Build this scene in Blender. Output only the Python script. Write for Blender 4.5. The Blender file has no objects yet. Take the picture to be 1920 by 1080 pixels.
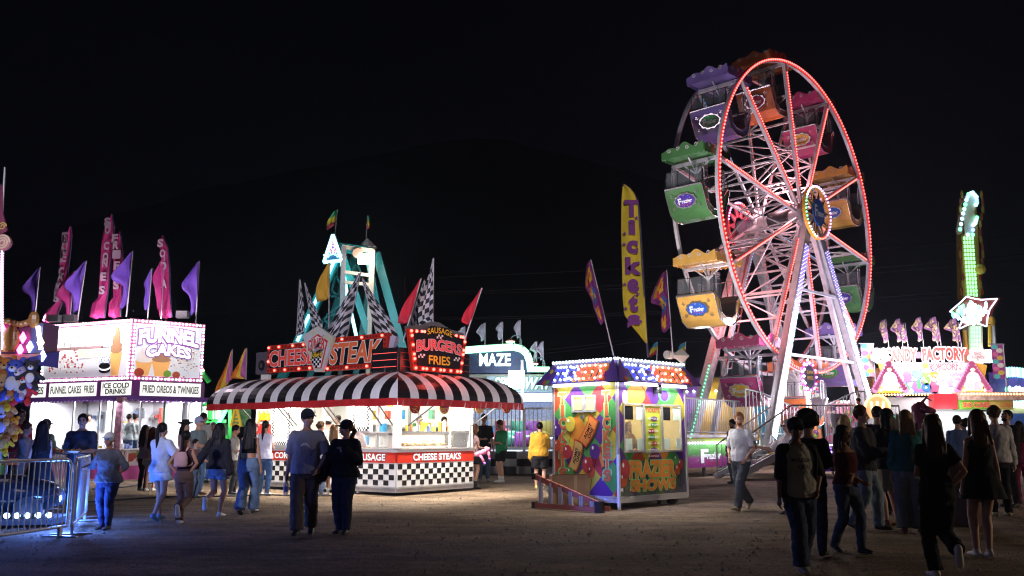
import bpy, math, random
from mathutils import Vector, Matrix, noise
R = math.radians
PI = math.pi
random.seed(11)
scene = bpy.context.scene
COL = scene.collection
# ---------------------------------------------------------------- camera
EYE = 1.42
FOC = 1700.0
PITCH = math.atan(276 / FOC)
cam_d = bpy.data.cameras.new('camera')
cam = bpy.data.objects.new('camera', cam_d)
COL.objects.link(cam)
cam.location = (0, 0, EYE)
cam.rotation_euler = (PI / 2 + PITCH, 0, 0)
cam_d.sensor_width = 36
cam_d.lens = FOC / 1920 * 36
cam_d.clip_end = 6000
cam_d.clip_start = 0.05
scene.camera = cam
# ---------------------------------------------------------------- world: night sky, the last of the dusk long gone
world = bpy.data.worlds.new('World')
scene.world = world
world.use_nodes = True
wn = world.node_tree
bg = wn.nodes['Background']
sky = wn.nodes.new('ShaderNodeTexSky')
sky.sky_type = 'NISHITA'
sky.sun_disc = False
sky.sun_elevation = R(-9)
sky.sun_rotation = R(200)
hs = wn.nodes.new('ShaderNodeMixRGB')
hs.blend_type = 'MIX'
hs.inputs[0].default_value = 0.85
hs.inputs[2].default_value = (0.035, 0.038, 0.075, 1)
wn.links.new(sky.outputs[0], hs.inputs[1])
wn.links.new(hs.outputs[0], bg.inputs[0])
bg.inputs[1].default_value = 0.036
# ---------------------------------------------------------------- exposure and renderer
scene.view_settings.view_transform = 'Standard'
scene.view_settings.look = 'None'
scene.view_settings.exposure = 0.0
scene.view_settings.gamma = 1.0
cy = scene.cycles
cy.use_denoising = True
cy.sample_clamp_indirect = 3.0
cy.sample_clamp_direct = 0.0
cy.max_bounces = 5
cy.diffuse_bounces = 2
cy.glossy_bounces = 2
cy.transmission_bounces = 4
cy.transparent_max_bounces = 12
cy.use_light_tree = True
scene.render.film_transparent = False
cy.pixel_filter_type = 'BLACKMAN_HARRIS'
cy.filter_width = 1.15
cy.caustics_reflective = False
cy.caustics_refractive = False

# ---------------------------------------------------------------- measuring helpers
_c, _s = math.cos(PITCH), math.sin(PITCH)
def ray(px, py):
    a, b = px - 960, 540 - py
    return Vector((a, FOC * _c - b * _s, FOC * _s + b * _c))
def G(px, py):
    r = ray(px, py)
    return r * (EYE / -r.z) + Vector((0, 0, EYE))
def Q(px, py, Y):
    r = ray(px, py)
    return r * (Y / r.y) + Vector((0, 0, EYE))
def Z(py, Y):
    return Q(960, py, Y).z
def frame(p, ang):
    """a wall frame: local x runs along the wall, local -y looks out of it"""
    return Matrix.Translation(Vector(p)) @ Matrix.Rotation(ang, 4, 'Z')
def onf(T, px, py, off=0.0):
    """where a line of sight meets the wall plane of frame T -> (x along, z up)"""
    n = (T.to_3x3() @ Vector((0, 1, 0)))
    p0 = T @ Vector((0, off, 0))
    o = Vector((0, 0, EYE))
    d = ray(px, py)
    t = (p0 - o).dot(n) / d.dot(n)
    q = T.inverted() @ (o + d * t)
    return q.x, q.z

# ---------------------------------------------------------------- materials
_mats = {}
def mat(name, col=(.5, .5, .5), rough=.6, metal=0, em=0, emcol=None, bump=0, bscale=30, var=0, vscale=4,
        alpha=1, sample=False, spec=.5, var2=None, stretch=None):
    if name in _mats:
        return _mats[name]
    m = bpy.data.materials.new(name)
    m.use_nodes = True
    nt = m.node_tree
    b = nt.nodes['Principled BSDF']
    c4 = (col[0], col[1], col[2], 1)
    b.inputs['Base Color'].default_value = c4
    b.inputs['Roughness'].default_value = rough
    b.inputs['Metallic'].default_value = metal
    b.inputs['Specular IOR Level'].default_value = spec
    if em:
        e = emcol or col
        b.inputs['Emission Color'].default_value = (e[0], e[1], e[2], 1)
        b.inputs['Emission Strength'].default_value = em
    if alpha < 1:
        b.inputs['Alpha'].default_value = alpha
    if var or bump:
        tc = nt.nodes.new('ShaderNodeTexCoord')
        src = tc.outputs['Object']
        if stretch:
            mp = nt.nodes.new('ShaderNodeMapping')
            mp.inputs['Scale'].default_value = stretch
            nt.links.new(src, mp.inputs[0])
            src = mp.outputs[0]
    if var:
        n = nt.nodes.new('ShaderNodeTexNoise')
        n.inputs['Scale'].default_value = vscale
        n.inputs['Detail'].default_value = 6
        nt.links.new(src, n.inputs['Vector'])
        mx = nt.nodes.new('ShaderNodeMixRGB')
        rp = nt.nodes.new('ShaderNodeValToRGB')
        rp.color_ramp.elements[0].position = .35
        rp.color_ramp.elements[1].position = .65
        nt.links.new(n.outputs[0], rp.inputs[0])
        nt.links.new(rp.outputs[0], mx.inputs[0])
        mx.inputs[1].default_value = c4
        d = var2 or tuple(x * (1 - var) for x in col)
        mx.inputs[2].default_value = (d[0], d[1], d[2], 1)
        nt.links.new(mx.outputs[0], b.inputs['Base Color'])
    if bump:
        n2 = nt.nodes.new('ShaderNodeTexNoise')
        n2.inputs['Scale'].default_value = bscale
        n2.inputs['Detail'].default_value = 4
        nt.links.new(src, n2.inputs['Vector'])
        bp = nt.nodes.new('ShaderNodeBump')
        bp.inputs['Strength'].default_value = min(1, bump)
        bp.inputs['Distance'].default_value = .02 * max(1, bump)
        nt.links.new(n2.outputs[0], bp.inputs['Height'])
        nt.links.new(bp.outputs[0], b.inputs['Normal'])
    if not sample:
        m.cycles.emission_sampling = 'NONE'
    _mats[name] = m
    return m
def glow(name, col, s, sample=False):
    return mat(name, tuple(min(.8, x) for x in col), .5, em=s, emcol=col, sample=sample)
def cloth(col, kind='cloth', rough=.9):
    return mat('%s %.3f %.3f %.3f' % ((kind,) + tuple(col)), col, rough, bump=.9, bscale=7, var=.25, vscale=3, spec=.2)
def paint(col, rough=.35, tag='paint'):
    return mat('%s %.3f %.3f %.3f' % ((tag,) + tuple(col)), col, rough, bump=.08, bscale=6, var=.18, vscale=2.2)

STEEL = mat('steel', (.55, .56, .58), .32, .85, bump=.1, bscale=20, var=.2)
ALU = mat('aluminium', (.7, .7, .72), .35, .7, bump=.08, bscale=40, var=.15)
WHITE = mat('white enamel', (.8, .8, .8), .4, bump=.05, bscale=12, var=.06)
BLACK = mat('black vinyl', (.012, .012, .014), .35, bump=.1, bscale=14)
RUBBER = mat('rubber', (.02, .02, .02), .8)
DARK = mat('dark steel', (.06, .06, .065), .5, .4)
RED = paint((.62, .03, .03))
TRUSSW = mat('truss white', (.62, .60, .63), .45, .1, bump=.1, bscale=9, var=.2)
POLEM = mat('flag pole', (.5, .5, .55), .4, .5)

# ---------------------------------------------------------------- mesh collector
class MB:
    def __init__(s, T=None):
        s.v = []; s.f = []; s.mi = []; s.ms = []; s.T = T or Matrix.Identity(4)
    def add(s, vs, fs, m):
        if m not in s.ms:
            s.ms.append(m)
        k = s.ms.index(m); b = len(s.v); T = s.T
        s.v.extend([tuple(T @ Vector(p)) for p in vs])
        for f in fs:
            s.f.append(tuple(b + i for i in f)); s.mi.append(k)
        return s
    def box(s, x0, x1, y0, y1, z0, z1, m):
        vs = [(x, y, z) for z in (z0, z1) for y in (y0, y1) for x in (x0, x1)]
        return s.add(vs, [(0, 2, 3, 1), (4, 5, 7, 6), (0, 1, 5, 4), (2, 6, 7, 3), (0, 4, 6, 2), (1, 3, 7, 5)], m)
    def quad(s, a, b, c, d, m):
        return s.add([a, b, c, d], [(0, 1, 2, 3)], m)
    def poly(s, pts, y0, y1, m, m2=None):
        """polygon given in x,z, extruded from y0 (front) to y1 (back)"""
        n = len(pts)
        vs = [(p[0], y0, p[1]) for p in pts] + [(p[0], y1, p[1]) for p in pts]
        s.add(vs, [tuple(range(n)), tuple(range(2 * n - 1, n - 1, -1))], m)
        return s.add(vs, [(i, i + n, (i + 1) % n + n, (i + 1) % n) for i in range(n)], m2 or m)
    def tube(s, a, b, r, m, r2=None, n=8, cap=True):
        a = Vector(a); b = Vector(b); r2 = r if r2 is None else r2
        d = b - a
        if d.length < 1e-6: return s
        d.normalize()
        u = d.orthogonal().normalized(); w = d.cross(u)
        vs = []
        for p, q in ((a, r), (b, r2)):
            for i in range(n):
                t = 2 * PI * i / n
                vs.append(p + (u * math.cos(t) + w * math.sin(t)) * q)
        fs = [(i, (i + 1) % n, (i + 1) % n + n, i + n) for i in range(n)]
        if cap: fs += [tuple(range(n - 1, -1, -1)), tuple(range(n, 2 * n))]
        return s.add(vs, fs, m)
    def bar(s, a, b, w, h, m, up=(0, 0, 1)):
        """rectangular bar from a to b"""
        a = Vector(a); b = Vector(b); d = (b - a)
        if d.length < 1e-6: return s
        d.normalize(); up = Vector(up)
        u = d.cross(up)
        if u.length < 1e-4: u = d.cross(Vector((1, 0, 0)))
        u.normalize(); v = u.cross(d)
        vs = []
        for p in (a, b):
            for x, y in ((-1, -1), (1, -1), (1, 1), (-1, 1)):
                vs.append(p + u * (x * w / 2) + v * (y * h / 2))
        return s.add(vs, [(0, 3, 2, 1), (4, 5, 6, 7), (0, 1, 5, 4), (1, 2, 6, 5), (2, 3, 7, 6), (3, 0, 4, 7)], m)
    def path(s, pts, r, m, n=6):
        for a, b in zip(pts, pts[1:]): s.tube(a, b, r, m, n=n)
        return s
    def loft(s, rings, m, n=14):
        """rings: (centre, rx, ry, [x axis, y axis])"""
        vs = []
        for rg in rings:
            c = Vector(rg[0]); ux = Vector(rg[3]) if len(rg) > 3 else Vector((1, 0, 0)); uy = Vector(rg[4]) if len(rg) > 3 else Vector((0, 1, 0))
            for i in range(n):
                t = 2 * PI * i / n
                vs.append(c + ux * (rg[1] * math.cos(t)) + uy * (rg[2] * math.sin(t)))
        fs = []
        for k in range(len(rings) - 1):
            for i in range(n):
                fs.append((k * n + i, k * n + (i + 1) % n, (k + 1) * n + (i + 1) % n, (k + 1) * n + i))
        fs += [tuple(range(n - 1, -1, -1)), tuple(range((len(rings) - 1) * n, len(rings) * n))]
        return s.add(vs, fs, m)
    def ball(s, c, r, m, sc=(1, 1, 1), n=10, k=6, T=None):
        c = Vector(c); vs = [Vector((0, 0, -1))]
        for j in range(1, k):
            a = -PI / 2 + PI * j / k
            for i in range(n):
                t = 2 * PI * i / n
                vs.append(Vector((math.cos(a) * math.cos(t), math.cos(a) * math.sin(t), math.sin(a))))
        vs.append(Vector((0, 0, 1)))
        fs = [(0, 1 + (i + 1) % n, 1 + i) for i in range(n)]
        for j in range(k - 2):
            for i in range(n):
                p = 1 + j * n
                fs.append((p + i, p + (i + 1) % n, p + n + (i + 1) % n, p + n + i))
        L = len(vs) - 1; p = 1 + (k - 2) * n
        fs += [(L, p + i, p + (i + 1) % n) for i in range(n)]
        out = []
        for v in vs:
            q = Vector((v.x * sc[0] * r, v.y * sc[1] * r, v.z * sc[2] * r))
            if T: q = T @ q
            out.append(c + q)
        return s.add(out, fs, m)
    def rcone(s, a, b, r0, r1, m, n=12):
        """limb piece with round ends"""
        s.tube(a, b, r0, m, r1, n); s.ball(a, r0, m, n=n, k=8); return s.ball(b, r1, m, n=n, k=8)
    def bulb(s, c, r, m):
        x, y, z = c
        vs = [(x + r, y, z), (x - r, y, z), (x, y + r, z), (x, y - r, z), (x, y, z + r), (x, y, z - r)]
        return s.add(vs, [(0, 2, 4), (2, 1, 4), (1, 3, 4), (3, 0, 4), (2, 0, 5), (1, 2, 5), (3, 1, 5), (0, 3, 5)], m)
    def disc(s, cx, cz, rx, rz, y0, y1, m, n=20):
        return s.poly([(cx + rx * math.cos(2 * PI * i / n), cz + rz * math.sin(2 * PI * i / n)) for i in range(n)], y0, y1, m)
    def build(s, name, parent=None, smooth=False, world=False):
        me = bpy.data.meshes.new(name)
        vs = s.v
        if world and parent is not None:
            inv = ROOTM[parent.name].inverted()
            vs = [tuple(inv @ Vector(p)) for p in vs]
        me.from_pydata(vs, [], s.f)
        for m in s.ms: me.materials.append(m)
        me.polygons.foreach_set('material_index', s.mi)
        if smooth: me.polygons.foreach_set('use_smooth', [True] * len(s.f))
        me.update()
        o = bpy.data.objects.new(name, me)
        COL.objects.link(o)
        if parent: o.parent = parent
        if name.endswith(('_strip', '_lights', 'string_bulbs', 'fruit_print', 'prizes')): o['kind'] = 'stuff'
        return o
    def emit(s, name, parent, smooth=False):
        o = s.build(name, parent, smooth); s.v = []; s.f = []; s.mi = []; s.ms = []; return o

ROOTM = {}
def tag(o, label=None, cat=None, group=None, kind=None):
    if label: o['label'] = label
    if cat: o['category'] = cat
    if group: o['group'] = group
    if kind: o['kind'] = kind
    return o
def thing(name, label, cat, loc=(0, 0, 0), rz=0, group=None):
    o = bpy.data.objects.new(name, None)
    COL.objects.link(o)
    o.location = loc; o.rotation_euler = (0, 0, rz); o.empty_display_size = .2
    ROOTM[o.name] = Matrix.Translation(Vector(loc)) @ Matrix.Rotation(rz, 4, 'Z')
    return tag(o, label, cat, group)
def copy_tree(o, parent=None):
    c = o.copy(); COL.objects.link(c)
    if parent: c.parent = parent
    for ch in list(o.children): copy_tree(ch, c)
    return c
def lamp(kind, loc, energy, col, size=.3, rot=None, parent=None, spot=None, target=None, sy=None):
    d = bpy.data.lights.new('lamp', kind); d.energy = energy; d.color = col
    if kind == 'AREA':
        d.size = size
        if sy: d.shape = 'RECTANGLE'; d.size_y = sy
    else: d.shadow_soft_size = size
    if kind == 'SPOT': d.spot_size = R(spot or 90); d.spot_blend = .6
    o = bpy.data.objects.new('lamp', d); COL.objects.link(o); o.location = loc
    if target is not None:
        o.rotation_euler = (Vector(target) - Vector(loc)).to_track_quat('-Z', 'Y').to_euler()
    elif rot: o.rotation_euler = rot
    return o

# ---------------------------------------------------------------- lettering
_txt = {}
def glyphs(body, off=0.0, shear=0.0, sp=1.0):
    key = (body, off, shear, sp)
    if key not in _txt:
        cu = bpy.data.curves.new('lettering', 'FONT')
        cu.body = body; cu.offset = off; cu.shear = shear; cu.resolution_u = 3
        cu.fill_mode = 'FRONT'; cu.align_x = 'CENTER'; cu.space_character = sp; cu.space_line = .85
        ob = bpy.data.objects.new('lettering', cu)
        me = bpy.data.meshes.new_from_object(ob)
        _txt[key] = ([tuple(v.co) for v in me.vertices], [tuple(p.vertices) for p in me.polygons])
        bpy.data.objects.remove(ob); bpy.data.curves.remove(cu); bpy.data.meshes.remove(me)
    return _txt[key]
def text(mb, body, x0, x1, z0, z1, y, m, off=.02, shear=0, outline=None, oo=.05, arch=0, sp=1.0, wrap=None, dy=.004, vertical=False):
    """flat lettering fitted into x0..x1, z0..z1 on the plane y, facing -y"""
    if vertical:
        n = len(body); h = (z1 - z0) / n
        for i, ch in enumerate(body):
            if ch == ' ': continue
            k = .3 if ch in 'IiIl' else 1
            mx = (x0 + x1) / 2; w = (x1 - x0) / 2 * k
            text(mb, ch, mx - w, mx + w, z1 - (i + .92) * h, z1 - (i + .08) * h, y, m, off, shear, outline, oo, 0, sp, wrap, dy)
        return
    bv, bf = glyphs(body, .012, shear, sp)
    ax, bx = min(v[0] for v in bv), max(v[0] for v in bv)
    ay, by = min(v[1] for v in bv), max(v[1] for v in bv)
    for o, mm, yy in (((oo, outline, y), (off, m, y - dy)) if outline else ((off, m, y),)):
        vs, fs = glyphs(body, o, shear, sp)
        out = []
        for v in vs:
            u = (v[0] - ax) / (bx - ax); w = (v[1] - ay) / max(1e-6, by - ay)
            x = x0 + u * (x1 - x0)
            z = z0 + w * (z1 - z0) + arch * (1 - (2 * u - 1) ** 2)
            yv = yy + (wrap(x, z) if wrap else 0)
            out.append((x, yv, z))
        mb.add(out, fs, mm)
def scroll(mb, cx, cz, r, y, m, turns=1.4, w=.02, sgn=1, start=0):
    pts = []
    n = int(18 * turns)
    for i in range(n + 1):
        t = i / n; a = start + sgn * turns * 2 * PI * t; q = r * (1 - .8 * t)
        pts.append(Vector((cx + q * math.cos(a), y, cz + q * math.sin(a))))
    ribbon(mb, pts, w, m)
def ribbon(mb, pts, w, m):
    """flat band in an x,z plane"""
    L = []
    for i, p in enumerate(pts):
        a = pts[max(0, i - 1)]; b = pts[min(len(pts) - 1, i + 1)]
        d = (b - a); n = Vector((-d.z, 0, d.x)); n.normalize()
        L.append((p + n * w / 2, p - n * w / 2))
    vs = []
    for a, b in L: vs += [a, b]
    mb.add(vs, [(2 * i, 2 * i + 1, 2 * i + 3, 2 * i + 2) for i in range(len(L) - 1)], m)
def star_pts(cx, cz, r, n=5, q=.42, rot=PI / 2, sx=1):
    return [(cx + sx * (r if i % 2 == 0 else r * q) * math.cos(rot + PI * i / n), cz + (r if i % 2 == 0 else r * q) * math.sin(rot + PI * i / n)) for i in range(2 * n)]
# ================================================================ GROUND AND HILLS
def ground():
    m = mat('dirt', (.30, .245, .185), .95, spec=.15)
    nt = m.node_tree; b = nt.nodes['Principled BSDF']
    N = nt.nodes.new; L = nt.links.new
    tc = N('ShaderNodeTexCoord')
    def noi(scale, det=8, stretch=None, rough=.6):
        n = N('ShaderNodeTexNoise'); n.inputs['Scale'].default_value = scale; n.inputs['Detail'].default_value = det; n.inputs['Roughness'].default_value = rough
        if stretch:
            mp = N('ShaderNodeMapping'); mp.inputs['Scale'].default_value = stretch; mp.inputs['Rotation'].default_value = (0, 0, R(8))
            L(tc.outputs['Object'], mp.inputs[0]); L(mp.outputs[0], n.inputs['Vector'])
        else: L(tc.outputs['Object'], n.inputs['Vector'])
        return n
    def ramp(n, a, c, e0, e1):
        r = N('ShaderNodeValToRGB'); r.color_ramp.elements[0].position = e0; r.color_ramp.elements[1].position = e1
        r.color_ramp.elements[0].color = a + (1,); r.color_ramp.elements[1].color = c + (1,)
        L(n.outputs[0], r.inputs[0]); return r
    def mix(a, c, t, fac=None, f=.5):
        x = N('ShaderNodeMixRGB'); x.blend_type = t; x.inputs[0].default_value = f
        if fac: L(fac, x.inputs[0])
        L(a, x.inputs[1]); L(c, x.inputs[2]); return x
    r1 = ramp(noi(.35, 6), (.22, .16, .11), (.44, .345, .25), .3, .7)
    r2 = ramp(noi(3.2, 8, None, .7), (.55, .53, .5), (1.15, 1.13, 1.1), .3, .72)
    r3 = ramp(noi(38, 4, None, .8), (.30, .28, .27), (1.35, 1.32, 1.28), .38, .60)
    r4 = ramp(noi(.8, 7, (.4, 1.7, 1), .7), (.60, .58, .56), (1.25, 1.22, 1.2), .38, .62)
    x = mix(r1.outputs[0], r2.outputs[0], 'MULTIPLY', f=.9)
    x = mix(x.outputs[0], r3.outputs[0], 'MULTIPLY', f=.8)
    x = mix(x.outputs[0], r4.outputs[0], 'MULTIPLY', f=.8)
    L(x.outputs[0], b.inputs['Base Color'])
    n1 = noi(14, 8, None, .75); n2 = noi(1.3, 7, (.7, 1.3, 1), .65)
    bp = N('ShaderNodeBump'); bp.inputs['Distance'].default_value = .09; bp.inputs['Strength'].default_value = 1
    bp2 = N('ShaderNodeBump'); bp2.inputs['Distance'].default_value = .14; bp2.inputs['Strength'].default_value = .7
    L(n2.outputs[0], bp2.inputs['Height']); L(n1.outputs[0], bp.inputs['Height']); L(bp2.outputs[0], bp.inputs['Normal'])
    L(bp.outputs[0], b.inputs['Normal'])
    g = MB()
    def spread(lo, hi, a, c, n):
        k = [a + (c - a) * i / n for i in range(n + 1)]
        return lo + k + hi
    xs = spread([-3000, -600, -200, -80, -40], [40, 80, 200, 600, 3000], -22, 22, 110)
    ys = spread([-60, -12], [60, 100, 300, 900, 4000], 0, 40, 130)
    vs = []
    for y in ys:
        for x_ in xs:
            h = 0
            if -22 < x_ < 22 and 0 < y < 40:
                h = .022 * noise.noise(Vector((x_ * .5, y * .9, 3))) + .010 * noise.noise(Vector((x_ * 2.5, y * 3, 1))) - .008
            vs.append((x_, y, h))
    nx = len(xs)
    g.add(vs, [(j * nx + i, j * nx + i + 1, (j + 1) * nx + i + 1, (j + 1) * nx + i) for j in range(len(ys) - 1) for i in range(nx - 1)], m)
    tag(g.build('ground', smooth=True), kind='structure')
    # loose stones lying on the dirt
    st = MB(); sm = mat('stone', (.30, .26, .22), .9, var=.5, vscale=3)
    for i in range(4200):
        y = 7 + 22 * random.random() ** 1.3; x_ = random.uniform(-.62, .62) * y; r = random.uniform(.006, .020) * (1 if random.random() < .93 else 1.8)
        a = random.random() * 6.28; vv = []
        for k in range(5):
            t = a + k * 2 * PI / 5; vv.append((x_ + r * random.uniform(.7, 1.2) * math.cos(t), y + r * random.uniform(.7, 1.2) * math.sin(t), -.004))
        vv.append((x_, y, r * .8 + .002))
        st.add(vv, [(k, (k + 1) % 5, 5) for k in range(5)], sm)
    tag(st.build('gravel'), 'loose small stones scattered over the dirt', 'gravel', kind='stuff')
ground()

def mountain():
    m = mat('night hillside', (.26, .27, .28), 1, var=.5, vscale=.008, spec=0)  # base colour lifted to imitate haze in front of the hill
    prof = [(-400, 560), (0, 470), (120, 430), (250, 393), (400, 350), (480, 335), (600, 312), (720, 285), (860, 262), (950, 262), (1060, 290), (1160, 318), (1300, 352), (1500, 400), (1700, 455), (1900, 500), (2300, 590)]
    Y = 1500; vs = []; cols = 120; rows = 14
    for j in range(rows + 1):
        for i in range(cols + 1):
            px = -400 + 2700 * i / cols
            for a, b in zip(prof, prof[1:]):
                if a[0] <= px <= b[0]:
                    py = a[1] + (b[1] - a[1]) * (px - a[0]) / (b[0] - a[0]); break
            top = Q(px, py, Y)
            t = j / rows
            q = Vector((top.x * (1 - .25 * (1 - t)), Y - 500 * (1 - t), top.z * t ** 1.3 - 2 * (1 - t)))
            q.z += 14 * noise.noise(Vector((i * .25, j * .5, 0))) * (t if t < 1 else .4)
            vs.append(q)
    g = MB()
    g.add(vs, [(j * (cols + 1) + i, j * (cols + 1) + i + 1, (j + 1) * (cols + 1) + i + 1, (j + 1) * (cols + 1) + i) for j in range(rows) for i in range(cols)], m)
    tag(g.build('hills', smooth=True), kind='structure')
mountain()

# ---------------------------------------------------------------- utility pole and wires
def wires():
    wood = mat('pole timber', (.16, .10, .06), .9, var=.4, vscale=8, bump=.4)
    wm = mat('overhead wire', (.20, .20, .22), .5, .5)
    Y = 75
    p = Q(756, 640, Y); top = Z(520, Y)
    t = thing('utility_pole', 'brown wooden utility pole with a crossarm behind the teal ride', 'utility pole', (p.x, Y, 0))
    b = MB(); b.tube((0, 0, 0), (0, 0, top), .22, wood, .14, 10); b.build('pole', t, True)
    b = MB(); b.bar((-1.9, -.2, top - 5), (1.9, -.2, top - 5), .14, .18, wood)
    b.build('crossarm', t)
    b = MB()
    for x in (-1.8, -.9, .9, 1.8): b.tube((x, -.2, top - 4.9), (x, -.2, top - 4.65), .05, WHITE, .03); b.emit('insulator', t)
    runs = [(590, 600, 553, 520), (553, 520, 440, 440), (600, 640, 548, 475), (655, 700, 625, 560)]
    lines = [(0, 590, 756, 549, 1920, 465), (0, 602, 756, 553, 1920, 477), (0, 655, 756, 597, 1920, 526), (0, 668, 756, 600, 1920, 536), (0, 548, 756, 522, 1920, 424), (700, 668, 1200, 634, 1920, 590), (700, 676, 1200, 640, 1920, 598)]
    names = ['upper wire of the highest pair', 'lower wire of the highest pair', 'upper wire of the middle pair', 'lower wire of the middle pair', 'single topmost overhead wire, fainter than the others', 'upper wire of the lowest pair', 'lower wire of the lowest pair']
    for i, (x0, y0, x1, y1, x2, y2) in enumerate(lines):
        A = Q(x0 - 300, y0 + 14, Y + 6); B = Q(x1, y1, Y); C_ = Q(x2 + 300, y2 - 22, Y - 8)
        b = MB(); pts = []
        for a, c in ((A, B), (B, C_)):
            for k in range(13):
                u = k / 12; q = a.lerp(c, u); q.z -= 4 * .8 * u * (1 - u); pts.append(q)
        b.path(pts, .018, wm, 5)
        tag(b.build('power_line'), 'thin grey power line in the night sky: ' + names[i], 'power line', 'power lines across the sky')
wires()

# ================================================================ FERRIS WHEEL
LEDRED = glow('led red', (1, .02, .018), .8)
LEDREDHOT = glow('led red centre', (1, .13, .11), 4.6)
LEDRED2 = glow('led red far', (1, .05, .04), .9)
LEDWHITE = glow('led white', (.82, .86, 1), 9)
LEDBLUE = glow('led blue', (.25, .3, 1), 6)
LEDGREEN = glow('led green', (.15, 1, .45), 4)
LEDVIOLET = glow('led violet', (.55, .3, 1), 6)
WC = (11.81, 36.0); WR = 6.37; WZ = 10.26; WA = R(45.67); NG = 10; PH = 26
wheel = thing('ferris_wheel', 'tall ferris wheel outlined in red lights with ten coloured gondolas', 'ferris wheel', (WC[0], WC[1], 0), WA)
def wp(k, r, y):
    return Vector((r * math.cos(R(k)), y, WZ + r * math.sin(R(k))))
def rim(y, m, w):
    b = MB(); n = 120
    vs = []
    for i in range(n):
        a = 360 * i / n
        for dr, dy in ((-w, -w), (w, -w), (w, w), (-w, w)): vs.append(wp(a, WR + dr, y + dy))
    fs = []
    for i in range(n):
        j = (i + 1) % n
        for q in range(4): fs.append((4 * i + q, 4 * i + (q + 1) % 4, 4 * j + (q + 1) % 4, 4 * j + q))
    return b.add(vs, fs, m)
rim(0, TRUSSW, .065).build('front_rim', wheel)
b = rim(1.9, TRUSSW, .06)
b.build('rear_rim', wheel)
b = MB()
for i in range(250):
    a = 360 * i / 250
    b.bulb(wp(a, WR + .02, -.12), .052, LEDREDHOT if i % 1 == 0 else LEDRED)
for i in range(300):
    a0 = wp(360 * i / 300, WR + .02, -.095); a1 = wp(360 * (i + 1) / 300, WR + .02, -.095)
    b.bar(a0, a1, .03, .10, LEDRED)
b.build('rim_light_strip', wheel)
b = MB()
for i in range(240): b.bulb(wp(360 * i / 240, WR - .11, 1.9), .028, LEDRED2)
b.build('rear_rim_light_strip', wheel)
for k in range(NG):
    a = PH + 36 * k
    b = MB()
    b.bar(wp(a, .45, 0), wp(a, WR, 0), .13, .13, TRUSSW)
    b.build('spoke', wheel)
    b = MB()
    n = 42
    for i in range(n):
        r = 1.25 + (WR * .93 - 1.25) * i / (n - 1)
        b.bulb(wp(a, r, -.10), .042, LEDREDHOT)
    b.bar(wp(a, 1.25, -.075), wp(a, WR * .93, -.075), .02, .06, LEDRED)
    b.build('spoke_light_strip', wheel)
    b = MB()
    b.bar(wp(a, .45, 1.9), wp(a, WR, 1.9), .10, .10, TRUSSW)
    b.build('spoke', wheel)
    b = MB()
    mm = LEDRED2 if k % 3 else glow('led blue far', (.2, .5, 1), 1.2)
    for i in range(34): b.bulb(wp(a, 1.2 + (WR - 1.6) * i / 33, 1.83), .026, mm)
    b.build('spoke_light_strip', wheel)
    b = MB()
    rs = [1.5, 2.7, 3.9, 5.0]
    for i, r in enumerate(rs):
        b.bar(wp(a, r, 0), wp(a, r, 1.9), .07, .07, TRUSSW)
    for i in range(3):
        p, q = (0, 1.9) if i % 2 else (1.9, 0)
        b.bar(wp(a, rs[i], p), wp(a, rs[i + 1], q), .05, .05, TRUSSW)
    b.bar(wp(a, .5, 0 if k % 2 else 1.9), wp(a, 1.5, 1.9 if k % 2 else 0), .05, .05, TRUSSW)
    b.bar(wp(a, 2.7, 0), wp(a + 36, 3.9, 1.9), .045, .045, TRUSSW)
    b.bar(wp(a, 2.7, 1.9), wp(a + 36, 1.5, 0), .045, .045, TRUSSW)
    b.bar(wp(a, 1.5, .95), wp(a + 36, 1.5, .95), .045, .045, TRUSSW)
    b.build('cross_brace', wheel)
b = MB(); b.tube((0, -.35, WZ), (0, 2.9, WZ), .24, TRUSSW, n=16)
for y in (-.05, 1.95): b.tube((0, y - .05, WZ), (0, y + .05, WZ), .55, TRUSSW, n=20)
b.tube((0, .5, WZ), (0, 1.4, WZ), .34, DARK, n=14)
b.build('axle', wheel, True)
GOLD = paint((.75, .42, .05)); MAROON = paint((.25, .02, .06)); BLUEP = paint((.02, .10, .38))
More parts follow.
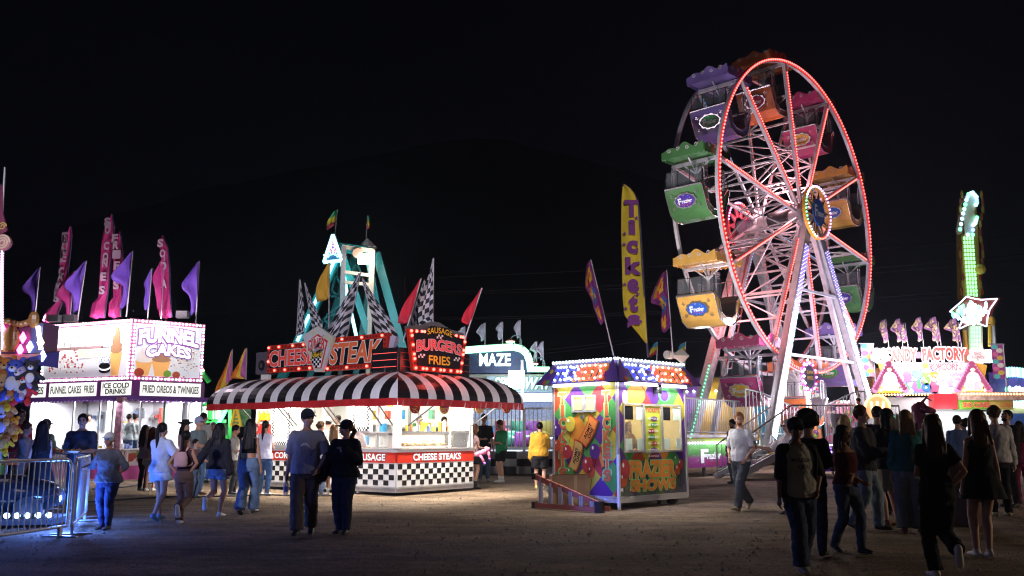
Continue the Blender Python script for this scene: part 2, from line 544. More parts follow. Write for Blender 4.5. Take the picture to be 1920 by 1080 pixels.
def star_disc(y, r, name, ringm, ma, mb_, face, leds, txt):
    b = MB(); n = 40
    for i in range(n):
        a0 = 2 * PI * i / n; a1 = 2 * PI * (i + 1) / n
        b.bar((r * math.cos(a0), y, WZ + r * math.sin(a0)), (r * math.cos(a1), y, WZ + r * math.sin(a1)), .12, .12, ringm, up=(0, 1, 0))
    d = b.build(name, wheel)
    for i in range(10):
        a = 2 * PI * i / 10 + .1; q = PI / 10
        b = MB(); pts = [(.42 * r * math.cos(a - q), WZ + .42 * r * math.sin(a - q)), (.98 * r * math.cos(a), WZ + .98 * r * math.sin(a)), (.42 * r * math.cos(a + q), WZ + .42 * r * math.sin(a + q))]
        b.poly(pts, y - .02, y + .03, ma if i % 2 else mb_)
        b.bar((pts[0][0], y - .03, pts[0][1]), (pts[1][0], y - .03, pts[1][1]), .03, .03, ringm)
        b.bar((pts[1][0], y - .03, pts[1][1]), (pts[2][0], y - .03, pts[2][1]), .03, .03, ringm)
        b.build('star_point', d)
    if face:
        b = MB(); b.disc(0, WZ, .5, .56, y - .10, y - .05, BLUEP, 28)
        text(b, 'F', -.36, -.16, WZ - .2, WZ + .28, y - .115, WHITE, .03)
        text(b, 'razier', -.13, .40, WZ - .16, WZ + .06, y - .115, WHITE, .03)
        text(b, 'SHOWS', -.12, .36, WZ - .27, WZ - .20, y - .115, RED, .01)
        rr = random.Random(3)
        for i in range(26):
            a = rr.random() * 6.28; q = .48 * math.sqrt(rr.random())
            b.disc(q * math.cos(a), WZ + q * 1.05 * math.sin(a), .010, .010, y - .106, y - .1, WHITE, 5)
        b.build('name_plate', d)
    b = MB()
    for i in range(44):
        a = 2 * PI * i / 44
        b.bulb(((r + .02) * math.cos(a), y - .09, WZ + (r + .02) * math.sin(a)), .045, leds[int(i * len(leds) / 44) % len(leds)])
    b.build('disc_light_ring', d)
star_disc(-.64, 1.05, 'front_hub_disc', GOLD, MAROON, paint((.45, .47, .46)), True,
          [LEDVIOLET, glow('led lilac', (.8, .6, 1), 5), LEDWHITE, LEDGREEN, glow('led warm', (1, .85, .6), 6), LEDREDHOT, LEDVIOLET], 1)
star_disc(2.85, 1.0, 'rear_hub_disc', paint((.8, .10, .12)), paint((.75, .12, .22)), paint((.7, .2, .3)), False, [LEDREDHOT, LEDVIOLET, LEDRED, LEDREDHOT], 0)
# legs: two A-frames
def leg(yt, yb, xb, zb, name='leg', w=.26, xt=0.0, zt=WZ):
    b = MB(); b.bar((xt, yt, zt), (xb, yb, zb), w, w, TRUSSW, up=(0, 1, 0)); return b.build(name, wheel)
lg = {}
for sx, xt in ((-1, -.12), (1, .12)):
    lg[sx] = leg(-.34, -.60, sx * 4.75, 1.0, xt=xt)
    leg(-.30, -.30, sx * 4.05, 1.0, w=.18, xt=-.05 * sx)
    leg(2.45, 2.6, sx * 4.75, 1.0, xt=xt, w=.34)
    leg(2.3, 2.2, sx * 3.9, 1.0, xt=0, w=.18)
# wide panels of white and violet points down the front legs
for sx in (-1, 1):
    A = Vector((sx * .12, -.34, WZ)); B_ = Vector((sx * 4.75, -.62, 1.0)); d = (B_ - A)
    side = Vector((d.z, 0, -d.x)).normalized()
    b = MB(); back = MB()
    u0, u1 = .16, .96
    back.bar(A.lerp(B_, u0 - .08) + Vector((0, -.15, 0)), A.lerp(B_, u1) + Vector((0, -.15, 0)), .36, .03, paint((.2, .22, .25)), up=(0, 1, 0))
    n = 84
    for i in range(n):
        u = u0 + (u1 - u0) * i / (n - 1)
        for j in range(4):
            q = A.lerp(B_, u) + side * ((j - 1.5) * .085) + Vector((0, -.20, 0))
            mm = LEDWHITE if u > .62 or (u > .1 and (i + j) % 5 == 0 and u > .4) else (glow('led lilac soft', (.62, .58, 1), 1.5) if (i + j) % 2 else glow('led violet dim', (.35, .25, 1), .8))
            if .45 < u < .58 and j % 2 == 0 and i % 2: mm = LEDGREEN
            b.bulb(q, .036, mm)
    back.build('light_panel', lg[sx]); b.build('leg_lights', lg[sx])
# teal points on the rear left leg, red glow strip, ladder
A = Vector((-.12, 2.45, WZ)); B_ = Vector((-4.75, 2.6, 1.0))
b = MB()
for i in range(60):
    q = A.lerp(B_, .1 + .88 * i / 59) + Vector((-.22, -.1, .0)); b.bulb(q, .035, LEDRED if i < 38 else LEDGREEN)
b.build('leg_lights', wheel)
A = Vector((.12, 2.45, WZ)); B_ = Vector((4.75, 2.6, 1.0)); b = MB()
for i in range(60): b.bulb(A.lerp(B_, .1 + .88 * i / 59) + Vector((-.2, -.22, 0)), .03, LEDRED if i % 9 else LEDBLUE)
b.build('leg_lights', wheel)
b = MB()
A = Vector((-.3, 2.1, WZ - .8)); B_ = Vector((-2.6, 2.1, 4.0))
for o in (-.18, .18): b.bar(A + Vector((o, 0, 0)), B_ + Vector((o, 0, 0)), .05, .05, paint((.45, .1, .1)))
for i in range(16):
    q = A.lerp(B_, i / 15); b.bar(q - Vector((.18, 0, 0)), q + Vector((.18, 0, 0)), .04, .04, TRUSSW)
b.build('ladder', wheel)
b = MB()
for z, x in ((7.0, 1.6), (4.4, 2.9)):
    for p, q in (((-x, -.5, z), (x, -.5, z)), ((-x, 2.5, z), (x, 2.5, z)), ((-x, -.5, z), (-x, 2.5, z)), ((x, -.5, z), (x, 2.5, z))): b.bar(p, q, .10, .10, TRUSSW); b.emit('leg_crossbar', wheel)
# lit medallion hung low between the front legs
b = MB(); cz = 3.55; cx = -2.35; y = -1.1
b.poly(star_pts(cx, cz, .62, 12, .78), y, y + .06, paint((.5, .1, .35)))
b.disc(cx, cz, .36, .42, y - .05, y - .01, mat('dark plate', (.02, .02, .03), .4), 22)
text(b, 'SUPER', cx - .26, cx + .26, cz + .1, cz + .22, y - .06, GOLD, .01); text(b, 'WHEEL', cx - .26, cx + .26, cz - .12, cz + .02, y - .06, GOLD, .01)
for i in range(24):
    a = 2 * PI * i / 24; rr_ = .62 if i % 2 else .5
    b.bulb((cx + rr_ * math.cos(a), y - .06, cz + rr_ * math.sin(a)), .05, LEDWHITE if 5 < i < 18 else (LEDRED if i % 2 else LEDVIOLET))
b.build('medallion', wheel)
b = MB(); b.tube((cx, y + .1, .9), (cx, y + .1, cz - .3), .06, TRUSSW); b.build('medallion_post', wheel)

CHROME = mat('chrome trim', (.75, .75, .78), .2, .9)
CLEAR = mat('clear plastic screen', (.55, .6, .65), .08, alpha=.13)
def wavy(x0, x1, zb, zt, n=24, amp=.10, scal=.05, ns=9):
    """outline with a waved crest and a scalloped lower edge, in x,z"""
    top = []
    for i in range(n + 1):
        u = i / n; c = abs(2 * u - 1)
        z = zt + amp * math.cos(u * 2 * PI * 2.5 + PI) * (.6) + .16 * math.exp(-((u - .5) / .13) ** 2)
        top.append((x0 + (x1 - x0) * u, z))
    bot = []
    for i in range(ns * 4 + 1):
        u = i / (ns * 4); bot.append((x1 + (x0 - x1) * u, zb - scal * abs(math.sin(u * PI * ns))))
    return top + bot
def gondola(k, col, badge, label, rider=None):
    a = PH + 36 * k
    P = wp(a, WR - .05, 0)
    body = paint(col, .25, 'gondola lacquer'); inner = mat('gondola inside', (.09, .08, .09), .6)
    T = Matrix.Translation((P.x, .07, P.z)) @ Matrix.Diagonal((.92, .93, .93, 1))
    g = MB(T)
    prof = [(-1.0, -1.22), (-.9, -1.12), (-.76, -1.16), (-.62, -1.42), (-.5, -1.9), (-.2, -2.08), (.2, -2.08), (.5, -1.9), (.62, -1.42), (.76, -1.16), (.9, -1.12), (1.0, -1.22), (.92, -1.45), (.62, -2.16), (.25, -2.36), (-.25, -2.36), (-.62, -2.16), (-.92, -1.45)]
    # concave profile: walls built as strips between the outer and the inner line
    out = [prof[0], prof[17], prof[16], prof[15], prof[14], prof[13], prof[12], prof[11]]
    inn = [prof[1], prof[3], prof[4], prof[5], prof[6], prof[7], prof[8], prof[10]]
    y0, y1 = .12, 1.78
    for (o0, i0), (o1, i1) in zip(zip(out, inn), zip(out[1:], inn[1:])):
        for y, fl in ((y0, 0), (y1, 1)):
            g.quad((o0[0], y, o0[1]), (o1[0], y, o1[1]), (i1[0], y, i1[1]), (i0[0], y, i0[1]), body)
        g.quad((o0[0], y0, o0[1]), (o0[0], y1, o0[1]), (o1[0], y1, o1[1]), (o1[0], y0, o1[1]), body)
        g.quad((i0[0], y0, i0[1]), (i1[0], y0, i1[1]), (i1[0], y1, i1[1]), (i0[0], y1, i0[1]), inner)
    for s_ in (0, -1):
        o0, i0 = out[s_], inn[s_]
        g.quad((o0[0], y0, o0[1]), (i0[0], y0, i0[1]), (i0[0], y1, i0[1]), (o0[0], y1, o0[1]), body)
    go = g.build('gondola', wheel)
    go['label'] = label
    c = MB(T)
    for y in (y0 - .015, y1 + .015):
        c.path([Vector((p[0], y, p[1])) for p in out], .022, CHROME, 5)
        c.path([Vector((p[0], y, p[1])) for p in inn], .022, CHROME, 5)
        for s_ in (-1, 1):
            c.T = T; scroll(c, s_ * .88, -1.27, .12, y - .01 if y < 1 else y + .01, CHROME, 1.2, .03, s_)
            scroll(c, s_ * .66, -1.9, .13, y - .01 if y < 1 else y + .01, CHROME, 1.1, .025, -s_)
            scroll(c, s_ * .36, -2.2, .09, y - .01 if y < 1 else y + .01, CHROME, 1.1, .02, s_)
    for x in (-1, 1): c.tube((x * 1.0, y0, -1.2), (x * 1.0, y1, -1.2), .05, CHROME, n=8)
    c.build('scroll_trim', go)
    # badge on both end panels
    for s_ in (-1, 1):
        p0 = Vector((s_ * .96, .95, -1.36)); p1 = Vector((s_ * .66, .95, -2.08))
        mid = (p0 + p1) / 2; up = (p0 - p1).normalized(); xx = Vector((0, -s_ * -1, 0)) if s_ < 0 else Vector((0, 1, 0))
        xx = Vector((0, -1, 0)) if s_ < 0 else Vector((0, 1, 0))
        nrm = xx.cross(up)
        M = Matrix((( xx.x, -nrm.x, up.x, mid.x + s_ * .05), (xx.y, -nrm.y, up.y, mid.y), (xx.z, -nrm.z, up.z, mid.z - .02), (0, 0, 0, 1)))
        bd = MB(T @ M); bm_ = paint(badge, .3)
        bd.poly([(.50 * (1 + .05 * math.cos(10 * t_)) * math.cos(t_), .30 * (1 + .07 * math.cos(10 * t_)) * math.sin(t_)) for t_ in [2 * PI * q / 50 for q in range(50)]], -.012, .01, CHROME)
        bd.disc(0, 0, .43, .25, -.03, -.012, bm_, 26)
        text(bd, 'F', -.30, -.16, -.12, .12, -.036, WHITE, .03); text(bd, 'razier', -.14, .32, -.09, .06, -.036, WHITE, .03)
        text(bd, 'SHOWS', -.24, .26, -.17, -.13, -.036, RED, .01)
        for q in range(14):
            t_ = q * 1.7; bd.disc(.36 * math.cos(t_) * (q % 3 + 2) / 4, .2 * math.sin(t_), .012, .012, -.034, -.03, WHITE, 5)
        for sx in (-1, 1):
            for sz in (-1, 1): scroll(bd, sx * .56, sz * .26, .08, -.012, CHROME, 1.2, .018, sx * sz)
        bd.build('badge', go)
    # canopy
    cn = MB(T); trim = mat('canopy scroll', (.75, .72, .72), .3, .3)
    for y, yy in ((-.02, .02), (1.92, -.02)):
        cn.poly(wavy(-.95, .95, .06, .40), y - .015, y + .015, body)
        for q in range(4): scroll(cn, -.62 + .42 * q, .36, .09, y - .03 if y < 1 else y + .03, trim, 1.3, .028, 1 if q % 2 else -1)
        cn.T = T
    Rt = Matrix.Rotation(-PI / 2, 4, 'Z')
    for s_ in (-1, 1):
        cn.T = T @ Matrix.Translation((s_ * .95, .95, 0)) @ (Rt if s_ < 0 else Matrix.Rotation(PI / 2, 4, 'Z'))
        cn.poly(wavy(-.95, .95, .06, .40), -.015, .015, body)
        for q in range(4): scroll(cn, -.62 + .42 * q, .36, .09, -.03, trim, 1.3, .028, 1 if q % 2 else -1)
    cn.T = T
    cn.add([(-.93, 0, .12), (.93, 0, .12), (.93, 1.9, .12), (-.93, 1.9, .12), (0, .95, .5)], [(0, 1, 4), (1, 2, 4), (2, 3, 4), (3, 0, 4), (3, 2, 1, 0)], body)
    cn.build('canopy', go)
    fr = MB(T)
    fr.bar((0, 0, 0), (0, 1.9, 0), .13, .13, TRUSSW)
    fr.bar((0, .95, 0), (0, .95, -2.0), .09, .09, TRUSSW)
    for y in (.35, 1.55): fr.bar((0, .95, -.5), (0, y, -.03), .06, .06, TRUSSW)
    fr.bar((0, .95, -.45), (-.55, .95, .08), .05, .05, TRUSSW); fr.bar((0, .95, -.45), (.55, .95, .08), .05, .05, TRUSSW)
    for s_ in (-1, 1):
        for i in range(4): fr.bar((s_ * .72, .16, -.40 - .07 * i), (s_ * .72 - s_ * .25, .16, -.40 - .07 * i), .02, .02, TRUSSW)
        for x in (.72, .47): fr.bar((s_ * x, .16, -.38), (s_ * x, .16, -1.2), .03, .03, TRUSSW)
    fr.build('hanger', go)
    ws = MB(T); zt = -.52
    for s_ in (-1, 1):
        ws.quad((s_ * .94, .14, -1.15), (s_ * .94, 1.76, -1.15), (s_ * .90, 1.76, zt), (s_ * .90, .14, zt), CLEAR)
        for y in (.15, 1.75):
            ws.quad((s_ * .94, y, -1.15), (s_ * .5, y, -1.25), (s_ * .5, y, zt), (s_ * .9, y, zt), CLEAR)
    ws.build('windscreen', go)
    mu = MB(T)
    for s_ in (-1, 1):
        for y in (.14, .68, 1.22, 1.76): mu.bar((s_ * .95, y, -1.15), (s_ * .91, y, zt), .025, .025, DARK)
        for y in (.14, 1.76):
            mu.bar((s_ * .5, y, -1.4), (s_ * .5, y, zt), .025, .025, DARK); mu.bar((s_ * .9, y, zt), (s_ * .5, y, zt), .02, .02, DARK)
        mu.bar((s_ * .91, .14, zt), (s_ * .91, 1.76, zt), .02, .02, DARK)
    mu.build('screen_frame', go)
    return P
GC = {'green': (.07, .20, .065), 'purple': (.20, .14, .40), 'orange': (.62, .17, .05), 'magenta': (.50, .06, .20), 'yellow': (.66, .38, .09)}
GB = {'green': (.06, .03, .30), 'purple': (.02, .28, .06), 'orange': (.5, .02, .08), 'magenta': (.75, .45, .05), 'yellow': (.02, .10, .50)}
# counted clockwise from the left: angles 170 134 98 62 26 350 314 278 242 206
order = [(4, 'green', 'green gondola at the far left of the wheel'), (3, 'purple', 'purple gondola at the upper left, beside the highest one'), (2, 'orange', 'orange gondola at the very top of the wheel'),
         (1, 'magenta', 'magenta gondola at the upper right'), (0, 'yellow', 'yellow gondola at the right behind the hub disc'), (9, 'green', 'green gondola at the far right, lower down'),
         (8, 'purple', 'purple gondola low on the right with a rider'), (7, 'orange', 'orange gondola at the very bottom of the wheel'), (6, 'magenta', 'magenta gondola at the loading platform with a rider in a white cap'), (5, 'yellow', 'yellow and cream gondola at the lower left')]
GP = {}
for k, c, lb in order: GP[k] = gondola(k, GC[c], GB[c], lb)

def wheel_lamps():
    W = Matrix.Translation((WC[0], WC[1], 0)) @ Matrix.Rotation(WA, 4, 'Z')
    def L(p, e, c, s=.5): lamp('POINT', W @ Vector(p), e, c, s)
    L((0, .95, WZ + 1.2), 480, (1, .50, .55), .6)
    L((-2.6, -1.6, 5.4), 560, (.85, .75, 1), .5)
    L((2.6, -1.6, 5.2), 560, (.80, .74, 1), .5)
    L((-3.4, 1.6, 6.5), 300, (1, .35, .35), .5)
    L((0, -.6, 2.5), 420, (1, .8, .9), .5)
    lamp('SPOT', (2.5, 24, 5), 2600, (.95, .86, 1), .3, target=W @ Vector((-1.5, 0, 15.5)), spot=34)  # added spot in mid-air, lifts the upper gondolas
    L((-4.1, -1.5, 3.0), 420, (.9, .9, 1), .3); L((4.1, -1.5, 3.0), 420, (.9, .9, 1), .3)
    # added flood in the open before the wheel, as the gondolas' near sides are lit from below left
    lamp('SPOT', (3.5, 27.5, 3.2), 2500, (1, .90, .92), .25, target=W @ Vector((-1.5, 0, 13)), spot=62)
wheel_lamps()
# ================================================================ DINER STAND
def corner(px, py, rdeg):
    g = G(px, py)
    root_T = frame((g.x, g.y, 0), R(rdeg))
    return g, root_T
def bulb_parts(parent, pts, r, mats, name='bulb', T=None):
    """every bulb an object of its own, sharing one mesh"""
    cache = {}
    for i, p in enumerate(pts):
        m = mats[i % len(mats)]
        if m not in cache:
            b = MB(); b.ball((0, 0, 0), r, m, n=6, k=4)
            o = b.build(name, parent); cache[m] = o
        else:
            o = cache[m].copy(); COL.objects.link(o); o.parent = parent
        q = (T @ Vector(p)) if T else Vector(p)
        o.location = q
def around(x0, x1, z0, z1, n1, n2, y):
    p = [(x0 + (x1 - x0) * i / n1, y, z1) for i in range(n1 + 1)] + [(x1, y, z1 - (z1 - z0) * i / n2) for i in range(1, n2 + 1)]
    p += [(x1 - (x1 - x0) * i / n1, y, z0) for i in range(1, n1 + 1)] + [(x0, y, z0 + (z1 - z0) * i / n2) for i in range(1, n2)]
    return p
def rectf(b, T, px0, py0, px1, py1, m, y0=-.02, y1=0.0):
    xa, _ = onf(T, px0, (py0 + py1) / 2); xb, _ = onf(T, px1, (py0 + py1) / 2)
    _, za = onf(T, (px0 + px1) / 2, py1); _, zb = onf(T, (px0 + px1) / 2, py0)
    b.box(xa, xb, y0, y1, za, zb, m)
    return xa, xb, za, zb
def checks(b, x0, x1, z0, z1, nx, nz, y, m, ph=0):
    dx = (x1 - x0) / nx; dz = (z1 - z0) / nz
    for i in range(nx):
        for j in range(nz):
            if (i + j + ph) % 2 == 0:
                b.box(x0 + i * dx + .004, x0 + (i + 1) * dx - .004, y - .003, y, z0 + j * dz + .004, z0 + (j + 1) * dz - .004, m)

PANELW = mat('white trailer panel', (.72, .72, .70), .35, bump=.05, bscale=9, var=.08, vscale=1.5)
INNERW = mat('bright inner wall', (.86, .84, .80), .5)
REDBAND = paint((.55, .035, .02), .3)
BLK = mat('black gloss', (.015, .015, .018), .25)
GLASSM = mat('window glass', (.8, .85, .9), .05, alpha=.10)
LETW = mat('white lettering', (.80, .80, .80), .4)
YEL = mat('yellow print', (.80, .52, .02), .4)
REDP = mat('red print', (.62, .04, .03), .4)
NAVY = mat('navy outline', (.02, .02, .10), .4)
BULBR = glow('bulb red', (1, .10, .07), 7); BULBD = mat('bulb unlit red', (.25, .02, .02), .2)
BULBW = glow('bulb white', (.9, .93, 1), 9); BULBP = glow('bulb pink', (1, .45, .6), 6); BULBG = glow('bulb mint', (.3, 1, .6), 6)

def diner():
    g = G(742, 930); rd = 52.0
    root = thing('diner_stand', 'cheese steak food stand with striped awning and black and white chequered counter', 'food stand', (g.x, g.y, 0), R(rd))
    W, D = 2.80, 5.50
    TR = Matrix.Identity(4)                              # right face, local
    TL = frame((0, D, 0), -PI / 2)                       # left face, local (x runs towards the corner)
    RM = ROOTM[root.name]
    WR_, WL_ = RM @ TR, RM @ TL
    HR = 2.92
    z_sk = .10; z_c0 = .20
    zr = lambda py: onf(WR_, 815, py)[1]
    zc1, zb1, zcn, zsh = zr(866), zr(847), zr(842), zr(811)
    # body: walls with real openings
    b = MB()
    for T, L, nx in ((TL, D, 30), (TR, W, 15)):
        b.T = T
        b.box(0.0, L, -.02, .05, z_c0, zc1, PANELW)
        b.box(0.0, L, -.028, .05, zc1, zb1, REDBAND)
        b.box(0.0, L, -.02, .05, zb1, zcn, PANELW)
        b.box(0.0, L, -.06, .35, zcn, zcn + .03, ALU)
        b.box(0, L, -.03, .04, z_sk - .03, z_c0, ALU)
        for q in (.13, .16): b.box(0, L, -.037, -.03, q, q + .008, STEEL)
    b.T = Matrix.Identity(4)
    b.box(.0, W, 0, D, HR - .06, HR, PANELW)
    b.box(.05, W - .05, .05, D - .05, .28, .32, DARK)
    b.box(W - .05, W, 0, D, .1, HR, PANELW)              # far walls
    b.box(0, W, D - .05, D, .1, HR, PANELW)
    b.box(.02, W - .05, .06, D - .05, HR - .09, HR - .07, INNERW)
    b.build('wall', root)
    b = MB(TL); checks(b, .06, D - .05, z_c0 + .03, zc1 - .02, 30, 4, -.021, BLK)
    b.T = TR; checks(b, .03, W - .02, z_c0 + .03, zc1 - .02, 18, 4, -.021, BLK, 1)
    b.build('chequered_panel', root)
    b = MB(TR); x0, x1, z0, z1 = *[onf(WR_, p, 857)[0] for p in (773, 862)], zc1 + .05, zb1 - .04
    text(b, 'CHEESE STEAKS', x0, x1, z0, z1, -.032, LETW, .03, outline=NAVY, oo=.06)
    b.T = TL
    xs = [onf(WL_, p, 857)[0] for p in (517, 600, 655, 724)]
    text(b, 'CORN DOGS', xs[0], xs[0] + 1.5, z0, z1, -.032, LETW, .03, outline=NAVY, oo=.06)
    text(b, 'SAUSAGE', xs[2] + .22, xs[3], z0, z1, -.032, LETW, .03, outline=NAVY, oo=.06)
    b.build('counter_lettering', root)
    # interior
    b = MB()
    b.box(W - .32, W - .06, .4, D - .4, .32, 1.1, STEEL)
    b.box(W - .09, W - .06, .06, D - .06, .32, HR - .1, INNERW)
    b.box(.06, W - .06, D - .09, D - .06, .32, HR - .1, INNERW)
    b.box(1.75, 1.80, 1.3, 1.36, .32, HR - .1, STEEL)
    b.box(W - .5, W - .12, 1.0, 2.6, 1.6, 1.63, ALU); b.box(W - .5, W - .12, 3.0, 5.0, 1.7, 1.73, ALU)
    b.build('interior_fittings', root)
    rr = random.Random(5)
    # things on the shelf and counter inside
    cols = [(.7, .1, .05), (.75, .5, .05), (.8, .8, .8), (.1, .15, .5), (.3, .12, .05), (.8, .75, .6), (.2, .4, .15)]
    b = MB(); b.T = TR
    for i in range(13):
        x = .15 + i * .2 + rr.uniform(-.03, .03); h = rr.uniform(.12, .26); r = rr.uniform(.03, .07); c = paint(cols[rr.randrange(7)], .3)
        if i == 4: continue
        b.tube((x, .24, zsh + .03), (x, .24, zsh + .03 + h), r, c, n=10); b.tube((x, .24, zsh + .03 + h), (x, .24, zsh + .07 + h), r * .5, LETW, r * .3, 8); b.emit('condiment_bottle', root)
    b = MB(); b.T = TR
    b.box(.12, W - .1, .02, .42, zsh - .02, zsh + .03, STEEL)
    b.box(.12, W - .1, .40, .43, zcn + .03, zsh, INNERW)
    for x in (.1, 1.92, W - .1): b.box(x - .025, x + .025, .0, .05, zcn + .03, HR - .3, ALU)
    for x in (.75, 1.3): b.box(x - .01, x + .01, .0, .02, zsh + .03, HR - .3, STEEL)
    b.box(1.95, W - .12, .03, .05, zsh + .05, HR - .35, INNERW)
    food = mat('fried food', (.62, .34, .10), .7, bump=1, bscale=22, var=.4, vscale=12)
    b.box(.2, W - .7, .10, .36, zcn + .05, zcn + .08, ALU)
    bb = MB(); bb.T = TR
    for i in range(26): bb.ball((.28 + i * .065, .22 + .05 * math.sin(i * 2.3), zcn + .11 + .02 * math.sin(i * 5)), .06, food, (1.3, .9, .7), 8, 5)
    b.box(W - .68, W - .15, .08, .38, zcn + .04, zsh - .04, DARK)
    b.build('glass_case_frame', root)
    bb.build('fried_food', root)
    b = MB(); b.T = TR
    b.quad((.12, -.005, zcn + .03), (W - .1, -.005, zcn + .03), (W - .1, -.005, zsh - .02), (.12, -.005, zsh - .02), GLASSM)
    b.T = TL
    xl = onf(WL_, 668, 800)[0]
    b.quad((xl, -.005, zcn + .03), (D - .1, -.005, zcn + .03), (D - .1, -.005, zsh), (xl, -.005, zsh), GLASSM)
    b.build('glass', root)
    # left face: wall panel, menus, window frames
    b = MB(TL)
    fx = lambda px, py=790: onf(WL_, px, py)[0]
    x480, x512, x547, x568, x606, x655, x664, x694 = [fx(p) for p in (480, 511, 546, 566, 606, 652, 664, 694)]
    b.box(0.0, x568, -.01, .05, zcn + .03, HR - .1, PANELW)
    b.box(x655, x694 + .05, -.01, .05, zsh, HR - .1, PANELW)
    for x in (x568, x606, x655, x694 + .25, D - .06): b.box(x - .03, x + .03, -.02, .05, zcn + .03, HR - .1, ALU)
    b.box(x694, D - .06, -.03, .3, zsh - .02, zsh + .02, ALU)
    b.build('front_panel', root)
    b = MB(TL)
    cub = [(.05, .35, .7), (.75, .1, .05), (.8, .6, .05), (.1, .5, .2), (.8, .8, .8)]
    for i in range(22):
        x = x568 + .1 + (D - x568 - .5) * i / 22; zz = 1.15 + .35 * (i % 4); c = paint(cub[i % 5], .4)
        b.box(x, x + .14, 2.1 - .02 * (i % 3), 2.2, zz, zz + .24, c); b.emit('stock_box', root)
    b = MB(TL)
    text(b, "Julie's", x480 + .12, x512 - .08, Z(790, 24) - .02, Z(768, 24), -.03, YEL, .03, outline=REDP, oo=.07, sp=.9)
    text(b, 'DINER', x480 + .02, x512, Z(813, 24), Z(791, 24) - .05, -.03, REDP, .04, outline=BLK, oo=.07)
    b.build('name_lettering', root)
    for xa, xb, pa, pb in ((x512 + .04, x547, 756, 835), (x664, x694, 756, 808)):
        b = MB(TL); zt = min(HR - .2, Z(pa, 23.5) + .12); zb_ = Z(pb, 23.5)
        b.box(xa, xb, -.035, -.012, zb_, zt, LETW)
        n = int((zt - zb_) / .045); w = .045
        for i in range(n):
            for xx in (xa, xb - 2 * w):
                b.box(xx + (i % 2) * w, xx + (i % 2 + 1) * w, -.038, -.036, zb_ + i * w, zb_ + (i + 1) * w, BLK)
        k = int((xb - xa) / w)
        for i in range(k):
            for zz in (zb_, zt - 2 * w): b.box(xa + i * w, xa + (i + 1) * w, -.0381, -.0361, zz + (i % 2) * w, zz + (i % 2 + 1) * w, BLK)
        ink = mat('menu ink', (.2, .2, .22), .6); rr2 = random.Random(int(xa * 100))
        zz = zt - .16
        while zz > zb_ + .14:
            if rr2.random() < .75:
                L = rr2.uniform(.35, .6) * (xb - xa - .24)
                b.box(xa + .14, xa + .14 + L, -.038, -.036, zz, zz + .018, ink if rr2.random() < .8 else YEL)
                b.box(xb - .2, xb - .13, -.038, -.036, zz, zz + .018, ink)
            zz -= .05
        b.build('menu_board', root)
    b = MB(TL)
    b.ball((x606 - .1, -.3, 2.0), .11, mat('black cap', (.03, .03, .03), .8), (1, .8, 1.25))
    b.tube((x606 - .1, -.3, 2.1), (x606 - .1, -.3, 2.25), .01, DARK)
    b.build('hanging_cap', root)
    # corner post and struts
    b = MB(); b.tube((-.0, -.0, zcn), (0, 0, HR - .4), .001, WHITE)
    cp = RM.inverted() @ Q(741, 800, 21.3)
    b.box(-.09, .06, -.09, .06, zcn + .03, 2.7, WHITE)
    b.build('corner_post', root)
    OH = .95; ZA = 2.25; ZD = .16
    b = MB()
    for T, L in ((TL, D), (TR, W)):
        b.T = T
        for x in ([.12, L * .30, L * .33, L * .62, L * .65, L - .5, L - .12] if T is TL else [.35, L - .1]):
            b.bar((x, -.02, 2.0 - .35), (x + .25, -OH + .05, ZA + .03), .025, .025, DARK); b.emit('awning_strut', root)
    # awning: a quarter-round hood, black and white stripes, red valance
    aw = MB(); vl = MB()
    white = mat('awning white', (.82, .80, .82), .5, bump=.12, bscale=5, var=.1); blackv = mat('awning black', (.012, .012, .014), .28, bump=.25, bscale=5)
    redv = mat('awning red', (.60, .03, .035), .35, bump=.3, bscale=4, var=.25)
    ns = 10; H_ = HR + .02 - ZA
    def prof(k):
        a = PI / 2 * k / ns
        return OH * (1 - math.sin(a)) , ZA + H_ * math.cos(a)      # distance out, height
    pr = []
    for k in range(ns + 1):
        a = PI / 2 * k / ns
        pr.append((OH * math.sin(a) ** 1.25, ZA + H_ * math.cos(a) ** .95))
    def strips(T, L, per, frac, l_ext, r_ext, ph=0):
        """hood along a face of length L, mitred at the ends by the outward distance"""
        x = -OH; e = []
        xs = []
        k = 0; x = -OH + ph
        edges = [(-OH, None)]
        while x < L + OH:
            edges.append((x, 1)); edges.append((x + per * frac, 0)); x += per
        edges = [q for q in edges if q[0] <= L + OH] + [(L + OH, None)]
        col = False
        for (xa, ca), (xb, cb) in zip(edges, edges[1:]):
            if xb - xa < 1e-4: continue
            iswhite = (ca == 1)
            m = white if iswhite else blackv
            nn = max(1, int((xb - xa) / .12))
            for q in range(nn):
                ua = xa + (xb - xa) * q / nn; ub = xa + (xb - xa) * (q + 1) / nn
                for i in range(ns):
                    (d0, z0), (d1, z1) = pr[i], pr[i + 1]
                    # mitre: at distance d the hood runs from -d to L+d
                    def cx(u, d): 
                        t = (u + OH) / (L + 2 * OH)
                        return min(L + d, max(-d, u))
                    a0, a1, b0, b1 = cx(ua, d0), cx(ub, d0), cx(ua, d1), cx(ub, d1)
                    if a1 - a0 < 1e-5 and b1 - b0 < 1e-5: continue
                    sag = 0
                    aw.T = T
                    aw.quad((b0, -d1, z1), (b1, -d1, z1), (a1, -d0, z0), (a0, -d0, z0), m)
        vl.T = T
        n = int((L + 2 * OH) / .1)
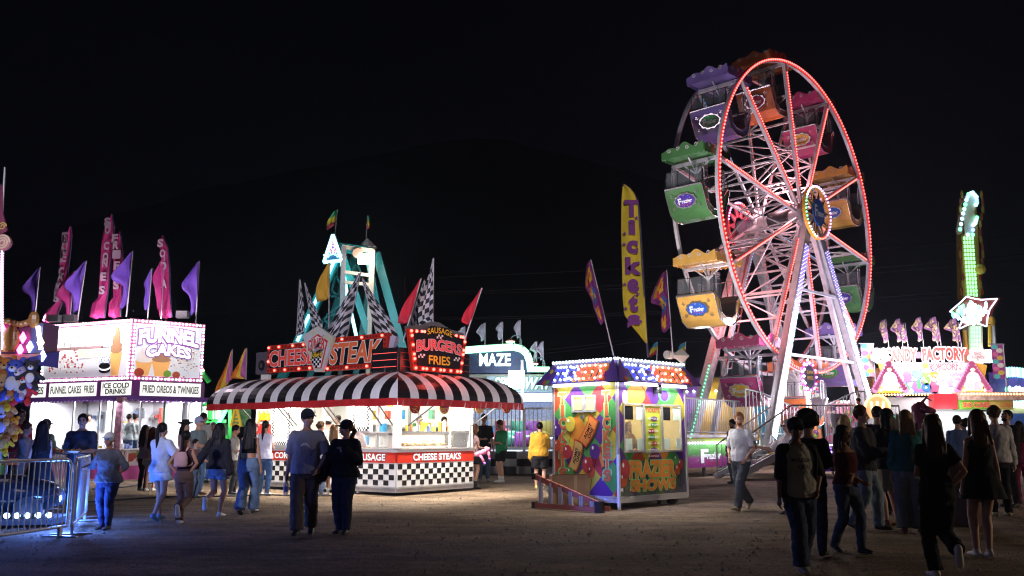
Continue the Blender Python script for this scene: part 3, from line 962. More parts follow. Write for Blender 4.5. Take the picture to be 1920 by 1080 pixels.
        for i in range(n):
            ua = -OH + (L + 2 * OH) * i / n; ub = -OH + (L + 2 * OH) * (i + 1) / n
            w = lambda u: .012 * math.sin(u * 9) + .008 * math.sin(u * 23)
            vl.quad((ua, -OH - .005 + w(ua), ZA - ZD + .01 * math.sin(ua * 3)), (ub, -OH - .005 + w(ub), ZA - ZD + .01 * math.sin(ub * 3)), (ub, -OH, ZA + .01), (ua, -OH, ZA + .01), redv)
        vl.box(-OH, L + OH, -OH + .01, -OH + .05, ZA - .02, ZA + .01, ALU)
    strips(TL, D, .62, .47, 1, 1, .30); strips(TR, W, .60, .47, 1, 1, .42)
    aw.build('awning', root, True); vl.build('awning_valance', root)
    # hanging round price signs
    for (T, WT, px, py, r, c1, c2, tx) in ((TR, WR_, 778, 762, .17, (.30, .03, .03), (.75, .45, .15), 'French\nFries'), (TR, WR_, 833, 763, .17, (.75, .40, .06), (.35, .05, .3), 'CORN\nDOGS'),
                                       (TR, WR_, 899, 763, .17, (.75, .42, .10), (.7, .7, .65), 'Double\nCheese'), (TR, WR_, 950, 763, .17, (.35, .05, .03), (.75, .5, .2), 'French\nFries')):
        x, z = onf(WT, px, py, -OH + .06)
        b = MB(T); y = -OH + .06; b.disc(x, z, r, r, y - .01, y + .01, paint(c1), 22)
        text(b, tx, x - r * .7, x + r * .7, z - .02, z + r * .75, y - .013, paint(c2), .04, outline=BLK, oo=.08)
        rq = random.Random(px)
        for q in range(14): b.disc(x + rq.uniform(-.09, .09), z - rq.uniform(.04, .13), .018, .010, y - .016, y - .011, paint(c2), 6)
        b.tube((x, y, z + r), (x, y, ZA), .006, DARK); b.build('hanging_sign', root)
    # signs standing on the roof
    y = 0.25
    def sign_panel(T, x0, x1, z0, z1, y, name, skew=0):
        b = MB(T); e = .13
        b.poly([(x0 - skew, z0), (x1 - skew * 0, z0), (x1, z1), (x0, z1)], y, y + .16, REDBAND)
        b.poly([(x0 + e - skew * .8, z0 + e), (x1 - e, z0 + e), (x1 - e, z1 - e), (x0 + e, z1 - e)], y - .02, y - .002, BLK)
        return b
    def fl(px, py): return onf(WL_, px, py, .25)
    (xa, za), (xb, zb) = fl(500, 699), fl(592, 641); _, zb = fl(540, 645); _, za = fl(540, 697)
    za = max(za, HR + .06)
    b = sign_panel(TL, xa, xb + .25, za, zb, .25, 's')
    CH = paint((.62, .06, .03)); 
    # lettering with pale rims
    text(b, 'CHEESE', xa + .14, xb - .04, za + .17, zb - .17, .22, mat('diner crimson letters', (.58, .04, .03), .4, em=.2, emcol=(1, .08, .05)), .03, outline=LETW, oo=.06)
    s1 = b.build('sign_panel', root)
    pts = around(xa + .06, xb + .1, za + .06, zb - .06, 14, 5, .235)
    bulb_parts(s1, pts, .036, [BULBR, BULBD, BULBD, BULBR, BULBD, BULBD, BULBD], T=TL)
    (xc, _), (xd, _) = fl(606, 665), fl(733, 665)
    _, zb = fl(670, 629); _, za = fl(670, 692); za = max(za, HR + .08)
    b = sign_panel(TL, xc, xd - .15, za, zb, .25, 's')
    text(b, 'STEAK', xc + .30, xd - .36, za + .17, zb - .17, .22, mat('sign orange letters', (.62, .12, .04), .4, em=.10, emcol=(1, .22, .09)), .03, shear=.15, outline=LETW, oo=.06)
    s2 = b.build('sign_panel', root)
    pts = around(xc + .2, xd - .21, za + .06, zb - .06, 20, 7, .235)
    bulb_parts(s2, pts, .036, [BULBD, BULBD, BULBD, BULBD, BULBD, BULBR, BULBD], T=TL)
    b = MB(TL)
    b.poly([(xd - .14, za - .02), (xd - .05, za - .02), (xd + .22, zb - .12), (xd + .02, zb - .1)], .2, .3, paint((.5, .42, .55)))
    b.poly([(xa + .6, zb - .17), (xb, zb - .17), (xb, zb + .02), (xa + .6, zb - .05)], .3, .45, WHITE)
    b.build('sign_wing', root)
    # pentagon with chequers
    pt = [fl(*q) for q in ((597, 698), (611, 698), (633, 633), (603, 612), (574, 630))]
    b = MB(TL); b.poly(pt, .12, .20, mat('pale sign metal', (.66, .66, .74), .4, .1, var=.35, vscale=3, var2=(.6, .6, .4)))
    cx = sum(p[0] for p in pt) / 5
    pi_ = [fl(*q) for q in ((597, 691), (610, 691), (622, 640), (604, 627), (586, 640))]
    b.poly(pi_, .10, .118, REDP)
    pj = [(cx + (p[0] - cx) * .88, 3.4 + (p[1] - 3.4) * .92) for p in pi_]
    b.poly(pj, .085, .098, LETW)
    zlo, zhi = min(p[1] for p in pj), max(p[1] for p in pj)
    for i in range(9):
        for j in range(13):
            zz = zlo + (zhi - zlo) * (j + .5) / 13.5; hw = (.13 + .16 * min(1, (zz - zlo) / (zhi - zlo) / .8)) * 1.15
            xx = cx + (i - 4) * .075
            if abs(xx - cx) < hw - .04 and (i + j) % 2 == 0 and zz < zhi - .12: b.box(xx - .036, xx + .036, .080, .084, zz - .036, zz + .036, BLK)
    text(b, 'DINER', cx - .33, cx + .33, (zlo + zhi) / 2 + .03, zhi - .12, .07, REDP, .03, outline=LETW, oo=.07, arch=.06)
    text(b, "Julie's", cx - .22, cx + .24, (zlo + zhi) / 2 - .20, (zlo + zhi) / 2 + .05, .07, YEL, .02, outline=BLK, oo=.06)
    b.build('pentagon_sign', root)
    # dark louvred box round the roof edge and the burgers sign
    b = MB(); b.box(.12, W - .1, .06, .5, HR + .03, HR + .62, BLK)
    b.box(.06, .5, .1, 1.0, HR + .03, HR + .62, BLK)
    for z in (.15, .32, .49): b.box(.13, W - .12, .048, .058, HR + z, HR + z + .012, REDP); 
    for z in (.15, .32, .49): b.box(.044, .058, .13, .95, HR + z, HR + z + .012, glow('red trim light', (1, .1, .08), 1.4))
    b.box(.06, .09, .5, .56, HR + .03, HR + .2, ALU)
    for x in (.3, 1.2, 2.2): b.box(x, x + .08, .3, .36, HR - .02, HR + .03, WHITE)
    b.build('roof_box', root)
    fr = lambda px, py: onf(WR_, px, py, -.1)
    outl = [fr(*q) for q in ((772, 694), (868, 697), (876, 640), (846, 632), (822, 607), (797, 620), (766, 625))]
    b = MB(TR)
    x0 = min(p[0] for p in outl); x1 = max(p[0] for p in outl); z0 = min(p[1] for p in outl); z1 = max(p[1] for p in outl); cx = (x0 + x1) / 2
    w = (x1 - x0) / 2
    tz = z1 - .22
    o1 = [(cx - w * .82, z0), (cx + w * .82, z0), (cx + w, tz), (cx + w * .45, tz + .02), (cx + w * .2, z1 - .02), (cx - w * .2, z1 - .02), (cx - w * .45, tz + .02), (cx - w, tz)]
    gm = mat('dark sign crest', (.12, .11, .12), .5)
    b.poly([(cx - w * .95, tz - .1), (cx + w * 1.0, tz - .1), (cx + w * 1.0, tz + .08), (cx + w * .5, tz + .14), (cx + w * .12, z1 + .06), (cx - w * .12, z1 + .06), (cx - w * .5, tz + .14), (cx - w * .95, tz + .08)], .02, .09, gm)
    b.poly([(cx - w * .82, z0), (cx + w * .82, z0), (cx + w, tz), (cx - w, tz)], -.10, .0, REDBAND)
    b.poly([(cx - w * .70, z0 + .12), (cx + w * .70, z0 + .12), (cx + w * .84, tz - .10), (cx + w * .5, tz - .05), (cx + w * .3, z1 - .08), (cx - w * .3, z1 - .08), (cx - w * .5, tz - .05), (cx - w * .84, tz - .10)], -.13, -.105, BLK)
    hh = z1 - z0
    text(b, 'SAUSAGE', cx - w * .42, cx + w * .42, z0 + hh * .74, z0 + hh * .86, -.135, YEL, .02, arch=.07)
    text(b, 'BURGERS', cx - w * .76, cx + w * .76, z0 + hh * .38, z0 + hh * .60, -.135, mat('sign crimson letters', (.6, .04, .06), .4, em=.25, emcol=(1, .1, .12)), .03, outline=LETW, oo=.055, arch=.08)
    text(b, 'FRIES', cx - w * .36, cx + w * .36, z0 + hh * .15, z0 + hh * .33, -.135, YEL, .02)
    for ox, oz in ((-.60, .26), (.60, .26), (0, .69)):
        for i in range(4):
            for j in range(2):
                if (i + j) % 2 == 0: b.box(cx + w * ox + (i - 2) * .06, cx + w * ox + (i - 1) * .06, -.136, -.132, z0 + hh * oz + j * .05, z0 + hh * oz + (j + 1) * .05, LETW)
    s3 = b.build('burger_sign', root)
    pts = []
    L1 = [(cx - w * .76, z0 + .06), (cx + w * .76, z0 + .06), (cx + w * .92, tz - .05), (cx + w * .5, tz - .03)]
    for (p, q), n in zip(zip(L1, L1[1:]), (13, 8, 5)):
        for i in range(n): pts.append((p[0] + (q[0] - p[0]) * i / n, -.115, p[1] + (q[1] - p[1]) * i / n))
    L2 = [(cx - w * .76, z0 + .06), (cx - w * .92, tz - .05), (cx - w * .5, tz - .03)]
    for (p, q), n in zip(zip(L2, L2[1:]), (8, 5)):
        for i in range(1, n + 1): pts.append((p[0] + (q[0] - p[0]) * i / n, -.115, p[1] + (q[1] - p[1]) * i / n))
    bulb_parts(s3, pts, .040, [BULBR, BULBD, BULBR, BULBR, BULBD], T=TR)
    # loudspeaker at the left end
    b = MB(TL); (xa, za), (xb, zb) = onf(WL_, 479, 702, .3), onf(WL_, 499, 666, .3); za = max(za, HR + .02)
    b.box(xa, xb + .1, .3, .65, za, za + .62, mat('speaker cloth', (.07, .06, .09), .8, bump=.3, bscale=60))
    b.disc((xa + xb) / 2 + .05, za + .24, .13, .15, .28, .30, BLK); b.disc((xa + xb) / 2 + .05, za + .24, .06, .07, .27, .28, DARK)
    b.box(xa + .12, xb, .4, .5, HR - .05, za, WHITE)
    b.build('loudspeaker', root)
    # running gear
    b = MB()
    for yy in (1.6, 3.2): b.tube((.25, yy, .28), (.45, yy, .28), .28, RUBBER, n=18); b.emit('wheel', root)
    b.box(.2, 2.4, .3, .4, 0, .12, DARK); b.build('jack_stand', root)
    for p, e, s_ in (((1.2, 1.3, HR - .15), 110, 1.2), ((1.2, 3.6, HR - .15), 110, 1.2)):
        lamp('AREA', RM @ Vector(p), e, (1, .93, .82), 1.0, rot=(0, 0, 0))
    lamp('AREA', RM @ Vector((1.3, .22, zsh - .05)), 26, (1, .74, .42), 1.6, rot=(0, 0, R(rd)), sy=.1)
    # tubes under the awning, both faces
    tb = MB(TL); tb.box(.4, D - .3, -.40, -.34, 2.62, 2.66, glow('fluorescent tube', (.95, .97, 1), 14)); tb.T = TR; tb.box(.3, W - .3, -.40, -.34, 2.62, 2.66, glow('fluorescent tube', (.95, .97, 1), 14))
    tb.build('tube_light', root)
    lamp('AREA', RM @ Vector((-.42, D / 2, 2.6)), 560, (1, .92, .80), D - .6, rot=(R(-28), 0, R(rd - 90)), sy=.15)
    lamp('AREA', RM @ Vector((W / 2, -.42, 2.6)), 480, (1, .92, .80), W - .4, rot=(R(-28), 0, R(rd)), sy=.15)
    lamp('POINT', RM @ Vector((.9, -.9, HR + .35)), 22, (1, .10, .08), .2)
    return root, RM, TL, TR, HR
DINER = diner()

# ================================================================ FLAGS
def cloth_strip(T, hgt, w, m, n=14, droop=.35, seed=0, top_w=.15, tail=.25, sgn=-1, hook=False):
    """limp flag hanging along a pole: local z up the pole, x out from it"""
    rr = random.Random(seed); b = MB(T); ph = rr.uniform(0, 6)
    vs = []
    cols = 7
    for i in range(n + 1):
        u = i / n
        ww = w * (top_w + (1 - top_w) * math.sin(min(1, u * 1.15) * PI * .5) ** 1.2) if u < .85 else w * (1 - (u - .85) / .15 * (1 - tail))
        if hook: q_ = min(1, max(0, (u - .26) / .34)); ww = w * (top_w + (1 - top_w) * min(1, u / .26)) * (1 - .52 * q_ * q_ * (3 - 2 * q_)) * (1 + .12 * math.sin(u * 11 + ph)) * (1 if u < .93 else .75)
        for j in range(cols + 1):
            v = j / cols
            x = sgn * ww * v * (1 - .12 * math.sin(u * 5 + ph))
            z = hgt * (1 - u) - droop * v * ww * (1.0 + .6 * u)
            y = .20 * ww * math.sin(v * 7 + u * 5 + ph) + .09 * ww * math.sin(v * 15 + u * 3 + ph)
            vs.append((x, y, z))
    fs = [(i * (cols + 1) + j, i * (cols + 1) + j + 1, (i + 1) * (cols + 1) + j + 1, (i + 1) * (cols + 1) + j) for i in range(n) for j in range(cols)]
    if callable(m):
        for k, f in enumerate(fs):
            i, j = divmod(k, cols)
            b.add([vs[q] for q in f], [(0, 1, 2, 3)], m(i / n, j / cols))
    else: b.add(vs, fs, m)
    return b
def flag(name, label, px0, py0, px1, py1, Y, w, m, group, zcut=None, sgn=-1, seed=0, frac=.8, pole=.02, cat='flag', **kw):
    """pole from base (px0,py0) to tip (px1,py1) at depth Y"""
    a = Q(px0, py0, Y); c = Q(px1, py1, Y)
    t = thing(name, label, cat, a, 0, group)
    d = c - a; L = d.length
    up = d.normalized(); x = Vector((1, 0, 0)); x = (x - up * x.dot(up)).normalized(); y = up.cross(x)
    M = Matrix((( x.x, y.x, up.x, 0), (x.y, y.y, up.y, 0), (x.z, y.z, up.z, 0), (0, 0, 0, 1)))
    b = MB(M); b.tube((0, 0, 0), (0, 0, L), pole, POLEM, pole * .7, 6); b.build('pole', t)
    fb = cloth_strip(M @ Matrix.Translation((0, 0, L * (1 - frac))), L * frac, w, m, seed=seed, sgn=sgn, **kw)
    fb.build('cloth', t, True)
    return t, M, L
def fcloth(col, em=0):
    m = mat('flag %.2f %.2f %.2f' % col, col, .75, var=.2, vscale=2)
    return m
CHW = fcloth((.62, .60, .66)); CHB = fcloth((.02, .02, .03))
def chq(nu, nv):
    return lambda u, v: CHW if (int(u * nu) + int(v * nv)) % 2 else CHB
RM = DINER[1]
def diner_flags():
    g = 'chequered flags on the diner stand'
    S = [('chequered flag on the left end of the diner roof, hanging straight', 556, 634, 562, 524, 25.2, .24, 1, 0), ('narrow chequered flag second from the left on the diner roof', 588, 625, 571, 530, 25.0, .26, 1, 1),
         ('wide chequered flag with its edge lit blue white, in front of the teal ride', 650, 632, 677, 510, 23.9, .72, -1, 2), ('chequered flag drooping to the right beside the wide one', 708, 632, 678, 520, 24.1, .5, 1, 3),
         ('tallest chequered flag above the burgers sign', 812, 612, 813, 484, 23.0, .36, -1, 4), ('greyish chequered flag hanging behind the red one', 762, 625, 796, 525, 23.3, .5, 1, 5)]
    for lb, a, b_, c, d, Y, w, sg, sd in S:
        flag('chequered_flag', lb, a, b_, c, d, Y, w, chq(13.99, 4.2), g, sgn=sg, seed=sd, frac=.94, top_w=.1, droop=.9 if sd in (2, 3, 5) else .5)
    rd = fcloth((.62, .02, .05))
    flag('red_flag', 'red flag on a slanted pole left of the burgers sign', 756, 640, 790, 522, 22.6, .27, rd, 'red flags on the diner stand', sgn=-1, seed=7, frac=.68, droop=.7, tail=.3)
    flag('red_flag', 'red flag on a slanted pole right of the burgers sign', 871, 638, 904, 540, 22.6, .22, rd, 'red flags on the diner stand', sgn=-1, seed=8, frac=.68, droop=.5, tail=.3)
    flag('yellow_flag', 'yellow flag hanging furled in front of the triangular lit sign', 616, 640, 618, 492, 25.6, .42, fcloth((.70, .40, .04)), None, sgn=-1, seed=9, frac=.45, droop=.4)
    cs = [fcloth((.75, .25, .03)), fcloth((.75, .55, .05)), fcloth((.60, .15, .45))]
    for lb, a, b_, c, d, sd in (('orange, yellow and pink striped flag, left one of the pair beside the awning', 434, 712, 436, 655, 1), ('orange, yellow and pink striped flag, right one of the pair beside the awning', 461, 712, 463, 653, 2)):
        flag('striped_flag', lb, a, b_, c, d, 27, .42, lambda u, v: cs[2 - min(2, int(v * 3))], 'striped flags left of the diner awning', sgn=-1, seed=sd, frac=.95, droop=1.1 if sd == 1 else .2)
diner_flags()
# ================================================================ TICKET BOOTH
HARL = [paint((.50, .08, .03)), paint((.10, .03, .24)), paint((.52, .44, .05)), paint((.07, .30, .07)), paint((.42, .04, .05)), paint((.58, .22, .03))]
def clip_rect(pts, x0, x1, z0, z1):
    def cl(ps, f, inter):
        out = []
        for i, p in enumerate(ps):
            q = ps[(i + 1) % len(ps)]
            if f(p): out.append(p)
            if f(p) != f(q): out.append(inter(p, q))
        return out
    def ix(c): return lambda p, q: (c, p[1] + (q[1] - p[1]) * (c - p[0]) / (q[0] - p[0]))
    def iz(c): return lambda p, q: (p[0] + (q[0] - p[0]) * (c - p[1]) / (q[1] - p[1]), c)
    for f, i in ((lambda p: p[0] >= x0, ix(x0)), (lambda p: p[0] <= x1, ix(x1)), (lambda p: p[1] >= z0, iz(z0)), (lambda p: p[1] <= z1, iz(z1))):
        if not pts: return pts
        pts = cl(pts, f, i)
    return pts
def harlequin(b, x0, x1, z0, z1, w, h, y, seq, ox=0, oz=0):
    for i in range(-1, int((x1 - x0) / w) * 2 + 4):
        for j in range(-1, int((z1 - z0) / h) * 2 + 4):
            if (i + j) % 2: continue
            cx = x0 + ox + i * w / 2; cz = z0 + oz + j * h / 2
            p = clip_rect([(cx - w / 2, cz), (cx, cz - h / 2), (cx + w / 2, cz), (cx, cz + h / 2)], x0, x1, z0, z1)
            if len(p) > 2: b.add([(q[0], y, q[1]) for q in p], [tuple(range(len(p)))], seq[((i + j) // 2 + (i - j) // 2 * 2) % len(seq)])
def balloon(b, x, z, r, y, m):
    b.disc(x, z, r, r * 1.2, y - .004, y, m, 20)
    b.disc(x - r * .35, z + r * .5, r * .18, r * .28, y - .007, y - .004, LETW, 8)
    ribbon(b, [Vector((x + .02 * math.sin(k), y - .003, z - r * 1.2 - k * .04)) for k in range(7)], .008, BLK)
def booth():
    g = G(1161, 956); rd = 45.0
    root = thing('ticket_booth', 'brightly painted ticket booth with diamond pattern and lit TICKETS signs', 'ticket booth', (g.x, g.y, 0), R(rd))
    W, D = 2.30, 1.68
    RM = ROOTM[root.name]; TR = Matrix.Identity(4); TL = frame((0, D, 0), -PI / 2); WRm, WLm = RM, RM @ TL
    r = lambda px, py, off=0: onf(WRm, px, py, off)
    l = lambda px, py, off=0: onf(WLm, px, py, off)
    ZE = Z(716, 17.9); ZT = Z(668, 17.9); ZF = Z(942, 17.9)
    # walls with the three window openings on the right face and one on the left face
    wx0, wz1 = r(1167, 755); wx1, _ = r(1275, 757); wz0 = r(1200, 848)[1]
    b = MB(); b.T = TR
    wm = HARL[2]
    b.box(0, W, 0, .05, ZF, wz0, PANELW); b.box(0, W, 0, .05, wz1, ZE, PANELW); b.box(0, wx0, 0, .05, wz0, wz1, PANELW); b.box(wx1, W, 0, .05, wz0, wz1, PANELW)
    b.T = TL
    lx0, lz1 = l(1073, 742); lx1, _ = l(1118, 742); lz0 = l(1095, 773)[1]
    b.box(0, D, 0, .05, ZF, lz0, PANELW); b.box(0, D, 0, .05, lz1, ZE, PANELW); b.box(0, lx0, 0, .05, lz0, lz1, PANELW); b.box(lx1, D, 0, .05, lz0, lz1, PANELW)
    b.T = TR
    b.box(.05, W, D - .05, D, ZF, ZE, PANELW); b.box(W - .05, W, .05, D - .05, ZF, ZE, PANELW)
    b.box(.06, W - .06, D - .08, D - .055, ZF + .1, ZE - .05, mat('cream inner wall', (.80, .70, .42), .6)); b.box(W - .08, W - .055, .06, D - .1, ZF + .1, ZE - .05, mat('cream inner wall', (.80, .70, .42), .6))
    b.box(0, W, 0, D, ZE, ZE + .03, PANELW); b.box(.05, W - .05, .05, D - .05, ZF, ZF + .05, DARK)
    b.build('wall', root)
    b = MB(TR); y = -.004
    zc = [(0, W, ZF + .10, wz0), (0, W, wz1, ZE), (0, wx0, wz0, wz1), (wx1, W, wz0, wz1)]
    for q in zc: 
        # one pattern clipped to each region
        for i in range(-1, 14):
            for j in range(-1, 14):
                if (i + j) % 2: continue
                w, h = .58, .72; cx = i * w / 2 + .05; cz = ZF + j * h / 2
                p = clip_rect([(cx - w / 2, cz), (cx, cz - h / 2), (cx + w / 2, cz), (cx, cz + h / 2)], *q)
                if len(p) > 2: b.add([(u[0], y, u[1]) for u in p], [tuple(range(len(p)))], HARL[[[1, 3, 0, 1], [2, 4, 3, 2], [1, 0, 1, 3], [3, 2, 5, 1]][j % 4][i // 2 % 4]])
    b.T = TL
    for q in [(0, D, ZF + .10, lz0), (0, D, lz1, ZE), (0, lx0, lz0, lz1), (lx1, D, lz0, lz1)]:
        for i in range(-1, 12):
            for j in range(-1, 14):
                if (i + j) % 2: continue
                w, h = .62, .62; cx = i * w / 2 + .0; cz = ZF + .15 + j * h / 2
                p = clip_rect([(cx - w / 2, cz), (cx, cz - h / 2), (cx + w / 2, cz), (cx, cz + h / 2)], *q)
                if len(p) > 2: b.add([(u[0], y, u[1]) for u in p], [tuple(range(len(p)))], HARL[[[1, 5, 1, 0], [3, 2, 3, 2], [0, 1, 4, 1], [2, 3, 2, 3]][j % 4][i // 2 % 4]])
    b.build('diamond_pattern', root)
    # left face art: lettering, tickets, balloons
    b = MB(TL); gl = paint((.30, .62, .25)); rl = paint((.58, .13, .05))
    xa, zt = l(1049, 736); xb = l(1060, 736)[0]; zb = l(1050, 900)[1] 
    text(b, 'TICKETS', xa, xb + .02, zb, zt, -.012, rl, .05, outline=gl, oo=.13, vertical=True)
    xa = l(1131, 736)[0]; xb = l(1143, 736)[0]
    text(b, 'TICKETS', xa, xb, zb, zt, -.012, rl, .05, outline=gl, oo=.13, vertical=True)
    tick = paint((.66, .22, .05)); ted = paint((.50, .07, .03)); sh = paint((.04, .08, .04))
    def ticket(cx, cz, ang, L, w, m, y):
        ca, sa = math.cos(ang), math.sin(ang)
        def P_(u, v, bend=.25): return (cx + u * ca - (v + bend * u * u / L) * sa, cz + u * sa + (v + bend * u * u / L) * ca)
        n = 12; top = [P_(-L / 2 + L * i / n, w / 2) for i in range(n + 1)]; bot = [P_(L / 2 - L * i / n, -w / 2) for i in range(n + 1)]
        pts = top + bot
        b.poly([(cx + (p[0] - cx) * 1.08 + .02, cz + (p[1] - cz) * 1.06 - .02) for p in pts], y + .004, y + .006, sh)
        b.poly(pts, y - .002, y + .003, ted)
        b.poly([P_(-L / 2 * .9 + L * .9 * i / n, w / 2 * .8) for i in range(n + 1)] + [P_(L / 2 * .9 - L * .9 * i / n, -w / 2 * .8) for i in range(n + 1)], y - .006, y - .003, m)
        tb = MB(TL @ Matrix.Translation((cx + .01, y - .007, cz)) @ Matrix.Rotation(-ang, 4, 'Y'))
        text(tb, 'ADMIT\nONE', -L * .27, L * .27, -w * .30, w * .30, 0, BLK, .02)
        return tb
    c1 = l(1105, 810); c2 = l(1082, 855)
    t1 = ticket(c1[0], c1[1], R(58), .62, .27, tick, -.012); t2 = ticket(c2[0], c2[1], R(72), .62, .25, paint((.55, .36, .12)), -.012)
    x, z = l(1125, 846)
    t3 = ticket(l(1127, 858)[0], l(1127, 858)[1], R(115), .4, .10, tick, -.009)
    for (px, py, rr, c) in ((1070, 795, .13, 2), (1045, 806, .11, 1), (1043, 835, .10, 0), (1065, 847, .12, 4), (1116, 846, .13, 1), (1103, 872, .14, 4), (1109, 884, .10, 0), (1070, 886, .09, 3)):
        x, z = l(px, py); balloon(b, min(D - .1, max(.1, x)), z, rr, -.016, HARL[c])
    b.build('painted_art', root); t1.build('ticket_lettering', root); t2.build('ticket_lettering', root)
    # right face art
    b = MB(TR)
    b.box(.02, W - .02, -.007, -.004, ZF + .1, wz0 - .16, mat('dark mural', (.07, .05, .11), .35, var=.9, vscale=2.5, var2=(.10, .16, .05)))
    xa, z1_ = r(1180, 866); xb, _ = r(1264, 866); z0_ = r(1220, 894)[1]
    text(b, 'FRAZIER', xa, xb, z0_, z1_, -.012, paint((.72, .24, .04)), .045, outline=paint((.36, .66, .2)), oo=.10)
    z1_ = r(1220, 899)[1]; z0_ = r(1220, 919)[1]
    text(b, 'SHOWS', xa + .02, xb, z0_, z1_, -.012, paint((.72, .24, .04)), .045, outline=paint((.36, .66, .2)), oo=.10)
    for (px, py, rr, c) in ((1171, 880, .16, 4), (1168, 900, .12, 0), (1267, 862, .10, 3), (1275, 870, .09, 4), (1270, 880, .09, 0)):
        x, z = r(px, py); balloon(b, x, z, rr, -.010, HARL[c])
    x, z = r(1192, 740); b.disc(x, z, .30, .2, -.010, -.006, paint((.75, .30, .05)), 24); b.disc(r(1168, 745)[0] + .06, r(1168, 745)[1], .10, .14, -.010, -.006, paint((.70, .35, .45)), 20)
    x, z = r(1245, 740); b.disc(x, z, .22, .17, -.010, -.006, paint((.10, .45, .15)), 24); b.disc(x, z - .02, .14, .11, -.013, -.011, paint((.10, .04, .35)), 20)
    for p in range(7):
        x = .2 + p * .32; ribbon(b, [Vector((x + .3 * q / 10, -.008, ZF + .16 + .1 * math.sin(q / 10 * PI))) for q in range(11)], .012, HARL[1])
        for q in range(3): b.box(x + q * .1, x + q * .1 + .008, -.008, -.004, ZF + .1, ZF + .2, HARL[1])
    b.box(.02, .12, -.014, -.008, ZF + .20, ZF + .26, LETW)
    b.build('painted_art', root)
    # diamond plate skirt and corner trims
    dp = mat('diamond plate', (.55, .55, .57), .35, .8, bump=1, bscale=60)
    b = MB(TR); b.box(.0, W, -.02, .0, ZF - .02, ZF + .10, dp); b.T = TL; b.box(0, D, -.02, 0, ZF - .02, ZF + .10, dp)
    b.T = TR
    for x, y_ in ((0, 0), (W, 0), (0, D)): b.box(x - .025, x + .025, y_ - .025, y_ + .025, ZF, ZE, ALU)
    b.build('trim', root)
    b = MB(TR); b.box(-.05, .0, -.05, .0, 0.0, 1.05, WHITE); b.build('support_post', root)
    b = MB(TR)
    for x, y_ in ((W - .35, .15), (W - .35, D - .2), (.3, D - .3)): b.tube((x - .05, y_, .14), (x + .05, y_, .14), .14, RUBBER, n=18)
    b.box(.1, W - .3, .4, .5, .06, ZF, DARK); b.box(1.5, 1.7, .1, .2, .02, ZF, DARK)
    b.build('wheel', root)
    # windows
    def window(T, x0, x1, z0, z1, name='window', glass=True):
        b = MB(T); f = .035
        b.box(x0, x1, -.03, .02, z0, z0 + f, ALU); b.box(x0, x1, -.03, .02, z1 - f, z1, ALU)
        b.box(x0, x0 + f, -.03, .02, z0 + f, z1 - f, ALU); b.box(x1 - f, x1, -.03, .02, z0 + f, z1 - f, ALU)
        w_ = b.build(name, root)
        if glass:
            q = MB(T); q.quad((x0, -.005, z0), (x1, -.005, z0), (x1, -.005, z1), (x0, -.005, z1), GLASSM); q.build('pane', w_)
        return w_
    d3 = (wx1 - wx0)
    xm1, xm2 = r(1206, 800)[0], r(1240, 800)[0]
    window(TR, wx0, xm1, wz0, wz1); window(TR, xm1, xm2, wz0 - .01, wz1 - .01, glass=False); window(TR, xm2, wx1, wz0, wz1)
    window(TL, lx0, (lx0 + lx1) / 2, lz0, lz1); window(TL, (lx0 + lx1) / 2, lx1, lz0, lz1)
    b = MB(TR)
    b.box(xm1 + .04, xm2 - .04, -.012, .0, wz0 + .03, wz1 - .05, paint((.55, .62, .08)))
    text(b, 'TICKETS', xm1 + .07, xm2 - .07, wz1 - .17, wz1 - .09, -.018, paint((.5, .1, .1)), .03)
    rr = random.Random(2)
    for i in range(7):
        z = wz1 - .30 - i * .125
        b.disc((xm1 + xm2) / 2 + rr.uniform(-.05, .05), z, .12, .045, -.018, -.013, HARL[[1, 3, 4, 3, 0, 1, 4][i]], 14)
        text(b, ['SINGLE', '20 FOR', '40 FOR', 'RIDES', '$1.50', 'WRIST', 'BAND'][i], xm1 + .13, xm2 - .13, z - .018, z + .018, -.02, LETW, .02)
    nt = mat('notice paper', (.55, .68, .58), .7)
    for x0, m_ in ((wx0 + .06, BLK), (wx0 + .42, nt), (xm2 + .05, BLK), (xm2 + .42, nt)): b.box(x0, x0 + .26, -.012, -.002, wz1 - .33, wz1 - .06, m_); b.emit('window_notice', root)
    for x0 in (wx0 + .06, wx0 + .45, xm2 + .06, xm2 + .50): b.box(x0, x0 + .22, -.012, -.002, wz0 + .05, wz0 + .27, nt); b.emit('window_notice', root)
    b = MB(TR); b.box(.1, W - .1, .05, .5, wz0 - .03, wz0, ALU)
    b.box(wx0 + .2, wx0 + .45, .15, .4, wz0, wz0 + .2, PANELW); b.tube((1.7, .25, wz0), (1.7, .25, wz0 + .22), .05, REDP, n=12)
    b.box(.15, .6, .9, 1.4, wz0 + .4, wz0 + .85, mat('brown cupboard', (.2, .12, .06), .6)); b.box(.2, .6, 1.1, D - .1, ZF, wz0, mat('orange box', (.7, .25, .05), .6))
    b.build('desk', root)
    b = MB(TR); x, z = r(1226, 730); b.box(x - .05, x + .05, -.16, -.02, z - .09, z + .09, BLK); b.build('wall_speaker', root)
    b = MB(TL); x, z = l(1094, 782); b.disc(x, z, .045, .045, -.05, 0, CHROME, 14); b.build('door_lock', root)
    # sloped light boxes on the roof
    OV = .28; sg = MB(); back = paint((.10, .05, .22)); 
    def slab(T, L, xl, xr):
        b = MB(T)
        # sloped sign: bottom out at -OV, top back at +.10
        b.add([(xl - OV, -OV, ZE), (xr + OV, -OV, ZE), (xr + .0, .08, ZT), (xl - .0, .08, ZT), (xl - OV, .10, ZE), (xr + OV, .10, ZE)], [(0, 1, 2, 3), (0, 4, 5, 1), (4, 3, 2, 5), (0, 3, 4), (1, 5, 2)], back)
        return b
    S = {}
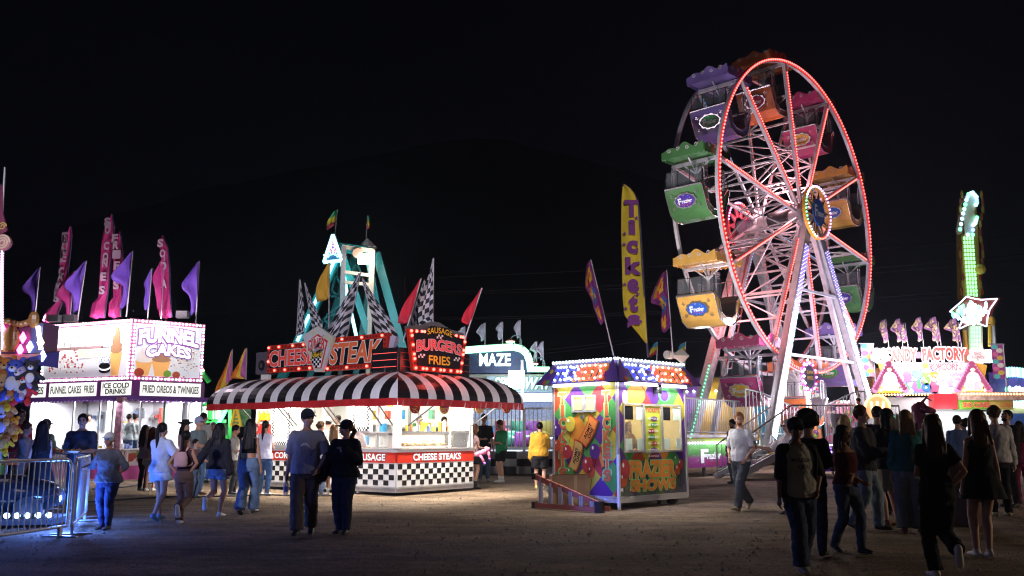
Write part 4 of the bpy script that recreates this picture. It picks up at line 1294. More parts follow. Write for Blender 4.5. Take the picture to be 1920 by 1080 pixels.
    for T, L, nm in ((TL, D, 'L'), (TR, W, 'R')):
        b = slab(T, L, 0, L)
        Hs = math.hypot(OV + .08, ZT - ZE); tilt = math.atan2(OV + .08, ZT - ZE)
        Ms = T @ Matrix.Translation((0, -OV - .012, ZE)) @ Matrix.Rotation(-tilt, 4, 'X')
        b.T = Ms
        tm = .14 + (L - .30) * .43
        text(b, 'TIC', .14, tm - .03, Hs * .12, Hs * .70, 0, mat('sign blue letters', (.05, .06, .5), .4, em=.55, emcol=(.08, .10, 1)), .06, outline=mat('sign letter rim', (.25, .3, .6), .4), oo=.10); text(b, 'KETS', tm + .03, L - .16, Hs * .12, Hs * .70, 0, mat('sign red letters', (.70, .10, .05), .4, em=.55, emcol=(1, .12, .06)), .06, outline=mat('sign letter rim 2', (.6, .4, .05), .4), oo=.10)
        for q in range(9):
            x = (.02 + q * .03) if q < 4 else L - .02 - (q - 4) * .03
            b.disc(x - .05, .06 + (q % 3) * .14, .05, .06, -.004, 0, HARL[q % 6], 10)
        o = b.build('sign_box', root)
        pts = [(x, -.02, Hs * .90) for x in [-.02 + (L + .04) * i / 19 for i in range(20)]]
        bulb_parts(o, pts, .030, [glow('bulb soft white', (.85, .92, 1), 6), glow('bulb soft mint', (.6, 1, .8), 5)], T=Ms)
        # points following the letters
        gv, gf = glyphs('TICKETS', .012)
        ax, bx = min(v[0] for v in gv), max(v[0] for v in gv); ay, by = min(v[1] for v in gv), max(v[1] for v in gv)
        cand = []; 
        segs = {'T': [(0, 1, 1, 1), (.5, 1, .5, 0)], 'I': [(.5, 1, .5, 0)], 'C': [(1, .9, .3, 1), (.1, .7, .1, .3), (.3, 0, 1, .1)], 'K': [(.1, 1, .1, 0), (.9, 1, .2, .5), (.2, .5, .9, 0)], 'E': [(.1, 1, .1, 0), (.1, 1, .9, 1), (.1, .5, .7, .5), (.1, 0, .9, 0)], 'S': [(.9, .95, .2, .9), (.1, .75, .9, .3), (.9, .1, .1, 0)]}
        xx = 0; wd = {'I': .45}
        tot = sum(wd.get(c, 1) for c in 'TICKETS') + .0
        pb = []
        for ch in 'TICKETS':
            w_ = wd.get(ch, 1)
            for (a, b0, c, d) in segs[ch]:
                for t_ in (0, .5, 1):
                    u = a + (c - a) * t_; v = b0 + (d - b0) * t_
                    pb.append((.16 + (xx + .12 + u * (w_ - .24)) / tot * (L - .34), -.022, Hs * (.14 + .54 * v), xx / tot))
            xx += w_
        seen = []
        for p in pb:
            if all((p[0] - q[0]) ** 2 + (p[2] - q[2]) ** 2 > .0022 for q in seen): seen.append(p)
        blu = [p[:3] for p in seen if p[3] < .40]; rdp = [p[:3] for p in seen if p[3] >= .40]
        bulb_parts(o, blu, .029, [glow('point blue white', (.45, .55, 1), 4)], name='sign_point', T=Ms)
        bulb_parts(o, rdp, .029, [glow('point rose white', (1, .45, .3), 4), glow('point red', (1, .12, .08), 3.5)], name='sign_point', T=Ms)
        k = T @ Matrix.Translation((0, 0, 0))
        tb = MB(T); tb.box(.1, L - .1, -.14, -.11, ZE - .05, ZE - .02, glow('fluorescent tube', (.95, .97, 1), 14)); tb.build('tube_light', root)
        lamp('AREA', RM @ T @ Vector((L / 2, -.16, ZE - .07)), 76 if nm == 'R' else 56, (1, .96, .90), L - .2, rot=(R(-24), 0, R(rd) + (0 if nm == 'R' else -PI / 2)), sy=.1)
        lamp('AREA', RM @ T @ Vector((L / 2, -OV - .45, (ZE + ZT) / 2)), 9, (.75, .7, 1) if nm == 'L' else (1, .8, .8), L - .4, target=RM @ T @ Vector((L / 2, -OV, (ZE + ZT) / 2)), sy=.3)
    b = MB(TR); b.box(.05, W - .05, .09, D - .05, ZE + .03, ZT - .02, DARK); b.build('roof', root)
    # horn loudspeaker on the right corner
    b = MB(TR); hz = ZT + .14; m_ = mat('horn plastic', (.55, .55, .50), .5)
    x = W - .15
    b.loft([((x - .30, .0, hz), .05, .05, (0, 1, 0), (0, 0, 1)), ((x - .12, 0, hz), .08, .07, (0, 1, 0), (0, 0, 1)), ((x + .10, 0, hz), .20, .17, (0, 1, 0), (0, 0, 1)), ((x + .09, 0, hz), .17, .14, (0, 1, 0), (0, 0, 1)), ((x - .05, 0, hz), .05, .05, (0, 1, 0), (0, 0, 1))], m_, 4)
    b.tube((x - .30, 0, hz), (x - .45, 0, hz), .09, m_, n=12); b.tube((x - .2, 0, hz - .15), (x - .2, 0, ZT - .05), .02, STEEL)
    b.build('horn_loudspeaker', root)
    lamp('POINT', RM @ Vector((W * .5, D * .5, ZE - .25)), 48, (1, .82, .45), .15)
    return RM, W, D, ZE, ZT
BOOTH = booth()

def booth_flags():
    pur = fcloth((.22, .03, .20)); sw = fcloth((.72, .40, .03)); blu = fcloth((.05, .12, .40)); rdd = fcloth((.55, .03, .06))
    def swirl(u, v):
        c = (u * 3.2) % 1 - .5; d = (v - .55); r_ = math.hypot(c * 1.0, d * 1.4); a = math.atan2(c, d)
        k = int((r_ * 9 + a / 2 / PI) % 2)
        if r_ > .42: return pur
        return [sw, [rdd, blu][int(u * 3) % 2]][k]
    flag('swirl_flag', 'purple and yellow swirl flag leaning left of the tall Tickets banner', 1151, 668, 1108, 487, 18.2, .30, swirl, 'swirl flags on the ticket booth', sgn=-1, seed=21, frac=.62, droop=.6, top_w=.3, pole=.014, hook=True)
    flag('swirl_flag', 'purple and yellow swirl flag right of the tall Tickets banner', 1262, 672, 1250, 506, 18.6, .38, swirl, 'swirl flags on the ticket booth', sgn=-1, seed=22, frac=.64, droop=.7, top_w=.3, pole=.014, hook=True)
    # tall feather banner
    Y = 18.4; a = Q(1215, 670, Y)
    t = thing('feather_banner', 'tall yellow feather banner lettered Tickets in purple above the ticket booth', 'banner', a)
    P_ = lambda px, py: Q(px, py, Y) - a
    pole = [(1215, 670), (1213, 640), (1209, 570), (1205, 500), (1201, 430), (1197, 385), (1190, 364), (1180, 352), (1168, 345)]
    b = MB(); b.path([P_(*q) + Vector((0, .01, 0)) for q in pole], .022, mat('banner pole sleeve', (.03, .03, .08), .5), 6); b.build('pole', t)
    edge = [(1168, 346), (1166, 372), (1165, 430), (1166, 500), (1167, 560), (1170, 590), (1180, 606), (1196, 625), (1212, 645)]
    yel = mat('banner yellow', (.68, .50, .03), .7, var=.12, bump=.3, bscale=2)
    def interp(L, py):
        for p, q in zip(L, L[1:]):
            lo, hi = sorted((p[1], q[1]))
            if lo <= py <= hi and hi > lo: return p[0] + (q[0] - p[0]) * (py - p[1]) / (q[1] - p[1])
        return L[-1][0] if py > L[-1][1] else L[0][0]
    b = MB(); rows = 40; cols = 8; vs = []
    def wave(v, py): return .05 * math.sin(v * 5 + py * .02) * (1 if v < .95 else .5)
    for i in range(rows + 1):
        py = 347 + (644 - 347) * i / rows
        xr = interp(list(reversed(pole)), py); xl = interp(edge, py)
        for j in range(cols + 1):
            v = j / cols; q = P_(xl + (xr - xl) * v, py); q.y += wave(v, py); vs.append(q)
    b.add(vs, [(i * (cols + 1) + j, (i + 1) * (cols + 1) + j, (i + 1) * (cols + 1) + j + 1, i * (cols + 1) + j + 1) for i in range(rows) for j in range(cols)], yel)
    b.build('cloth', t, True)
    b = MB(); pm = mat('banner purple', (.16, .02, .20), .7)
    for ch, py, h in (('T', 393, 30), ('i', 428, 26), ('c', 465, 22), ('k', 500, 30), ('e', 537, 22), ('t', 571, 26), ('s', 605, 24)):
        q = P_(1183 + (py - 393) * .02, py); s = h / 1722 * Y * .5; w_ = s * (.8 if ch not in 'it' else .55)
        if ch == 'i': w_ = s * .3
        text(b, ch, q.x - w_, q.x + w_, q.z - s, q.z + s, q.y - .10, pm, .06)
    for px, py in ((1192, 411), (1170, 440), (1196, 495), (1170, 535), (1194, 553), (1172, 580), (1200, 604), (1169, 460)):
        q = P_(px, py); b.poly(star_pts(q.x, q.z, .05), q.y - .105, q.y - .10, pm)
    b.build('lettering', t)
    tri = [fcloth((.05, .35, .5)), fcloth((.70, .55, .05)), fcloth((.55, .05, .10))]
    for i, (lb, px, Y_) in enumerate((('small rainbow flag behind the ticket booth, left one, furled', 1231, 24), ('small rainbow flag behind the horn loudspeaker, right one, waving', 1284, 24))):
        flag('rainbow_flag', lb, px, 690, px + 2, 641, Y_, .22 if i == 0 else .36, lambda u, v: tri[min(2, int(u * 3))], 'rainbow flags behind the booth', sgn=-1, seed=30 + i, frac=.42, top_w=.4, droop=.5, pole=.015)
booth_flags()

def ladder_and_box():
    # fibreglass step ladder lying on its side in front of the booth's left wall
    A = G(1003, 952); B_ = G(1128, 962)
    d = (B_ - A); L = d.length; ang = math.atan2(d.y, d.x)
    t = thing('step_ladder', 'orange fibreglass step ladder lying on its side before the ticket booth', 'ladder', A, ang)
    fib = paint((.36, .085, .05), .6); b = MB()
    b.box(0, L, -.04, .0, .01, .10, fib)
    b.build('rail', t)
    b = MB(); hz0 = Z(893, A.y); hz1 = Z(930, A.y)
    b.bar((-.02, .0, hz0 + .0), (L, .02, hz1 - .10), .05, .10, fib, up=(0, 0, 1))
    b.build('rail', t)
    for i in range(6):
        u = .07 + .155 * i; x = L * u
        zt = hz0 + (hz1 - .1 - hz0) * u
        b = MB(); b.box(x, x + .085, -.02, .02, .08, zt, ALU); b.box(x + .02, x + .065, -.026, -.02, .1, zt, STEEL); b.build('rung', t)
    b = MB(); b.box(L - .12, L + .02, -.06, .06, .0, hz1 - .02, BLK); b.box(-.05, .03, -.05, .05, 0, .12, BLK); b.box(-.04, .04, -.05, .05, hz0 - .06, hz0 + .06, BLK)
    b.build('end_cap', t)
    b = MB(); b.bar((.1, .3, .04), (L * .95, .34, .05), .04, .09, fib); b.bar((.05, .0, hz0), (.3, .35, .04), .03, .03, ALU); b.build('rear_frame', t)
    card = mat('cardboard', (.36, .22, .12), .85, bump=.1, bscale=10, var=.15)
    q = G(1082, 955); T = thing('cardboard_box', 'tall brown cardboard box behind the lying ladder', 'box', (q.x, q.y + .35, 0), R(8))
    b = MB(); w = .95; h = Z(891, q.y + .4)
    b.box(-w / 2, w / 2 - .02, 0, .35, 0, h, card); b.build('carton', T)
    b = MB(); b.add([(-w / 2, 0, h), (w / 2 - .02, 0, h), (w / 2 - .05, -.02, h + .03), (-w / 2 + .03, -.05, h + .02)], [(0, 1, 2, 3)], card); b.build('flap', T)
    b = MB(); b.box(-.03, .03, -.003, 0, .02, h - .01, mat('parcel tape', (.45, .33, .2), .3)); b.build('tape', T)
ladder_and_box()
# ================================================================ FUNNEL CAKE STAND
def funnel():
    Y0 = 29.5
    V = Q(243, 700, Y0)                                       # nearest upright edge
    root = thing('funnel_cake_stand', 'funnel cake stand with a large bulb-lit sign box, purple valance and white lit windows', 'food stand', (V.x, V.y, 0))
    RM = ROOTM[root.name]
    aR = math.atan2(1.5, 1.75); aL = math.atan2(1.7, -3.6)
    LR = 2.42; LL = 4.2
    TR = frame((0, 0, 0), aR); TL = frame((LL * math.cos(aL), LL * math.sin(aL), 0), aL + PI)
    WRm, WLm = RM @ TR, RM @ TL
    r = lambda px, py, off=0: onf(WRm, px, py, off); l = lambda px, py, off=0: onf(WLm, px, py, off)
    z0 = r(243, 712)[1]; z1 = r(243, 597)[1]
    PUR = paint((.16, .03, .20)); PINK = paint((.55, .10, .28))
    b = MB()
    pts = [(0, 0), (LR * math.cos(aR), LR * math.sin(aR)), (LR * math.cos(aR) - 2.2, LR * math.sin(aR) + 2.2), (LL * math.cos(aL), LL * math.sin(aL) + 1.5), (LL * math.cos(aL), LL * math.sin(aL))]
    n = len(pts)
    vs = [(p[0], p[1], z0) for p in pts] + [(p[0], p[1], z1) for p in pts]
    b.add(vs, [(i, (i + 1) % n, (i + 1) % n + n, i + n) for i in range(n)] + [tuple(range(n, 2 * n)), tuple(range(n - 1, -1, -1))], PINK)
    b.build('sign_box', root)
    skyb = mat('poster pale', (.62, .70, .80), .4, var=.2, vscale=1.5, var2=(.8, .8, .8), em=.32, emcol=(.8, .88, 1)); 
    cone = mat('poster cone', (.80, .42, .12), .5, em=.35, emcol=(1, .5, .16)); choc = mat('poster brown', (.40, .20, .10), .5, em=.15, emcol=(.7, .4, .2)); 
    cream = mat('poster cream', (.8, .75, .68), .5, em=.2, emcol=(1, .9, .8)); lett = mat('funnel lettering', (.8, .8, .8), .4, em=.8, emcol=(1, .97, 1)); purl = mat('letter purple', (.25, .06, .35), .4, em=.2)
    # right poster
    b = MB(TR); b.box(.12, LR - .12, -.02, 0, z0 + .14, z1 - .14, skyb)
    rr = random.Random(4)
    for i in range(240):                                    # the cake's crumbs
        x = rr.uniform(1.25, LR - .18); z = z0 + .17 + rr.random() * (.95 if x > 1.3 else .6); k = rr.uniform(.02, .06)
        b.poly([(x + k * rr.uniform(.6, 1) * math.cos(t), z + k * .6 * rr.uniform(.6, 1) * math.sin(t)) for t in (0, 1.2, 2.5, 3.8, 5)], -.026, -.022, cream if rr.random() < .78 else choc)
    for cx, ww, hh in ((.42, .27, .46), (.98, .31, .50)):
        b.poly([(cx - ww * .6, z0 + .15), (cx + ww * .6, z0 + .15), (cx + ww, z0 + .15 + hh), (cx - ww, z0 + .15 + hh)], -.032, -.028, cone)
        for q in range(5): b.disc(cx + .03 * math.sin(q * 2), z0 + .2 + hh + q * .09, ww * (1 - q * .17), .09, -.037 - q * .002, -.033, choc if cx > .5 else cream, 16)
    b.disc(.28, z0 + .25, .16, .14, -.048, -.04, paint((.6, .1, .05)), 16); b.disc(1.2, z0 + .24, .13, .12, -.048, -.04, paint((.25, .55, .05)), 16); b.disc(1.5, z0 + .22, .13, .11, -.048, -.04, paint((.65, .12, .05)), 16)
    text(b, 'FUNNEL', .22, LR - .24, z1 - .82, z1 - .36, -.05, lett, .05, outline=purl, oo=.11, arch=.12)
    text(b, 'CAKES', .48, LR - .48, z1 - 1.24, z1 - .88, -.05, lett, .05, outline=purl, oo=.11, arch=.10)
    b.build('poster', root)
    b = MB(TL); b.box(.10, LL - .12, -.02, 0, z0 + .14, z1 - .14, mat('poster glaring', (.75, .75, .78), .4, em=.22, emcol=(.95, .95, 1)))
    xs = lambda px: l(px, 660)[0]
    for cx, ww, hh in ((xs(219), .26, .75),):
        b.poly([(cx - ww * .6, z0 + .15), (cx + ww * .6, z0 + .15), (cx + ww, z0 + .15 + hh), (cx - ww, z0 + .15 + hh)], -.032, -.028, cone)
        for q in range(6): b.disc(cx + .03 * math.sin(q * 2), z0 + .25 + hh + q * .13, ww * (1 - q * .14), .12, -.037 - q * .002, -.033, choc, 16)
    text(b, 'FUNNEL CAKES', xs(100), xs(212), z1 - .85, z1 - .38, -.05, lett, .04, outline=cream, oo=.07)
    text(b, 'FRIED OREOS', xs(150), xs(208), z1 - 1.2, z1 - .95, -.05, mat('warm lettering', (.8, .55, .3), .5, em=.6), .03, outline=lett, oo=.08)
    cx = xs(200); b.disc(cx, z0 + .34, .26, .10, -.04, -.03, BLK, 20); b.disc(cx, z0 + .42, .26, .10, -.045, -.035, lett, 20); b.disc(cx, z0 + .48, .26, .10, -.052, -.046, BLK, 20)
    text(b, 'OREO', cx - .22, cx + .22, z0 + .58, z0 + .76, -.05, lett, .04, outline=paint((.03, .12, .55)), oo=.14)
    for i in range(120):
        x = rr.uniform(xs(95), xs(160)); z = z0 + rr.uniform(.3, 1.1); b.disc(x, z, .04, .03, -.030, -.024, REDP if rr.random() < .5 else cream, 6)
    b.box(xs(92), xs(213), -.5, -.42, z0 + 1.02, z0 + 1.10, mat('pink awning arm', (.5, .3, .3), .5)); b.box(xs(93), xs(95), -.45, 0, z0 + 1.02, z0 + 1.08, ALU)
    b.build('poster', root)
    # bulbs round both faces
    for T, L, cols in ((TR, LR, [glow('bulb mint white', (.3, 1, .6), 3), glow('bulb rose', (1, .4, .65), 3), BULBW]), (TL, LL, [BULBW, glow('bulb pink white', (1, .7, .9), 6), glow('bulb mint white', (.6, 1, .85), 6)])):
        pts = around(.06, L - .06, z0 + .06, z1 - .06, int(L / .125), 16, -.03)
        o = MB(T); o.box(.0, L, -.02, -.002, z1 - .12, z1, PINK); fr_ = o.build('bulb_frame', root)
        bulb_parts(fr_, pts, .042, cols, T=T)
    # floodlights on the sign top
    b = MB(RM.inverted())
    for px in (345, 135, 105):
        p = Q(px, 596 if px > 300 else 603, Y0 - .2); b.box(p.x - .18, p.x + .18, p.y - .25, p.y, p.z - .02, p.z + .2, DARK); b.bar((p.x, p.y, p.z + .1), (p.x - .5, p.y + .8, p.z + .1), .04, .04, STEEL); b.emit('floodlight', root)
    # lower: valance with menu signs, scalloped fringe
    zv1 = z0 - .02; zv0 = r(243, 752)[1]; EX = .35
    lowers = []
    xr1 = r(383, 735, -EX)[0]; xl0 = l(40, 735, -EX)[0]
    b = MB(TR); b.box(-.12, xr1, -EX, .1, zv0 + .12, zv1, PUR); b.T = TL; b.box(xl0, LL + .12, -EX, .1, zv0 + .12, zv1, PUR)
    b.build('valance_box', root)
    sp = mat('backlit menu panel', (.8, .8, .75), .4, em=.95, emcol=(.95, 1, .93)); ink = mat('menu lettering', (.10, .06, .06), .5)
    def vsign(T, f, pa, pb, tx, em=None):
        xa = f(pa, 733, -EX)[0]; xb = f(pb, 733, -EX)[0]
        b = MB(T); b.box(xa, xb, -EX - .02, -EX, zv0 + .17, zv1 - .05, sp)
        zm = (zv0 + zv1) / 2 + .06; hh = (zv1 - zv0) * (.26 if '\n' in tx else .18)
        text(b, tx, xa + .08, xb - .08, zm - hh, zm + hh, -EX - .03, ink if '\n' in tx else mat('menu lettering pale', (.3, .3, .28), .5), .035)
        b.build('menu_sign', root)
    vsign(TR, r, 262, 376, 'FRIED OREOS & TWINKIES')
    vsign(TL, l, 190, 246, 'ICE COLD\nDRINKS'); vsign(TL, l, 93, 181, 'FUNNEL CAKES  FRIES'); vsign(TL, l, 44, 86, 'CAKES')
    b = MB(); fm = mat('purple fringe', (.14, .05, .30), .7, bump=.2)
    for T, xa, xb in ((TR, -.15, xr1 + .6), (TL, xl0 - .3, LL + .15)):
        b.T = T; n = int((xb - xa) / .17)
        for i in range(n):
            x = xa + (xb - xa) * i / n; w = (xb - xa) / n
            b.add([(x, -EX - .04, zv0 + .16)] + [(x + w * k / 6, -EX - .04 - .03 * math.sin(k / 6 * PI), zv0 + .04 - .07 * math.sin(k / 6 * PI)) for k in range(7)] + [(x + w, -EX - .04, zv0 + .16)], [tuple(range(9))], fm)
    b.build('valance_fringe', root)
    # pink corner post, counter, interior
    zc = .95
    b = MB(TR); p = RM.inverted() @ Q(222, 800, 28.9); b.T = Matrix.Identity(4)
    pp = mat('pink patterned post', (.70, .35, .5), .5, var=.6, vscale=9)
    b.box(p.x - .10, p.x + .10, p.y - .05, p.y + .05, .45, zv0 + .1, pp); b.build('corner_post', root)
    wl = mat('stand white wall', (.82, .82, .85), .5)
    b = MB(TL)
    xl = l(112, 800)[0] - 1.5
    b.box(xl, LL + .1, .0, .08, .45, zc, wl); b.box(xl, LL + .1, -.2, .3, zc, zc + .04, ALU)
    b.box(xl - .1, LL + .1, 2.2, 2.26, .45, zv0 + .2, wl); b.box(xl - .05, xl, 0, 2.2, .45, zv0 + .2, wl)
    b.T = TR; b.box(-.1, LR + .1, .0, .08, .45, zc, wl); b.box(-.1, LR + .1, -.2, .3, zc, zc + .04, ALU); b.box(0, LR + .1, 2.0, 2.06, .45, zv0 + .2, wl); b.box(LR, LR + .06, 0, 2.0, .45, zv0 + .2, wl)
    b.T = Matrix.Identity(4); vs = [(p_[0], p_[1], zv0 + .20) for p_ in pts_in(pts)]
    b.add(vs, [tuple(range(len(vs)))], wl)
    b.build('wall', root)
    b = MB(TL)
    for px in (136, 185, 210): 
        x = l(px, 800)[0]; b.box(x - .03, x + .03, -.02, .02, zc, zv0 + .15, ALU)
    b.T = TR
    for px in (262, 306, 352): x = r(px, 800)[0]; b.box(x - .03, x + .03, -.02, .02, zc, zv0 + .15, ALU if px != 306 else mat('dark green post', (.03, .12, .05), .5))
    b.build('window_frame', root)
    b = MB(TL); cols = [(.5, .6, .75), (.7, .1, .08), (.75, .6, .1), (.2, .25, .5), (.6, .6, .6), (.1, .1, .12)]
    for i in range(26):
        x = rr.uniform(xl + .3, LL - .2); h = rr.uniform(.15, .4); w = rr.uniform(.06, .18); y = rr.choice([.35, 2.0])
        b.box(x, x + w, y, y + .12, zc + .04 if y < 1 else 1.6 + .4 * rr.randrange(2), (zc + .04 if y < 1 else 2.0 + .2 * rr.randrange(2)) + h * .4, paint(cols[i % 6])); b.emit('stock_box', root)
    for px, py, c in ((75, 780, (.15, .2, .5)), (150, 775, (.5, .55, .6)), (210, 775, (.8, .8, .8))): 
        x, z = l(px, py, 2.1); b.box(x - .3, x + .3, 2.1, 2.15, z - .35, z + .35, paint(c)); b.emit('wall_poster', root)
    b.T = TR
    for i in range(16):
        x = rr.uniform(.1, LR - .2); w = rr.uniform(.08, .3); z = rr.choice([1.0, 1.5, 2.0]); b.box(x, x + w, 1.8, 1.95, z, z + rr.uniform(.15, .4), paint(cols[(i * 5) % 6])); b.emit('stock_box', root)
    # strawberry print and pink skirt
    b = MB(TR); st = paint((.60, .06, .03))
    for i in range(30):
        x = rr.uniform(.05, LR - .1); z = rr.uniform(.5, .88); b.disc(x, z, .085, .10, -.010 - .001 * (i % 7), -.003, st if i % 4 else paint((.35, .45, .05)), 12)
    b.T = TL
    for i in range(50):
        x = rr.uniform(xl + .1, LL - .05); z = rr.uniform(.5, .88); b.disc(x, z, .085, .10, -.010 - .001 * (i % 7), -.003, st if i % 4 else paint((.75, .4, .1)), 12)
    b.build('fruit_print', root)
    sk = mat('pink skirt', (.38, .05, .22), .7, bump=.5, bscale=4)
    b = MB()
    for T, xa, xb in ((TR, -.1, LR + .1), (TL, xl, LL + .1)):
        b.T = T; n = 60
        for i in range(n):
            x = xa + (xb - xa) * i / n; x2 = xa + (xb - xa) * (i + 1) / n; w = lambda u: .05 * math.sin(u * 11)
            b.quad((x, -.18 + w(x), .02), (x2, -.18 + w(x2), .02), (x2, -.14, .46), (x, -.14, .46), sk)
    b.build('skirt', root)
    for x, y in ((1.0, 1.4), (-1.4, 1.3), (-3.4, 2.0)):
        lamp('AREA', RM @ Vector((x, y, zv0 + .05)), 115, (.93, .95, 1), 1.1, rot=(0, 0, 0))
    lamp('AREA', RM @ Vector((-1.8, -.0, zv0 + .02)), 90, (.92, .92, 1), 4.0, rot=(R(-25), 0, aL + PI), sy=.2)
    lamp('AREA', RM @ Vector((1.3, .5, zv0 + .02)), 60, (.92, .92, 1), 2.2, rot=(R(-25), 0, aR), sy=.2)
    # floods shining back on the posters
    for T, L, e in ((TR, LR, 62), (TL, LL, 95)):
        for k in ((.5,) if T is TR else (.25, .75)):
            lamp('SPOT', RM @ T @ Vector((L * k, -1.0, z1 + .15)), e * 2.2, (1, .98, 1), .12, target=RM @ T @ Vector((L * k, 0, (z0 + z1) / 2 + .2)), spot=120)
    lamp('POINT', Q(300, 560, 28.2), 130, (1, .8, .95), .4)
    lamp('POINT', Q(150, 560, 28.2), 130, (1, .8, .95), .4)
    return RM
def pts_in(p): return p
funnel()
def funnel_flags():
    pur = fcloth((.18, .08, .55)); pk = fcloth((.66, .05, .30)); mg = fcloth((.52, .03, .20)); wt = fcloth((.55, .40, .50))
    S = [('furthest left purple flag over the funnel cake stand', 65, 600, 75, 501, -1, .45), ('purple flag overlapping the leftmost feather banner', 145, 602, 162, 489, -1, .55), ('purple flag beside the tallest feather banner', 237, 594, 249, 471, -1, .55),
         ('narrow furled purple flag in the middle of the roof', 277, 597, 285, 503, -1, .28), ('purple flag at the right end of the funnel cake roof', 367, 606, 374, 489, -1, .5)]
    for i, (lb, a, b_, c, d, sg, w) in enumerate(S):
        flag('purple_flag', lb, a, b_, c, d, 29.6, w, pur, 'purple flags on the funnel cake stand', sgn=sg, seed=40 + i, frac=.80, droop=.55, top_w=.1, pole=.022, hook=True)
    S = [('small pink flag beside the leftmost feather banner', 131, 600, 139, 508, .45), ('small pink flag overlapping the rightmost feather banner', 302, 598, 309, 478, .4)]
    for i, (lb, a, b_, c, d, w) in enumerate(S):
        flag('pink_flag', lb, a, b_, c, d, 29.9, w, pk, 'pink flags on the funnel cake stand', sgn=-1, seed=50 + i, frac=.8 if i else .95, droop=.6, top_w=.12, pole=.02, hook=True)
    S = [('magenta feather banner at the left, leaning right', [(104, 603), (118, 560), (129, 500), (134, 455), (133, 425)], 17, 'FUNNEL CAKES', -1), ('tallest magenta feather banner with white letters', [(196, 595), (203, 545), (211, 470), (214, 425), (210, 402)], 20, 'SNO CONES', -1),
         ('magenta feather banner just right of the tallest one, half turned away', [(226, 594), (229, 545), (231, 490), (228, 455), (225, 434)], 17, 'FRIES', -1), ('magenta feather banner near the right, its foot blown out', [(322, 595), (319, 550), (318, 500), (315, 465), (306, 442)], 16, 'SODA', -1)]
    for i, (lb, pl, w, tx, sg) in enumerate(S):
        Y = 30.0; a = Q(pl[0][0], pl[0][1], Y)
        t = thing('feather_banner', lb, 'banner', a, 0, 'magenta feather banners on the funnel cake stand')
        P_ = [Q(x, y, Y) - a for x, y in pl]
        b = MB(); b.path(P_, .025, mat('banner pole sleeve', (.03, .03, .08), .5), 6); b.build('pole', t)
        fine = []
        for p, q in zip(P_, P_[1:]):
            for k in range(6): fine.append(p.lerp(q, k / 6))
        fine.append(P_[-1]); vs = []; n = len(fine) - 1
        for k, p in enumerate(fine):
            u = k / n
            ww = w / 1722 * Y * (1.5 if u < .18 else 1) * math.sin(min(1, (1 - u) * 4) * PI / 2) * (1 if u > .04 else .5)
            for j in range(6):
                v = j / 5; vs.append(p + Vector((-ww * v, .08 * math.sin(v * 5 + u * 9 + i), -.25 * v * ww)))
        b = MB()
        for k in range(n):
            for j in range(5):
                q = [vs[k * 6 + j], vs[k * 6 + j + 1], vs[(k + 1) * 6 + j + 1], vs[(k + 1) * 6 + j]]
                b.add(q, [(0, 1, 2, 3)], mg if (i == 2 or j > 2 or k < 5) else (pk if (k * 7 + j * 3) % 5 == 0 else mg))
        b.build('cloth', t, True)
        b = MB(); k = len(tx)
        for q, ch in enumerate(tx):
            if ch == ' ': continue
            c = fine[int(n * (.86 - .66 * q / k))] + Vector((-.14, -.13, 0)); s = .10
            text(b, ch, c.x - s, c.x + s * .7, c.z - s * 1.3, c.z + s * 1.3, c.y, wt, .05)
        b.build('lettering', t)
funnel_flags()

